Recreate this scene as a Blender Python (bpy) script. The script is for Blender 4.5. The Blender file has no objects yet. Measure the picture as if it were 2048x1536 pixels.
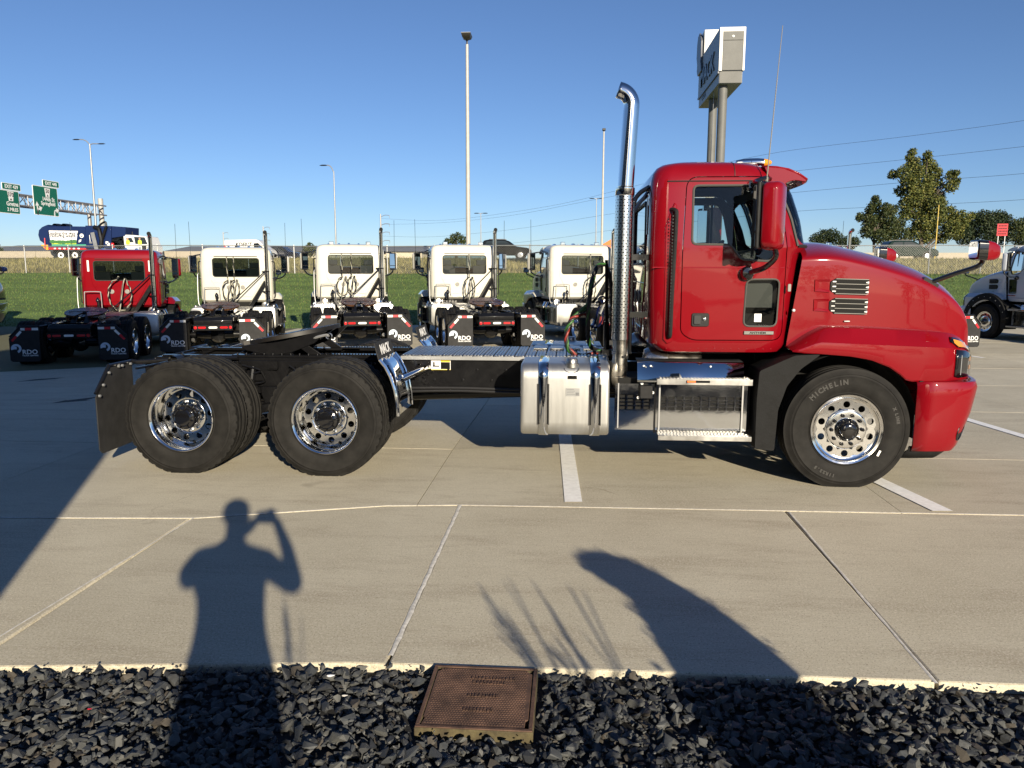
import bpy, bmesh, math, random
import numpy as np
from math import sin, cos, pi, radians, sqrt, atan2
from mathutils import Vector, Matrix
random.seed(7)
C = bpy.context.scene.collection
SC = bpy.context.scene
# ------------------------------------------------------------------ camera
CAM = np.array((3.4773, -6.6076, 1.848)); YAW, PITCH, ROLL, FPX = -0.0728, -0.1477, 0.0020, 1548.7
_f = np.array([sin(YAW)*cos(PITCH), cos(YAW)*cos(PITCH), sin(PITCH)])
_r0 = np.array([cos(YAW), -sin(YAW), 0.]); _u0 = np.cross(_r0, _f)
_r = _r0*cos(ROLL)+_u0*sin(ROLL); _u = -_r0*sin(ROLL)+_u0*cos(ROLL)
cam = bpy.data.cameras.new('camera'); cam_o = bpy.data.objects.new('camera', cam); C.objects.link(cam_o)
cam.sensor_width = 36; cam.lens = FPX/2048*36; cam.clip_end = 5000; cam.clip_start = .05
m = Matrix.Identity(4)
for i in range(3): m[i][0] = _r[i]; m[i][1] = _u[i]; m[i][2] = -_f[i]; m[i][3] = CAM[i]
cam_o.matrix_world = m; SC.camera = cam_o
# ------------------------------------------------------------------ sky, sun, exposure
SUN = Vector((0.373, -0.88, 0.296)).normalized()          # towards the sun
SUN_EL = math.asin(SUN.z); SUN_AZ = atan2(SUN.x, SUN.y)
w = bpy.data.worlds.new('World'); SC.world = w; w.use_nodes = True
nt = w.node_tree; nt.nodes.clear()
sky = nt.nodes.new('ShaderNodeTexSky'); sky.sky_type = 'NISHITA'; sky.sun_disc = False
sky.sun_elevation = SUN_EL; sky.sun_rotation = SUN_AZ; sky.altitude = 1800; sky.air_density = 1.0; sky.dust_density = .55; sky.ozone_density = 4.6
bg = nt.nodes.new('ShaderNodeBackground'); bg.inputs['Strength'].default_value = .065
out = nt.nodes.new('ShaderNodeOutputWorld')
tint = nt.nodes.new('ShaderNodeMix'); tint.data_type = 'RGBA'; tint.blend_type = 'MULTIPLY'; tint.inputs[0].default_value = 1; tint.inputs[7].default_value = (1.03, .985, 1.03, 1)
nt.links.new(sky.outputs[0], tint.inputs[6]); nt.links.new(tint.outputs[2], bg.inputs[0]); nt.links.new(bg.outputs[0], out.inputs[0])
sun = bpy.data.lights.new('sun', 'SUN'); sun.energy = 5.0; sun.angle = radians(.53); sun.color = (1, .875, .67)
sun_o = bpy.data.objects.new('sun', sun); C.objects.link(sun_o); sun_o.location = SUN*60
sun_o.rotation_euler = (-SUN).to_track_quat('-Z', 'Y').to_euler()
vs = SC.view_settings; vs.view_transform = 'Standard'; vs.look = 'None'; vs.exposure = .75; vs.gamma = 1; vs.use_curve_mapping = False
SC.cycles.max_bounces = 8; SC.cycles.transparent_max_bounces = 16; SC.cycles.caustics_reflective = False; SC.cycles.caustics_refractive = False
SC.cycles.sample_clamp_indirect = 6

def P(px, py, y):
    """point of the vertical plane at distance y seen at a place measured on the photograph"""
    d = _r*(px-1024)/FPX+_u*(768-py)/FPX+_f; t = (y-CAM[1])/d[1]; return Vector(CAM+t*d)
def L(px, py, yl):
    q = P(px, py, yl+1.22); return q.x, q.z
def G(px, py, z=0.):
    d = _r*(px-1024)/FPX+_u*(768-py)/FPX+_f; t = (z-CAM[2])/d[2]; return Vector(CAM+t*d)

# ------------------------------------------------------------------ mesh builder
SPLIT = set('mirror_arm drip_rail roof_seam wiper pressed_rib grille_bar vent_fin mirror_glass pipe_band fairing_bolt flap_bolt hanger_bolt reflective_tape red_tape panel_post deck_edge raised_tread rolled_edge battery_clamp sensor_tab air_line valve_block chord bumper_gap label_band strap_edge_strip work_lamp stack_clamp lime_stripe tail_light stem'.split())
class MB:
    def __init__(s): s.v = []; s.f = []; s.m = []
    def add(s, vs_, fs_, mi=0):
        o = len(s.v); s.v.extend([tuple(p) for p in vs_]); s.f.extend([tuple(i+o for i in f) for f in fs_]); s.m.extend([mi]*len(fs_)); return s
    def box(s, x0, x1, y0, y1, z0, z1, mi=0):
        v = [(x, y, z) for z in (z0, z1) for y in (y0, y1) for x in (x0, x1)]
        return s.add(v, [(0, 2, 3, 1), (4, 5, 7, 6), (0, 1, 5, 4), (2, 6, 7, 3), (0, 4, 6, 2), (1, 3, 7, 5)], mi)
    def obox(s, c, ax, ay, az, mi=0):
        c, ax, ay, az = map(Vector, (c, ax, ay, az))
        v = [c+ax*i+ay*j+az*k for k in (-1, 1) for j in (-1, 1) for i in (-1, 1)]
        return s.add(v, [(0, 2, 3, 1), (4, 5, 7, 6), (0, 1, 5, 4), (2, 6, 7, 3), (0, 4, 6, 2), (1, 3, 7, 5)], mi)
    def bar(s, a, b, w, h, mi=0, up=(0, 0, 1)):
        a, b = Vector(a), Vector(b); d = b-a; ln = d.length; d.normalize(); u = Vector(up)
        if abs(d.dot(u)) > .98: u = Vector((1, 0, 0))
        sd = d.cross(u).normalized(); u = sd.cross(d)
        return s.obox((a+b)/2, d*ln/2, sd*w/2, u*h/2, mi)
    def loft(s, rings, closed=True, caps=True, mi=0):
        n = len(rings[0]); v = [p for r in rings for p in r]; f = []
        for i in range(len(rings)-1):
            for j in range(n if closed else n-1):
                k = (j+1) % n; f.append((i*n+j, i*n+k, (i+1)*n+k, (i+1)*n+j))
        if caps and closed:
            f.append(tuple(range(n))[::-1]); f.append(tuple((len(rings)-1)*n+j for j in range(n)))
        return s.add(v, f, mi)
    def tube(s, path, r, n=8, mi=0, caps=True):
        path = [Vector(p) for p in path]; N = len(path); rr = r if isinstance(r, (list, tuple)) else [r]*N
        rings = []; prev = None
        for i, p in enumerate(path):
            t = (path[min(i+1, N-1)]-path[max(i-1, 0)]).normalized()
            if prev is None:
                a = Vector((0, 0, 1)) if abs(t.z) < .9 else Vector((1, 0, 0)); nrm = t.cross(a).normalized()
            else:
                nrm = prev-t*prev.dot(t)
                nrm = nrm.normalized() if nrm.length > 1e-6 else t.orthogonal().normalized()
            prev = nrm; bn = t.cross(nrm)
            rings.append([p+(nrm*cos(2*pi*k/n)+bn*sin(2*pi*k/n))*rr[i] for k in range(n)])
        return s.loft(rings, True, caps, mi)
    def prism(s, poly, axis, a, b, mi=0):
        """polygon (u,v): axis y -> (x,z); axis x -> (y,z); axis z -> (x,y)"""
        def pt(p, w_):
            return (p[0], w_, p[1]) if axis == 'y' else (w_, p[0], p[1]) if axis == 'x' else (p[0], p[1], w_)
        n = len(poly); v = [pt(p, a) for p in poly]+[pt(p, b) for p in poly]
        f = [tuple(range(n))[::-1], tuple(range(n, 2*n))]+[(i, (i+1) % n, n+(i+1) % n, n+i) for i in range(n)]
        return s.add(v, f, mi)
    def lathe(s, prof, c, axis='y', n=32, mi=0, mod=None, closed=False):
        """profile (radius, height along the axis)"""
        c = Vector(c); rings = []
        for q, (r_, h) in enumerate(prof):
            ring = []
            for k in range(n):
                a = 2*pi*k/n; rr = r_+(mod(q, k) if mod else 0)
                if axis == 'y': p = (rr*cos(a), h, rr*sin(a))
                elif axis == 'z': p = (rr*cos(a), rr*sin(a), h)
                else: p = (h, rr*cos(a), rr*sin(a))
                ring.append(c+Vector(p))
            rings.append(ring)
        if closed: rings.append(rings[0])
        return s.loft(rings, True, False, mi)
    def grid(s, g, mi=0):
        return s.loft(g, False, False, mi)
    def xform(s, M_):
        s.v = [tuple(M_ @ Vector(p)) for p in s.v]; return s
    def mesh(s, name, mats, smooth=35):
        me = bpy.data.meshes.new(name); me.from_pydata(s.v, [], s.f)
        for m_ in mats: me.materials.append(m_)
        if any(s.m): me.polygons.foreach_set('material_index', s.m)
        bm = bmesh.new(); bm.from_mesh(me); bmesh.ops.recalc_face_normals(bm, faces=bm.faces) if len(s.f) < 60000 else None; bm.to_mesh(me); bm.free()
        if smooth:
            me.polygons.foreach_set('use_smooth', [True]*len(me.polygons)); me.set_sharp_from_angle(angle=radians(smooth))
        me.update(); return me
    def islands(s):
        par = list(range(len(s.v)))
        def find(a):
            while par[a] != a: par[a] = par[par[a]]; a = par[a]
            return a
        for f in s.f:
            r_ = find(f[0])
            for i in f[1:]: par[find(i)] = r_
        g = {}
        for k, f in enumerate(s.f): g.setdefault(find(f[0]), []).append(k)
        o = []
        for fs_ in g.values():
            b = MB(); ids = {}
            for k in fs_:
                b.f.append(tuple(ids.setdefault(i, len(ids)) for i in s.f[k])); b.m.append(s.m[k])
            b.v = [s.v[i] for i in ids]; o.append(b)
        return o
    def build(s, name, mats, parent=None, smooth=35, bevel=0, seg=2, solid=0, sub=0, label=None, kind=None, off=0):
        if name in SPLIT:
            isl = s.islands()
            if len(isl) > 1:
                for b in isl:
                    d_ = dict(smooth=smooth, bevel=bevel, seg=seg, solid=solid, sub=sub, off=off); o = b._build(name, mats, parent, **d_)
                return o
        return s._build(name, mats, parent, smooth, bevel, seg, solid, sub, label, kind, off)
    def _build(s, name, mats, parent=None, smooth=35, bevel=0, seg=2, solid=0, sub=0, label=None, kind=None, off=0):
        if not isinstance(mats, (list, tuple)): mats = [mats]
        o = bpy.data.objects.new(name, s.mesh(name, mats, smooth)); C.objects.link(o)
        if parent is not None: o.parent = parent
        if solid:
            d = o.modifiers.new('solid', 'SOLIDIFY'); d.thickness = solid; d.offset = off
        if bevel:
            b = o.modifiers.new('bevel', 'BEVEL'); b.width = bevel; b.segments = seg; b.limit_method = 'ANGLE'; b.angle_limit = radians(40)
            b.harden_normals = False
        if sub:
            d = o.modifiers.new('sub', 'SUBSURF'); d.levels = sub; d.render_levels = sub
        if label: o['label'] = label
        if kind: o['kind'] = kind
        return o
def tag(o, label=None, cat=None, group=None, kind=None):
    if label: o['label'] = label
    if cat: o['category'] = cat
    if group: o['group'] = group
    if kind: o['kind'] = kind
    return o
def thing(name, label, cat, loc=(0, 0, 0), rz=0, group=None):
    o = bpy.data.objects.new(name, None); C.objects.link(o); o.location = loc; o.rotation_euler = (0, 0, rz); o.empty_display_size = .2
    return tag(o, label, cat, group)
def dup(o, parent=None, skip=(), swap=None):
    c = o.copy(); C.objects.link(c)
    if parent is not None: c.parent = parent
    if swap and o.type == 'MESH':
        for i, sl in enumerate(c.material_slots):
            if sl.material and sl.material.name in swap:
                mt = swap[sl.material.name]; sl.link = 'OBJECT'; sl.material = mt
    for ch in list(o.children):
        if ch.name.split('.')[0] in skip: continue
        dup(ch, c, skip, swap)
    return c
def rrect(x0, x1, y0, y1, r, n=5):
    """rounded rectangle polygon"""
    pts = []
    for cx, cy, a0 in ((x1-r, y1-r, 0), (x0+r, y1-r, 90), (x0+r, y0+r, 180), (x1-r, y0+r, 270)):
        for k in range(n+1):
            a = radians(a0+90*k/n); pts.append((cx+r*cos(a), cy+r*sin(a)))
    return pts
def rpoly(pts, r, n=5):
    """polygon with each corner rounded"""
    outp = []; N = len(pts)
    for i in range(N):
        p = Vector(pts[i]); a = Vector(pts[i-1])-p; b = Vector(pts[(i+1) % N])-p
        rr = min(r, a.length*.45, b.length*.45); A = p+a.normalized()*rr; B = p+b.normalized()*rr
        for k in range(n+1):
            t = k/n; q = A*(1-t)**2+p*2*t*(1-t)+B*t*t; outp.append((q.x, q.y))
    return outp
def lerp(tab, x):
    xs = [t[0] for t in tab]
    return [float(np.interp(x, xs, [t[j] for t in tab])) for j in range(1, len(tab[0]))]
def smooth_path(pts, n=6):
    """Catmull-Rom through the points"""
    pts = [Vector(p) for p in pts]; q = [pts[0]*2-pts[1]]+pts+[pts[-1]*2-pts[-2]]; o = []
    for i in range(1, len(q)-2):
        a, b, c, d = q[i-1:i+3]
        for k in range(n):
            t = k/n; o.append(.5*((2*b)+(c-a)*t+(2*a-5*b+4*c-d)*t*t+(3*b-a-3*c+d)*t**3))
    o.append(pts[-1]); return o
def boolean(base, ops_):
    """apply difference / intersection with builders; returns a new mesh"""
    tmp = []
    o = bpy.data.objects.new('tmp', base); C.objects.link(o); tmp.append(o)
    for op, me in ops_:
        c = bpy.data.objects.new('cut', me); C.objects.link(c); tmp.append(c)
        b = o.modifiers.new('b', 'BOOLEAN'); b.operation = op; b.object = c; b.solver = 'EXACT'
        c.hide_render = True
    dg = bpy.context.evaluated_depsgraph_get()
    me = bpy.data.meshes.new_from_object(o.evaluated_get(dg), preserve_all_data_layers=True, depsgraph=dg)
    for t in tmp: bpy.data.objects.remove(t)
    return me
def text_mesh(s, size, ext=.0015, align='CENTER', bold=0., shear=0., res=2, spacing=1.):
    cu = bpy.data.curves.new('txt', 'FONT'); cu.body = s; cu.size = size; cu.extrude = ext; cu.align_x = align; cu.align_y = 'CENTER'
    cu.offset = bold; cu.shear = shear; cu.resolution_u = res; cu.space_character = spacing; cu.space_line = .95
    o = bpy.data.objects.new('txt', cu); C.objects.link(o)
    dg = bpy.context.evaluated_depsgraph_get(); me = bpy.data.meshes.new_from_object(o.evaluated_get(dg))
    bpy.data.objects.remove(o); bpy.data.curves.remove(cu); return me
def lettering(name, s, size, mat, parent, o, right, up, **k):
    """raised lettering on a face: o origin, right / up directions"""
    sx = k.pop('sx', 1.)
    me = text_mesh(s, size, **k); R_ = Vector(right).normalized(); U_ = Vector(up).normalized(); N_ = R_.cross(U_)
    M_ = Matrix.Identity(4)
    for i in range(3): M_[i][0] = R_[i]*sx; M_[i][1] = U_[i]; M_[i][2] = N_[i]; M_[i][3] = o[i]
    me.transform(M_); me.materials.clear(); me.materials.append(mat); me.name = name
    ob = bpy.data.objects.new(name, me); C.objects.link(ob); ob.parent = parent; return ob
def link(name, me, parent=None, mats=None, smooth=35, bevel=0):
    if mats:
        me.materials.clear()
        for m_ in mats: me.materials.append(m_)
    if smooth:
        me.polygons.foreach_set('use_smooth', [True]*len(me.polygons)); me.set_sharp_from_angle(angle=radians(smooth))
    o = bpy.data.objects.new(name, me); C.objects.link(o); o.parent = parent
    return o

# ------------------------------------------------------------------ materials
def M(name, col, rough=.5, metal=0., coat=0., spec=.5, var=0., vs_=6., bump=0., bs=60., rvar=0., col2=None, stretch=None, emit=None, crough=.03):
    m_ = bpy.data.materials.new(name); m_.use_nodes = True; n = m_.node_tree.nodes; l = m_.node_tree.links
    p = n['Principled BSDF']; p.inputs['Base Color'].default_value = (*col, 1); p.inputs['Roughness'].default_value = rough
    p.inputs['Metallic'].default_value = metal; p.inputs['Specular IOR Level'].default_value = spec
    p.inputs['Coat Weight'].default_value = coat; p.inputs['Coat Roughness'].default_value = crough
    if emit: p.inputs['Emission Color'].default_value = (*emit[:3], 1); p.inputs['Emission Strength'].default_value = emit[3]
    if var or bump or rvar or col2:
        tc = n.new('ShaderNodeTexCoord'); src = tc.outputs['Object']
        if stretch:
            mp = n.new('ShaderNodeMapping'); mp.inputs['Scale'].default_value = stretch; l.new(src, mp.inputs[0]); src = mp.outputs[0]
        nz = n.new('ShaderNodeTexNoise'); nz.inputs['Scale'].default_value = vs_; nz.inputs['Detail'].default_value = 7; nz.inputs['Roughness'].default_value = .62
        l.new(src, nz.inputs['Vector'])
        if var or col2:
            mx = n.new('ShaderNodeMix'); mx.data_type = 'RGBA'
            a = tuple(max(0, c*(1-var)) for c in col); b = tuple(min(1, c*(1+var)) for c in (col2 or col))
            mx.inputs[6].default_value = (*a, 1); mx.inputs[7].default_value = (*b, 1)
            rp = n.new('ShaderNodeValToRGB'); rp.color_ramp.elements[0].position = .32; rp.color_ramp.elements[1].position = .68
            l.new(nz.outputs[0], rp.inputs[0]); l.new(rp.outputs[0], mx.inputs[0]); l.new(mx.outputs[2], p.inputs['Base Color'])
        if rvar:
            mr = n.new('ShaderNodeMapRange'); mr.inputs[1].default_value = .3; mr.inputs[2].default_value = .7
            mr.inputs[3].default_value = max(0, rough-rvar); mr.inputs[4].default_value = min(1, rough+rvar)
            l.new(nz.outputs[0], mr.inputs[0]); l.new(mr.outputs[0], p.inputs['Roughness'])
        if bump:
            n2 = n.new('ShaderNodeTexNoise'); n2.inputs['Scale'].default_value = bs; n2.inputs['Detail'].default_value = 5
            l.new(src, n2.inputs['Vector']); bp = n.new('ShaderNodeBump'); bp.inputs['Strength'].default_value = bump; bp.inputs['Distance'].default_value = .01
            l.new(n2.outputs[0], bp.inputs['Height']); l.new(bp.outputs[0], p.inputs['Normal'])
    return m_
def glass_mat(name, tint, refl=1.45):
    m_ = bpy.data.materials.new(name); m_.use_nodes = True; n = m_.node_tree.nodes; l = m_.node_tree.links; n.clear()
    o = n.new('ShaderNodeOutputMaterial'); t = n.new('ShaderNodeBsdfTransparent'); t.inputs[0].default_value = (*tint, 1)
    g = n.new('ShaderNodeBsdfGlossy'); g.inputs['Roughness'].default_value = .01; fr = n.new('ShaderNodeFresnel'); fr.inputs[0].default_value = refl
    mx = n.new('ShaderNodeMixShader'); l.new(fr.outputs[0], mx.inputs[0]); l.new(t.outputs[0], mx.inputs[1]); l.new(g.outputs[0], mx.inputs[2]); l.new(mx.outputs[0], o.inputs[0])
    return m_
K = {}
K['red'] = M('truck_red', (.188, .0024, .0068), .4, spec=.05, coat=1., var=.04, vs_=2)
K['white'] = M('cream_paint', (.60, .585, .51), .35, spec=.3, coat=.9, var=.04, vs_=2)
K['navy'] = M('navy_paint', (.004, .007, .032), .5, spec=0, coat=1.)
K['silver'] = M('silver_paint', (.50, .54, .60), .4, spec=.1, coat=.9)
K['chrome'] = M('chrome', (.82, .83, .84), .045, 1., rvar=.02, vs_=9)
K['steel'] = M('polished_steel', (.62, .63, .64), .06, 1., bump=.03, bs=14)
K['alu'] = M('satin_aluminium', (.42, .415, .40), .36, 1., var=.10, vs_=7, rvar=.10, bump=.06, bs=45)
K['tank'] = M('brushed_tank_aluminium', (.52, .52, .505), .40, .92, var=.035, vs_=6, rvar=.03, bump=.03, bs=40, stretch=(7, 1.2, .5))
K['rim'] = M('polished_aluminium', (.85, .85, .84), .10, 1., rvar=.05, vs_=12, bump=.025, bs=18)
K['pipe'] = M('stainless_pipe', (.62, .58, .52), .22, 1., var=.18, vs_=10, rvar=.08)
K['tyre'] = M('tyre_rubber', (.0082, .0079, .0077), .72, spec=.2, var=.2, vs_=7, col2=(.0145, .0138, .0130), bump=.10, bs=140)
K['tyremark'] = M('tyre_lettering_rubber', (.030, .029, .0275), .7)
K['frame'] = M('black_chassis_paint', (.006, .006, .0068), .35, spec=.15, coat=.4, rvar=.10, vs_=11, bump=.05, bs=30)
K['black'] = M('black_plastic', (.016, .016, .017), .55, spec=.2, var=.25, vs_=14, bump=.12, bs=160)
K['gloss'] = M('gloss_black', (.006, .006, .007), .10, coat=1.)
K['flap'] = M('rubber_flap', (.026, .026, .027), .7, spec=.2, var=.2, vs_=8, bump=.08, bs=40)
K['wing'] = M('scuffed_fender_plastic', (.0125, .0128, .0135), .65, spec=.12, var=.35, vs_=12, bump=.15, bs=90, rvar=.1)
K['dark'] = M('dark_void', (.004, .004, .004), .9)
K['trim'] = M('grey_interior_trim', (.16, .165, .17), .8, var=.1)
K['trimd'] = M('dark_interior_trim', (.028, .029, .03), .75)
K['rubber'] = M('window_rubber', (.012, .012, .012), .6)
K['grey'] = M('grey_trim', (.20, .195, .18), .45)
K['glass'] = glass_mat('window_glass', (.72, .80, .79), 1.5)
K['rglass'] = glass_mat('rear_window_glass', (.40, .43, .43), 1.5)
K['shield'] = M('slotted_chrome_shield', (.80, .80, .79), .17, 1.)
K['fifth'] = M('fifth_wheel_black', (.005, .005, .005), .5, coat=0, col2=(.012, .009, .007), var=.2, vs_=9)
K['seal'] = M('window_surround', (.075, .073, .068), .4)
K['stack'] = M('polished_stack', (.80, .81, .82), .10, 1.)
K['dglass'] = glass_mat('tinted_glass', (.16, .19, .19), 1.55)
K['amber'] = M('amber_lens', (.80, .28, .02), .12, coat=1.)
K['redlens'] = M('red_lens', (.50, .012, .015), .12, coat=1.)
K['clear'] = M('clear_lens', (.55, .57, .60), .06, metal=.6, coat=1.)
K['whitep'] = M('white_print', (.80, .80, .80), .5)
K['tapew'] = M('reflective_white', (.74, .74, .72), .4)
K['taper'] = M('reflective_red', (.52, .02, .03), .35)
K['bluegrey'] = M('logo_pale_blue', (.52, .60, .70), .5)
K['sticker'] = M('sticker_yellow', (.75, .55, .02), .5)
K['orange'] = M('orange_plastic', (.80, .16, .02), .5)
K['grease'] = M('greasy_plate', (.012, .011, .010), .3, col2=(.13, .055, .02), var=.3, vs_=9, rvar=.15, metal=.3)
K['mirror'] = M('mirror_glass', (.85, .87, .90), .02, 1.)
K['hosegreen'] = M('green_air_line', (.03, .11, .025), .45)
K['hosered'] = M('red_air_line', (.22, .025, .02), .45)
K['hoseblack'] = M('black_hose', (.01, .01, .011), .5)
K['hoseyel'] = M('pale_hose_wrap', (.34, .33, .26), .5)
K['galv'] = M('galvanised_steel', (.34, .345, .35), .45, .6, var=.12, vs_=3)
K['pole'] = M('pale_pole_paint', (.40, .385, .355), .45, var=.08)
K['bronze'] = M('bronze_fixture', (.025, .023, .018), .45)
K['shell'] = M('painted_inside', (.10, .10, .105), .8)
# =================================================================== SETTING
def concrete_mat():
    m_ = bpy.data.materials.new('broomed_concrete'); m_.use_nodes = True; n = m_.node_tree.nodes; l = m_.node_tree.links; p = n['Principled BSDF']
    tc = n.new('ShaderNodeTexCoord'); oi = n.new('ShaderNodeObjectInfo')
    def noise(sc, det=6, ro=.6, st=None):
        z = n.new('ShaderNodeTexNoise'); z.inputs['Scale'].default_value = sc; z.inputs['Detail'].default_value = det; z.inputs['Roughness'].default_value = ro
        if st:
            mp = n.new('ShaderNodeMapping'); mp.inputs['Scale'].default_value = st; l.new(tc.outputs['Object'], mp.inputs[0]); l.new(mp.outputs[0], z.inputs['Vector'])
        else: l.new(tc.outputs['Object'], z.inputs['Vector'])
        return z.outputs[0]
    def mix(f, a, b, bt='MIX'):
        x = n.new('ShaderNodeMix'); x.data_type = 'RGBA'; x.blend_type = bt
        for i, q in ((0, f), (6, a), (7, b)):
            if isinstance(q, (int, float)): x.inputs[i].default_value = q
            elif isinstance(q, tuple): x.inputs[i].default_value = (*q, 1)
            else: l.new(q, x.inputs[i])
        return x.outputs[2]
    def ramp(s, a, b):
        r_ = n.new('ShaderNodeMapRange'); r_.inputs[1].default_value = a; r_.inputs[2].default_value = b; l.new(s, r_.inputs[0]); return r_.outputs[0]
    c = mix(ramp(noise(.55, 8, .65), .35, .65), (.445, .405, .305), (.565, .525, .41))
    c = mix(ramp(noise(2.2, 8, .7, (.35, 1.6, 1)), .50, .72), c, (.36, .315, .235))            # drawn-out stains
    c = mix(ramp(noise(75, 4, .7), .48, .66), c, (.63, .58, .475))                        # sand speckle
    c = mix(ramp(noise(120, 3, .6), .56, .68), c, (.25, .22, .17)); c = mix(ramp(noise(11, 6, .75), .60, .80), c, (.36, .315, .235)); c = mix(ramp(noise(1.1, 3, .5), .70, .76), c, (.36, .325, .255))
    st = noise(6, 5, .7, (.6, 22, 1)); c = mix(ramp(st, .54, .74), c, (.35, .305, .23))      # broom lines
    vo = n.new('ShaderNodeTexVoronoi'); vo.feature = 'DISTANCE_TO_EDGE'; vo.inputs['Scale'].default_value = .33; nv = n.new('ShaderNodeTexNoise'); nv.inputs['Scale'].default_value = 2.5; nv.inputs['Detail'].default_value = 8
    l.new(tc.outputs['Object'], nv.inputs['Vector']); vm = n.new('ShaderNodeVectorMath'); vm.operation = 'MULTIPLY_ADD'; vm.inputs[1].default_value = (.55, .55, 0); l.new(nv.outputs['Color'], vm.inputs[0]); l.new(tc.outputs['Object'], vm.inputs[2]); l.new(vm.outputs[0], vo.inputs['Vector'])
    ck = n.new('ShaderNodeMapRange'); ck.inputs[1].default_value = .0012; ck.inputs[2].default_value = .0030; ck.inputs[3].default_value = 1; ck.inputs[4].default_value = 0; l.new(vo.outputs['Distance'], ck.inputs[0])
    mk = n.new('ShaderNodeMath'); mk.operation = 'MULTIPLY'; l.new(ck.outputs[0], mk.inputs[0]); l.new(ramp(noise(.45, 3, .5), .63, .72), mk.inputs[1]); c = mix(mk.outputs[0], c, (.17, .13, .09))
    hs = n.new('ShaderNodeHueSaturation'); mr = n.new('ShaderNodeMapRange'); mr.inputs[3].default_value = .91; mr.inputs[4].default_value = 1.06
    l.new(oi.outputs['Random'], mr.inputs[0]); l.new(mr.outputs[0], hs.inputs['Value']); l.new(c, hs.inputs['Color']); l.new(hs.outputs[0], p.inputs['Base Color'])
    p.inputs['Roughness'].default_value = .82; p.inputs['Specular IOR Level'].default_value = .3
    ad = n.new('ShaderNodeMath'); ad.operation = 'ADD'; l.new(noise(220, 3, .6), ad.inputs[0]); l.new(noise(14, 4, .6, (.5, 16, 1)), ad.inputs[1])
    bp = n.new('ShaderNodeBump'); bp.inputs['Strength'].default_value = .22; bp.inputs['Distance'].default_value = .006
    l.new(ad.outputs[0], bp.inputs['Height']); l.new(bp.outputs[0], p.inputs['Normal']); return m_
K['concrete'] = concrete_mat()
K['joint'] = M('dark_joint_filler', (.05, .045, .04), .9)  # dark base that shows in the gaps between slabs
K['sealant'] = M('white_joint_sealant', (.62, .60, .55), .6, var=.25, vs_=30)
K['line'] = M('white_road_paint', (.88, .88, .87), .6, var=.10, vs_=18, bump=.1, bs=120)
K['soil'] = M('dark_gravel_bed', (.012, .012, .013), .9, bump=.4, bs=60)
K['rock1'] = M('slate_stone', (.044, .048, .052), .62, var=.35, vs_=22, bump=.2, bs=70)
K['rock2'] = M('dark_slate_stone', (.028, .030, .033), .55, var=.35, vs_=22, bump=.2, bs=70)
K['rock4'] = M('brownish_stone', (.055, .048, .040), .75, var=.3, vs_=22, bump=.25, bs=70)
K['rock3'] = M('pale_slate_stone', (.068, .070, .068), .7, var=.3, vs_=22, bump=.2, bs=70)
K['lawn'] = M('mown_grass', (.052, .096, .018), .9, col2=(.098, .155, .034), var=.12, vs_=.8, stretch=(.15, 1.6, 1), bump=.5, bs=25)
K['drygrass'] = M('dry_grass', (.145, .135, .045), .9, col2=(.25, .215, .085), var=.25, vs_=.45, bump=.5, bs=12)
K['asphalt'] = M('grey_highway', (.17, .165, .155), .85, var=.1)
K['farland'] = M('far_fields', (.12, .12, .06), .9, var=.3, vs_=.02)
def drop(x): return np.interp(x, (-9, -5, -1.5, 30), (-.42, -.31, -.20, -.20))
def gz(x, y): return float(drop(x)*np.interp(y, (1.15, 10.2), (0., 1.)))
def grass_edge(x): return 21.9+.085*x
POLY = [(-60, -4.0), (-12, -2.1), (-.75, -1.32), (.70, -1.216), (2.06, -.80), (2.64, -.738), (4.42, -.70), (6.96, -.648), (60, .4)]
def pj(x): return float(np.interp(x, [a for a, _ in POLY], [b for _, b in POLY]))
def poly_top(x0, x1, ya, yb):
    """slab outline: ya, yb numbers or functions of x"""
    xs = sorted({x0, x1} | {a for a, _ in POLY if x0 < a < x1} | {a for a in (-5, .85, 1.6, 2.46, 4, 6, 12) if x0 < a < x1 and callable(ya)})
    fa = ya if callable(ya) else (lambda x: ya); fb = yb if callable(yb) else (lambda x: yb)
    return [(x, fa(x)) for x in xs]+[(x, fb(x)) for x in xs[::-1]]
def slab(parent, pts, z0=0.):
    cx = sum(p[0] for p in pts)/len(pts); cy = sum(p[1] for p in pts)/len(pts)
    mb = MB(); n = len(pts); dz = random.uniform(-.0015, .0015)
    v = [(x, y, gz(x, y)+dz) for x, y in pts]+[(x, y, gz(x, y)-.12) for x, y in pts]
    mb.add(v, [tuple(range(n)), tuple(range(n, 2*n))[::-1]]+[(i, n+i, n+(i+1) % n, (i+1) % n) for i in range(n)])
    return mb.build('slab', K['concrete'], parent, smooth=0)
lot = MB()
xs_ = [-60, -9, -5, -1.5, 60]; ys_ = [-4.4, -3.3, 1.15, 10.2, 30]
lot.grid([[(x, y, gz(x, y)-.022 if y > -3.25 else -.10) for x in xs_] for y in ys_])
lot_o = tag(lot.build('parking_lot', K['joint'], smooth=0), kind='structure')
g = .004
cols = [2.3+3.75*k for k in range(-11, 14)]
rows = [1.15, 4.2, 7.2, 10.2, 13.2, 16.2, 19.2]
for a, b in zip(cols[:-1], cols[1:]):
    rr_ = [pj]+rows+[lambda x: grass_edge(x)]
    for i in range(len(rr_)-1):
        ya, yb = rr_[i], rr_[i+1]
        fa = (lambda x, q=ya: q(x)+g) if callable(ya) else ya+g; fb = (lambda x, q=yb: q(x)) if callable(yb) else yb-g
        if a < -30 or a > 36:
            if i > 0: continue
            fb = lambda x: grass_edge(x)
        slab(lot_o, poly_top(a+g, b-g, fa, fb))
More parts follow.
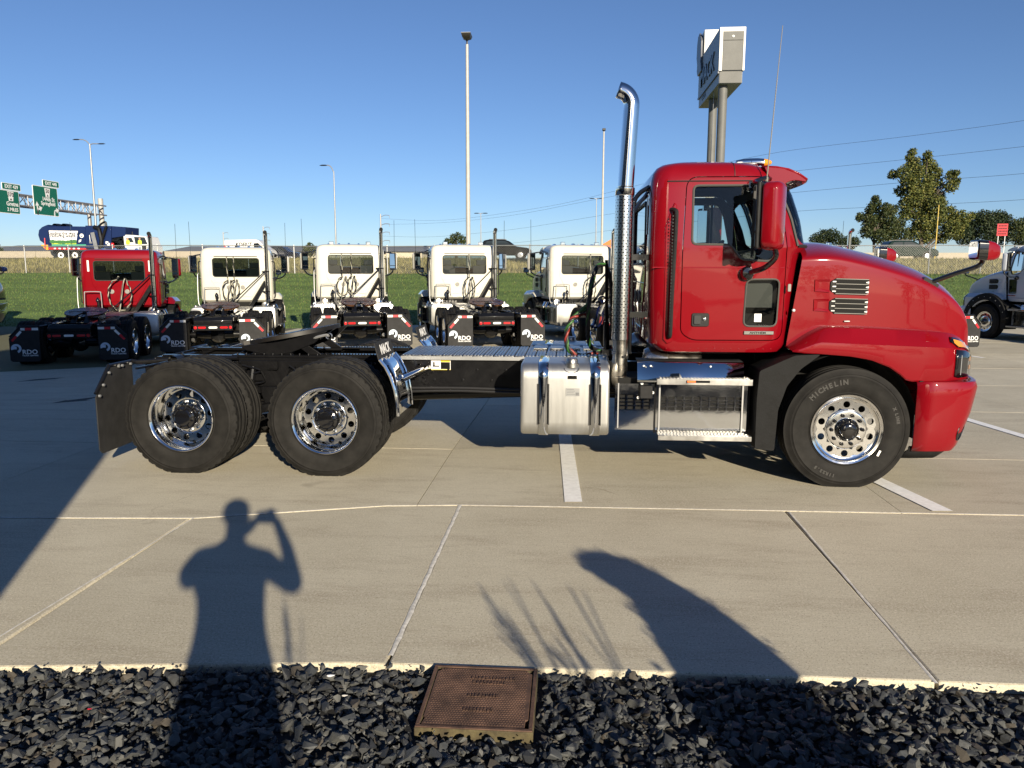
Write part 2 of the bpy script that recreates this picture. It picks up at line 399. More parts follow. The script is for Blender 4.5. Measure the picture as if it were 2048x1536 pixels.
fcols = [-40, -12, -9.2, -6.6, -4.2, -1.85, .68, 2.64, 5.165, 7.7, 10.25, 12.8, 15.4, 40]
FE = lambda x: float(np.interp(x, (-5, .85, 2.46, 4, 6, 12), (-3.95, -3.40, -3.235, -3.212, -3.195, -3.18)))+.003*sin(x*1.7)
for a, b in zip(fcols[:-1], fcols[1:]):
    o = slab(lot_o, poly_top(a+.006, b-.006, FE, lambda x: pj(x)-.006))
    bv = o.modifiers.new('bevel', 'BEVEL'); bv.width = .012; bv.segments = 2; bv.limit_method = 'ANGLE'; bv.angle_limit = radians(50)
def strip(pts, w0, z, name, mat, wob=.25):
    mb = MB(); pts = [Vector((p[0], p[1], 0)) for p in pts]; fine = []
    for a, b in zip(pts[:-1], pts[1:]):
        k = max(1, int((b-a).length/.06)); fine += [a.lerp(b, i/k) for i in range(k)]
    fine.append(pts[-1]); rows_ = []
    for i, p in enumerate(fine):
        t = (fine[min(i+1, len(fine)-1)]-fine[max(i-1, 0)]).normalized(); nn = Vector((-t.y, t.x, 0))
        wl, wr = w0/2*(1+random.uniform(-wob, wob)), w0/2*(1+random.uniform(-wob, wob))
        rows_.append([(*(p-nn*wl).xy, gz(p.x, p.y)+.0012), (*p.xy, gz(p.x, p.y)+z), (*(p+nn*wr).xy, gz(p.x, p.y)+.0012)])
    mb.grid(rows_); return mb.build(name, mat, lot_o, smooth=60)
strip([(x, pj(x)) for x in (-12, -.75, .70, 2.06, 2.64, 4.42, 6.96, 16)], .017, .004, 'sealant_bead', K['sealant'])
strip([(2.642, -3.16), (2.641, -.745)], .026, .005, 'sealant_bead', K['sealant'])
strip([(5.155, -3.22), (5.19, -.71)], .016, .004, 'sealant_bead', K['sealant'])
strip([(.62, -3.2), (.70, -1.22)], .012, .003, 'sealant_bead', K['sealant'])
for x in (-1.85, 7.7): strip([(x, -3.2), (x, pj(x))], .014, .003, 'sealant_bead', K['sealant'])
def paint(pts, name='stall_line'):
    n = len(pts)//2; A = pts[:n]; B = pts[n:][::-1]; rows_ = []
    if n == 1 or len(pts) == 4: A, B = [pts[0], pts[3]], [pts[1], pts[2]]
    for (a0, b0), (a1, b1) in zip(zip(A[:-1], B[:-1]), zip(A[1:], B[1:])):
        for k in range(12):
            t = k/12; rows_.append((Vector(a0).lerp(Vector(a1), t), Vector(b0).lerp(Vector(b1), t)))
    rows_.append((Vector(A[-1]), Vector(B[-1]))); mb = MB()
    mb.grid([[(*a, gz(a.x, a.y)+.0022), (*a, gz(a.x, a.y)+.007), (*b, gz(b.x, b.y)+.007), (*b, gz(b.x, b.y)+.0022)] for a, b in rows_])
    return mb.build(name, K['line'], lot_o, smooth=0)
def band(a, b, wd, cut=True):
    a, b = Vector(a), Vector(b); t = (b-a).normalized(); nn = Vector((-t.y, t.x))*wd/2
    return [(a-nn)[:], (a+nn)[:], (b+nn)[:], (b-nn)[:]]
a_ = Vector((3.534, -.60)); paint([(3.464, -.61), (3.604, -.60), (3.505, 2.5), (3.365, 2.5)])
paint([(6.30, -.62), (6.455, -.605), (6.11, 1.3), (5.96, 1.3)])
paint(band((8.70, 1.7), (8.50, 4.9), .13)); paint(band((13.2, 12.2), (10.9, 20.2), .12)); paint(band((-4.2, 8.6), (-6.2, 15.6), .12)); paint(band((.6, 9.2), (-1.7, 16.6), .12)); paint(band((5.9, 9.8), (3.6, 17), .12))

# ---- fields of triangles (grass)
def tri_field(name, tri, mats, mi=None, kind='stuff', parent=None):
    n = len(tri); me = bpy.data.meshes.new(name); me.vertices.add(n*3); me.vertices.foreach_set('co', tri.reshape(-1).astype(np.float32))
    me.loops.add(n*3); me.loops.foreach_set('vertex_index', np.arange(n*3, dtype=np.int32)); me.polygons.add(n)
    me.polygons.foreach_set('loop_start', np.arange(0, n*3, 3, dtype=np.int32))
    for m_ in mats: me.materials.append(m_)
    if mi is not None: me.polygons.foreach_set('material_index', mi.astype(np.int32))
    me.update(); me.validate()
    o = bpy.data.objects.new(name, me); C.objects.link(o); o.parent = parent
    if kind: o['kind'] = kind
    return o
rng = np.random.default_rng(3)
def bank_z(x, y):
    e = 21.9+.085*x
    t = np.clip((y-e)/(36-e), 0, 1); d_ = drop(x); z1 = d_+(1.58-d_)*(t*t*(3-2*t)*.35+t*.65)
    t2 = np.clip((y-36)/22, 0, 1); z2 = 1.58+1.12*t2
    r_ = np.where(y < 36, z1, z2)
    return r_+.03*np.sin(x*.31+y*.2)*np.clip((y-e)/5, 0, 1)
def blades(n, x0, x1, y0f, y1, h, wd, lean=.5):
    x = rng.uniform(x0, x1, n); y0 = y0f(x); y = y0+(y1-y0)*rng.uniform(0, 1, n); z = bank_z(x, y)
    a = rng.uniform(0, 2*pi, n); hh = rng.uniform(h[0], h[1], n); ww = rng.uniform(wd[0], wd[1], n)
    tri = np.zeros((n, 3, 3)); dx, dy = np.cos(a)*ww/2, np.sin(a)*ww/2; b = rng.uniform(0, 2*pi, n); ln = hh*rng.uniform(0, lean, n)
    tri[:, 0] = np.stack([x-dx, y-dy, z-.01], 1); tri[:, 1] = np.stack([x+dx, y+dy, z-.01], 1); tri[:, 2] = np.stack([x+np.cos(b)*ln, y+np.sin(b)*ln, z+hh], 1)
    return tri
gx = np.linspace(-75, 85, 81)
mb = MB(); mb.grid([[(x, (21.9+.085*x)*(1-t)+36*t-.001, float(bank_z(x, (21.9+.085*x)*(1-t)+36*t))) for x in gx] for t in np.linspace(0, 1, 14)])
tag(mb.build('lawn', K['lawn'], smooth=80), kind='structure')
mb = MB(); mb.grid([[(x, y, float(bank_z(x, y))) for x in gx] for y in np.linspace(36, 58, 12)])
tag(mb.build('embankment', K['drygrass'], smooth=80), kind='structure')
K['blade1'] = M('grass_blade', (.060, .106, .020), .8); K['blade2'] = M('light_grass_blade', (.096, .148, .034), .8)
K['dry1'] = M('straw_blade', (.235, .21, .095), .85); K['dry2'] = M('olive_blade', (.13, .125, .045), .85)
tri = blades(80000, -32, 30, lambda x: 21.9+.085*x-.06, 36, (.035, .085), (.02, .045))
tag(tri_field('lawn_grass', tri, [K['blade1'], K['blade2'], K['dry2']], np.where(rng.random(len(tri)) < .10, 2, ((np.sin(tri[:, 0, 1]*4.2+.2*np.sin(tri[:, 0, 0]*.3))+rng.normal(0, .8, len(tri))) > 0).astype(int))), 'short mown green grass on the slope behind the parked trucks', 'grass')
tri = blades(36000, -42, 46, lambda x: 35.9-.5*rng.random(len(x))**3, 57.5, (.08, .27), (.03, .07), .7)
tag(tri_field('tall_dry_grass', tri, [K['dry1'], K['dry2']], (rng.random(len(tri)) < .45).astype(int)), 'tall straw coloured dry grass behind the wire fence', 'dry grass')
mb = MB(); mb.grid([[(x, y, 2.70) for x in (-300, 300)] for y in (58, 108)]); tag(mb.build('highway', K['asphalt'], smooth=0), kind='structure')
mb = MB(); mb.grid([[(x, y, z) for x in (-3000, 3000)] for y, z in ((108, 2.66), (3000, 2.66))]); tag(mb.build('far_ground', K['farland'], smooth=0), kind='structure')
mb = MB(); mb.grid([[(x, y, -.35) for x in (-400, 400)] for y in (-400, 36)]); tag(mb.build('ground', K['farland'], smooth=0), kind='structure')
for x0, x1 in ((-400, -60), (60, 400)):
    mb = MB(); mb.grid([[(x, y, z) for x in (x0, x1)] for y, z in ((-10, -.25), (24, -.2), (36, 1.58), (58, 2.7))]); tag(mb.build('side_terrain', K['drygrass'], smooth=0), kind='structure')

# ---- gravel bed with stones
def berm(x, y): return -.045+.05*np.clip((-3.6-y)/1.2, 0, 1)+.15*np.clip((-4.8-y)/1.5, 0, 1)
mb = MB(); mb.grid([[(x, y, float(berm(x, y))) for x in (-40, 0, 10, 40)] for y in (-3.15, -3.4, -3.7, -4.2, -4.8, -5.4, -6.3, -10.5)])
bed = tag(mb.build('gravel_bed', K['soil'], smooth=60), kind='structure')
def rock_proto():
    bm = bmesh.new(); a, b, c = random.uniform(.9, 1.3), random.uniform(.7, .95), random.uniform(.38, .62)
    for _ in range(random.randint(9, 13)):
        v = Vector((random.gauss(0, 1), random.gauss(0, 1), random.gauss(0, 1))).normalized()*random.uniform(.85, 1.05); bm.verts.new((v.x*a, v.y*b, v.z*c))
    r_ = bmesh.ops.convex_hull(bm, input=bm.verts); bmesh.ops.delete(bm, geom=[e for e in r_['geom_interior'] if isinstance(e, bmesh.types.BMVert)], context='VERTS')
    bmesh.ops.triangulate(bm, faces=bm.faces); me = bpy.data.meshes.new('stone'); bm.to_mesh(me); bm.free(); return me
protos = [rock_proto() for _ in range(16)]
pm = []
for i, me in enumerate(protos):
    v = np.array([q.co[:] for q in me.vertices]); f = np.array([q.vertices[:] for q in me.polygons]); pm.append((v, f))
    me.materials.append(K[('rock1', 'rock2', 'rock1', 'rock3', 'rock1', 'rock2', 'rock4', 'rock3')[i % 8]])
def in_box(x, y, pad=.0): return 2.87-pad < x < 3.37+pad and -3.77-pad < y < -3.225+pad
st_ = []
def scatter(x0, x1, y0, y1, n, s0, s1, lift):
    for _ in range(n):
        x, y = random.uniform(x0, x1), random.uniform(y0, y1); s = random.uniform(s0, s1)
        if in_box(x, y, s*.55): continue
        if y > FE(x)-s*.9 and (random.random() < .5 or y > FE(x)-s*.1): continue
        st_.append((x, y, float(berm(x, y))+lift*random.uniform(.1, 1)+s*.25, s))
scatter(.2, 6.6, -5.0, -3.24, 6800, .014, .034, .012)
scatter(.2, 6.6, -5.0, -3.24, 5600, .016, .040, .036)
scatter(.6, 6.2, -4.4, -3.26, 700, .009, .030, .050)
scatter(.6, 6.2, -4.3, -3.24, 2500, .005, .012, .055)
vis = [i for i, q in enumerate(st_) if q[1] > -4.15]; vis.sort(key=lambda i: -st_[i][3]*(1+.6*(st_[i][2]+.02)/.05)/(abs(st_[i][1]+6.6)))
top = set(vis[:300]); V_, F_, MI, off = [], [], [], 0
eul = lambda: (random.gauss(0, .45), random.gauss(0, .45), random.uniform(0, 2*pi))
from mathutils import Euler
for i, (x, y, z, s) in enumerate(st_):
    k = random.randrange(16); e = Euler(eul())
    if i in top:
        o = bpy.data.objects.new('stone', protos[k]); C.objects.link(o); o.location = (x, y, z); o.rotation_euler = e; o.scale = (s, s, s); o.parent = bed
    else:
        v, f = pm[k]; V_.append((v*s) @ np.array(e.to_matrix()).T+np.array([x, y, z])); F_.append(f+off); off += len(v); MI += [k]*len(f)
me = bpy.data.meshes.new('small_gravel'); V_ = np.concatenate(V_); F_ = np.concatenate(F_); nF = len(F_)
me.vertices.add(len(V_)); me.vertices.foreach_set('co', V_.reshape(-1).astype(np.float32)); me.loops.add(nF*3); me.loops.foreach_set('vertex_index', F_.reshape(-1).astype(np.int32))
me.polygons.add(nF); me.polygons.foreach_set('loop_start', np.arange(0, nF*3, 3, dtype=np.int32))
me.polygons.foreach_set('use_smooth', [False]*nF)
for k in ('rock1', 'rock2', 'rock3', 'rock4'): me.materials.append(K[k])
mk = np.array([(0, 1, 0, 2, 0, 1, 3, 2)[k % 8] for k in MI], dtype=np.int32); me.polygons.foreach_set('material_index', mk); me.update(); me.validate()
o = bpy.data.objects.new('gravel', me); C.objects.link(o); o.parent = bed; o['kind'] = 'stuff'
# a few odd bits lying on the stones
for px, py, s, mt in ((662, 1356, .022, 'whitep'), (1535, 1364, .010, 'whitep'), (180, 1423, .012, 'redlens'), (690, 1396, .016, 'sealant')):
    q = G(px, py, 0.0); o = bpy.data.objects.new('pebble', protos[3].copy()); C.objects.link(o); o.data.materials.clear(); o.data.materials.append(K[mt]); o.location = (q.x, q.y, .012); o.scale = (s, s*.6, s*.5); o.parent = bed

# ---- utility box in the gravel
K['rust'] = M('brown_rusty_lid', (.058, .032, .022), .75, col2=(.108, .060, .040), var=.3, vs_=9, bump=.15, bs=120)
K['concbox'] = M('mossy_polymer_box', (.045, .033, .020), .85, col2=(.085, .070, .032), var=.35, vs_=14, bump=.3, bs=60)
ub = thing('utility_box', 'brown rectangular utility box lid set in the black gravel', 'utility box', (3.12, -3.50, 0))
def ubx(x, y): return (x-3.12, y+3.50)
ux0, ux1, uy0, uy1, uz = -.248, .236, -.245, .255, .008
mb = MB(); mb.box(ux0, ux1, uy0, uy0+.022, -.09, uz); mb.box(ux0, ux1, uy1-.022, uy1, -.09, uz); mb.box(ux0, ux0+.022, uy0+.022, uy1-.022, -.09, uz); mb.box(ux1-.022, ux1, uy0+.022, uy1-.022, -.09, uz)
mb.build('box_wall', K['concbox'], ub, bevel=.004)
mb = MB(); mb.box(ux0+.003, ux1-.003, uy0+.002, uy0+.018, uz, uz+.006); mb.box(ux0+.003, ux0+.019, uy0+.018, uy1-.018, uz, uz+.006); mb.box(ux1-.019, ux1-.003, uy0+.018, uy1-.018, uz, uz+.006); mb.box(ux0+.003, ux1-.003, uy1-.018, uy1-.002, uz, uz+.006)
mb.build('rim', K['rust'], ub, bevel=.002)
mb = MB(); lx0, lx1, ly0, ly1 = ux0+.024, ux1-.024, uy0+.024, uy1-.024
mb.prism([(lx0, ly0), (lx1-.012, ly0), (lx1-.012, ly0+.06), (lx1, ly0+.06), (lx1, ly1-.03), (lx1-.03, ly1), (lx0+.03, ly1), (lx0, ly1-.03), (lx0, ly0+.06), (lx0+.008, ly0+.05)], 'z', -.02, uz+.003)
lid = mb.build('lid', K['rust'], ub, bevel=.002)
mb = MB(); nx, ny = 34, 30
for i in range(nx):
    for j in range(ny):
        x = lx0+.014+(lx1-lx0-.03)*(i+.5*(j % 2))/nx; y = ly0+.012+(ly1-ly0-.024)*j/(ny-1); s = .0042; z = uz+.003
        if .3*abs(ly1-ly0) < 0: continue
        mb.add([(x-s*1.3, y, z), (x, y-s, z), (x+s*1.3, y, z), (x, y+s, z), (x, y, z+.0028)], [(0, 1, 4), (1, 2, 4), (2, 3, 4), (3, 0, 4)])
o = mb.build('raised_pattern', K['rust'], lid, smooth=0); o['kind'] = 'stuff'
# worn, unreadable cast lettering: rows of short raised strokes
mb = MB()
for y, a, b in ((.150, -.06, .13), (.112, -.05, .10), (.004, -.06, .07), (-.105, -.065, .06)):
    x = a
    while x < b:
        wd = random.uniform(.007, .012)
        for s in (0, 1):
            mb.box(x+s*wd*.6, x+s*wd*.6+.0028, y-.011, y+.011, uz+.003, uz+.0072)
        mb.box(x, x+wd*.8, y+random.choice((-.010, -.001, .008)), y+random.choice((-.008, .003, .011)), uz+.003, uz+.0075)
        x += wd+.006
o = mb.build('cast_lettering', K['rust'], lid, smooth=0); o['kind'] = 'stuff'

# ---- trees
def leaf_mats(nm, cols): return [M(f'{nm}_leaf_{"abcd"[i]}', c, .6, spec=.3) for i, c in enumerate(cols)]
LF1 = leaf_mats('maple', [(.058, .074, .017), (.105, .118, .028), (.175, .165, .040), (.030, .044, .013)])
LF2 = leaf_mats('cedar', [(.016, .030, .012), (.030, .045, .016), (.045, .055, .020), (.012, .022, .010)])
LF3 = leaf_mats('elm', [(.030, .045, .014), (.050, .062, .018), (.065, .07, .02), (.02, .034, .012)])
K['bark'] = M('grey_bark', (.09, .075, .06), .9, var=.3, vs_=8, bump=.4, bs=20)
def leaves(blobs, per, size, seed=1):
    rg = np.random.default_rng(seed); T = []
    for (cx, cy, cz, r_) in blobs:
        n = max(20, int(per*r_*r_)); d = rg.normal(size=(n, 3)); d /= np.linalg.norm(d, axis=1)[:, None]
        rad = r_*rg.uniform(.25, 1.05, n)**.6; c = np.array([cx, cy, cz])+d*rad[:, None]*np.array([1, 1, .95])
        sub = rg.normal(size=(n, 3))*r_*.10; c = c+sub
        u = rg.normal(size=(n, 3)); u /= np.linalg.norm(u, axis=1)[:, None]; v = np.cross(u, rg.normal(size=(n, 3))); v /= np.linalg.norm(v, axis=1)[:, None]
        s = (size*rg.uniform(.6, 1.3, n))[:, None]
        t = np.zeros((n, 2, 3, 3)); a, b, e, f = c-u*s*.6, c-v*s*.35, c+u*s*.6, c+v*s*.35
        t[:, 0, 0] = a; t[:, 0, 1] = b; t[:, 0, 2] = e; t[:, 1, 0] = a; t[:, 1, 1] = e; t[:, 1, 2] = f
        T.append(t.reshape(-1, 3, 3))
    return np.concatenate(T)
def tree(name, label, base, blobs, trunk_r, lmats, per, size, group=None, seed=1, trunk_top=None):
    """blobs: (dx,dy,dz,r) round the base"""
    t = thing(name, label, 'tree', base, 0, group); random.seed(seed)
    mb = MB(); zt = trunk_top or max(b[2] for b in blobs)*.75
    mb.tube([(0, 0, -.3), (trunk_r*.3, 0, zt*.3), (-trunk_r*.4, trunk_r*.2, zt*.65), (0, 0, zt)], [trunk_r*1.25, trunk_r*.9, trunk_r*.6, trunk_r*.2], 8)
    for b in blobs:
        z0 = max(.15*zt, min(zt*.9, b[2]-abs(b[0])*.8-b[3]*.5)); mb.tube([(0, 0, z0), ((b[0])*.5, b[1]*.5, z0*.45+b[2]*.55), (b[0], b[1], b[2])], [trunk_r*.4, trunk_r*.22, trunk_r*.06], 5)
    mb.build('trunk', K['bark'], t, smooth=60)
    tri = leaves(blobs, per, size, seed); mi = np.repeat(np.random.default_rng(seed).choice(4, len(tri)//2, p=(.36, .30, .16, .18)), 2)
    tri_field('crown', tri, lmats, mi, None, t); return t
# =================================================================== THE TRACTOR TRUCK (local: x forward, y left, rear axle at x=0)
RA2, FA, WR, HUB = 1.322, 5.84, .522, .505
def tyre_mesh(width, drive):
    n = 168 if drive else 96; h = width/2; r = WR
    prof = [(.296, -h+.03), (.312, -h+.016), (.318, -h+.019), (.336, -h+.010), (.365, -h+.0), (.40, -h-.004), (.440, -h-.003), (.452, -h-.006), (.456, -h-.001), (.470, -h+.003), (.474, -h-.001), (.488, -h+.008), (.502, -h+.016), (r-.006, -h+.022)]
    tr = [(-.118, r), (-.080, r+.003), (-.076, r-.012), (-.066, r-.012), (-.062, r+.004), (-.022, r+.005), (-.018, r-.012), (-.008, r-.012), (-.004, r+.005)]
    full = prof+[(b, a*h/.14) for a, b in tr]
    full += [(b, -a) for b, a in [(q[0], q[1]) for q in full[::-1]]]
    N = len(full); sh = {12, 13, 14, N-13, N-14, N-15}
    def mod(q, k):
        if not drive: return 0
        if q in sh and k % 4 == 0: return -.014
        return 0
    mb = MB(); mb.lathe(full, (0, 0, 0), 'y', n, 0, mod, closed=True); return mb.mesh('tyre', [K['tyre']], 40)
def ring_holes(mb, r_in, r_out, y, holes, hr, n, mi=0):
    """flat disc ring with round holes punched through (y plane), n sectors per hole"""
    rc = (r_in+r_out)/2; seg = 2*pi/holes; k = 12
    for h in range(holes):
        a0 = h*seg; c = (rc*cos(a0), rc*sin(a0)); vi, vo = [], []
        for q in range(k):
            t = 2*pi*q/k; vi.append((c[0]+hr*cos(t+a0), y, c[1]+hr*sin(t+a0)))
        # outer boundary points of the sector, matched to the hole points
        for q in range(k):
            t = 2*pi*q/k; ct, st = cos(t), sin(t); s_ = max(abs(ct), abs(st)); u_, v_ = ct/s_, st/s_
            rr = rc+u_*(r_out-r_in)/2; aa = a0+v_*seg/2; vo.append((rr*cos(aa), y, rr*sin(aa)))
        o = [(p[0], p[1], p[2]) for p in vi+vo]
        mb.add(o, [(q, (q+1) % k, k+(q+1) % k, k+q) for q in range(k)], mi)
        mb.add(vi+[(p[0]*.985, y+.02, p[2]*.985) for p in vi], [(q, k+q, k+(q+1) % k, (q+1) % k) for q in range(k)], mi)
def rim_front():
    mb = MB(); n = 64
    mb.lathe([(.240, -.098), (.262, -.102), (.276, -.112), (.284, -.128), (.299, -.134), (.302, -.126), (.296, -.10)], (0, 0, 0), 'y', n)
    ring_holes(mb, .172, .252, -.100, 10, .029, 12)
    mb.lathe([(.174, -.100), (.168, -.104), (.160, -.122), (.150, -.124), (.098, -.124), (.096, -.10)], (0, 0, 0), 'y', n)
    return mb.mesh('rim', [K['rim']], 40)
def rim_rear():
    mb = MB(); n = 64
    mb.lathe([(.300, -.112), (.302, -.130), (.296, -.134), (.286, -.128), (.276, -.105), (.262, -.06), (.256, -.01), (.252, .02), (.246, .03)], (0, 0, 0), 'y', n)
    ring_holes(mb, .158, .250, .032, 10, .029, 12)
    mb.lathe([(.166, .031), (.160, .024), (.150, .020), (.112, .018), (.110, .04)], (0, 0, 0), 'y', n)
    return mb.mesh('rim', [K['rim']], 40)
def hub_front():
    mb = MB(); mb.lathe([(.098, -.10), (.100, -.135), (.094, -.150), (.086, -.156), (.078, -.152), (.072, -.158), (.066, -.185), (.055, -.195), (.030, -.197), (.0, -.197)], (0, 0, 0), 'y', 32)
    for k in range(8): a = 2*pi*k/8; mb.lathe([(.008, -.15), (.008, -.163), (0, -.164)], (.086*cos(a), 0, .086*sin(a)), 'y', 6)
    return mb.mesh('hub_cap', [K['gloss']], 40)
def hub_rear():
    mb = MB(); mb.lathe([(.112, .04), (.112, -.05), (.106, -.075), (.098, -.082), (.085, -.084), (.078, -.090), (.070, -.100), (.04, -.106), (0, -.106)], (0, 0, 0), 'y', 32)
    for k in range(8): a = 2*pi*k/8+.2; mb.lathe([(.009, -.08), (.009, -.098), (0, -.10)], (.092*cos(a), 0, .092*sin(a)), 'y', 6)
    return mb.mesh('hub_cap', [K['gloss']], 40)
def nut(y, d): 
    mb = MB(); mb.lathe([(.018, y+.004), (.018, y-.004), (.013, y-.006), (.013, y-d), (.009, y-d-.004), (0, y-d-.004)], (0, 0, 0), 'y', 6); return mb
TY_S, TY_D = tyre_mesh(.285, False), tyre_mesh(.28, True)
RF, RR, HF, HR = rim_front(), rim_rear(), hub_front(), hub_rear()
NF = nut(-.124, .030).mesh('wheel_nut', [K['frame']], 40); NR = nut(.018, .030).mesh('wheel_nut', [K['rim']], 40)
INR = MB(); INR.lathe([(.302, -.13), (.25, -.05), (.24, .13), (.30, .134)], (0, 0, 0), 'y', 40); INR = INR.mesh('rim', [K['rim']], 40)
def place(name, me, parent, x, y, z, flip=False, ry=0.):
    o = bpy.data.objects.new(name, me); C.objects.link(o); o.parent = parent; o.location = (x, y, z)
    o.rotation_euler = (0, ry, pi if flip else 0); return o
def child_at(name, me, par, loc, ry=0.):
    o = bpy.data.objects.new(name, me); C.objects.link(o); o.parent = par; o.location = loc; o.rotation_euler = (0, ry, 0); return o
def wheel(t, x, side, kind, ry=0.):
    """kind: steer, drive (outer of the pair), inner"""
    fl = side > 0; yo = {'steer': 1.072, 'drive': 1.08, 'inner': .745}[kind]*side
    ty = place('tyre', TY_S if kind == 'steer' else TY_D, t, x, yo, HUB, fl, ry)
    if kind == 'inner': child_at('rim', INR, ty, (0, 0, 0)); return ty
    rim = place('wheel', RF if kind == 'steer' else RR, t, x, yo, HUB, fl, ry+.30)
    child_at('hub_cap', HF if kind == 'steer' else HR, rim, (0, 0, 0))
    rn = .128 if kind == 'steer' else .136
    for k in range(10):
        a = 2*pi*(k+.5)/10; child_at('wheel_nut', NF if kind == 'steer' else NR, rim, (rn*cos(a), 0, rn*sin(a)), .3*k)
    return ty
def arc_text(s, r, a_mid, size, step=None):
    """letters standing round a circle, seen from -y; angle measured clockwise from the top"""
    mbs = []; ws = []
    for ch in s:
        me = text_mesh(ch, size, .0012, 'CENTER', .0028) if ch != ' ' else None
        ws.append(.62*size if ch in ' I' else (.9*size if ch in 'MW' else .78*size)); mbs.append(me)
    tot = sum(ws); pos = -tot/2; bm = bmesh.new()
    for me, w_ in zip(mbs, ws):
        c = pos+w_/2; pos += w_
        if me is None: continue
        al = radians(a_mid)+c/r       # clockwise from top
        R_ = Vector((cos(al), 0, -sin(al))); U_ = Vector((sin(al), 0, cos(al))); N_ = R_.cross(U_)
        M_ = Matrix.Identity(4)
        for i in range(3): M_[i][0] = R_[i]; M_[i][1] = U_[i]; M_[i][2] = N_[i]; M_[i][3] = (U_*r)[i]
        me.transform(M_); bm.from_mesh(me)
    out_ = bpy.data.meshes.new('lettering'); bm.to_mesh(out_); bm.free(); out_.materials.clear(); out_.materials.append(K['tyremark']); return out_

def rring(xr, xf, hw, rr, rf, z, bulge=.0, n=7):
    """horizontal section of the cab: rounded rectangle, front bulging in plan"""
    pts = []
    for cx, cy, a0, r_ in ((xf-rf, hw-rf, 0, rf), (xr+rr, hw-rr, 90, rr), (xr+rr, -hw+rr, 180, rr), (xf-rf, -hw+rf, 270, rf)):
        for k in range(n): a = radians(a0+90*k/(n-1)); pts.append([cx+r_*cos(a), cy+r_*sin(a), z])
    for p in pts:
        if p[0] > xf-rf-.01: p[0] += bulge*(1-(p[1]/hw)**2)
    return [tuple(p) for p in pts]
CABSEC = [(1.118, 4.34, 5.30, .95, .05), (1.135, 4.26, 5.36, 1.0, .03), (1.20, 4.185, 5.40, 1.02, .03), (1.60, 4.165, 5.42, 1.03, .03), (1.98, 4.16, 5.455, 1.03, .05), (2.03, 4.16, 5.505, 1.03, .08), (2.28, 4.163, 5.44, 1.022, .11), (2.52, 4.166, 5.35, 1.01, .12),
          (2.60, 4.174, 5.29, 1.0, .12), (2.66, 4.190, 5.24, .985, .11), (2.71, 4.222, 5.17, .952, .09), (2.742, 4.27, 5.09, .90, .07), (2.766, 4.35, 4.97, .81, .04), (2.781, 4.52, 4.80, .62, .02)]
def cab_shell(inset, mi=0):
    mb = MB(); rings = []
    for z, xr, xf, hw, bu in CABSEC:
        zz = z if inset == 0 else (z-1.118)/(2.781-1.118)*(1.663-2*inset)+1.118+inset
        e = inset; rings.append(rring(xr+e, xf-e, hw-e, max(.04, .15-e), max(.06, min(.26, hw*.4)-e), zz, bu))
    mb.loft(rings, True, True, mi); return mb
def prism_mesh(poly, axis, a, b, mats, mi=0):
    mb = MB(); mb.prism(poly, axis, a, b, mi); return mb.mesh('c', mats, 0)
DOOR = rpoly([(4.545, 1.238), (4.445, 1.30), (4.44, 2.0), (4.462, 2.62), (5.14, 2.62), (5.245, 2.44), (5.318, 2.04), (5.325, 1.242)], .10, 6)
WIN = rpoly([(4.518, 2.548), (4.518, 2.058), (4.845, 2.055), (4.93, 1.93), (5.19, 1.915), (5.245, 2.06), (5.165, 2.42), (5.10, 2.548)], .045, 4)
LOWIN = rpoly([(4.988, 1.762), (4.977, 1.362), (5.262, 1.362), (5.268, 1.766)], .055, 4)
WSC = rrect(-.968, .968, 2.055, 2.545, .10)
RWIN = rrect(-.66, .66, 1.90, 2.44, .07)
def offp(poly, d):
    c = Vector((sum(p[0] for p in poly)/len(poly), sum(p[1] for p in poly)/len(poly))); n = len(poly); o = []
    for i in range(n):
        a, b, e = Vector(poly[i-1]), Vector(poly[i]), Vector(poly[(i+1) % n]); t = (e-a); 
        if t.length < 1e-9: o.append(poly[i]); continue
        t.normalize(); nn = Vector((t.y, -t.x))
        if nn.dot(b-c) < 0: nn = -nn
        q = b+nn*d; o.append((q.x, q.y))
    return o
def cab_y(x, z):
    hw = float(np.interp(z, [s[0] for s in CABSEC], [s[3] for s in CABSEC])); xf = float(np.interp(z, [s[0] for s in CABSEC], [s[2] for s in CABSEC]))
    rf = min(.26, hw*.4); dx = x-(xf-rf)
    if dx > 0: hw = hw-rf+sqrt(max(0, rf*rf-dx*dx))
    return hw
def ring_on_side(poly, r_, s, extra=.0):
    mb = MB(); pts = [(x, s*(cab_y(x, z)+extra), z) for x, z in poly]; pts.append(pts[0]); mb.tube(pts, r_, 6, caps=False); return mb
def pane_on_side(poly, s, extra):
    """a glass pane following the side of the cab"""
    xs = [p[0] for p in poly]; zs = [p[1] for p in poly]; mb = MB(); n = len(poly)
    v = [(x, s*(cab_y(x, z)+extra), z) for x, z in poly]; return mb.add(v, [tuple(range(n))])

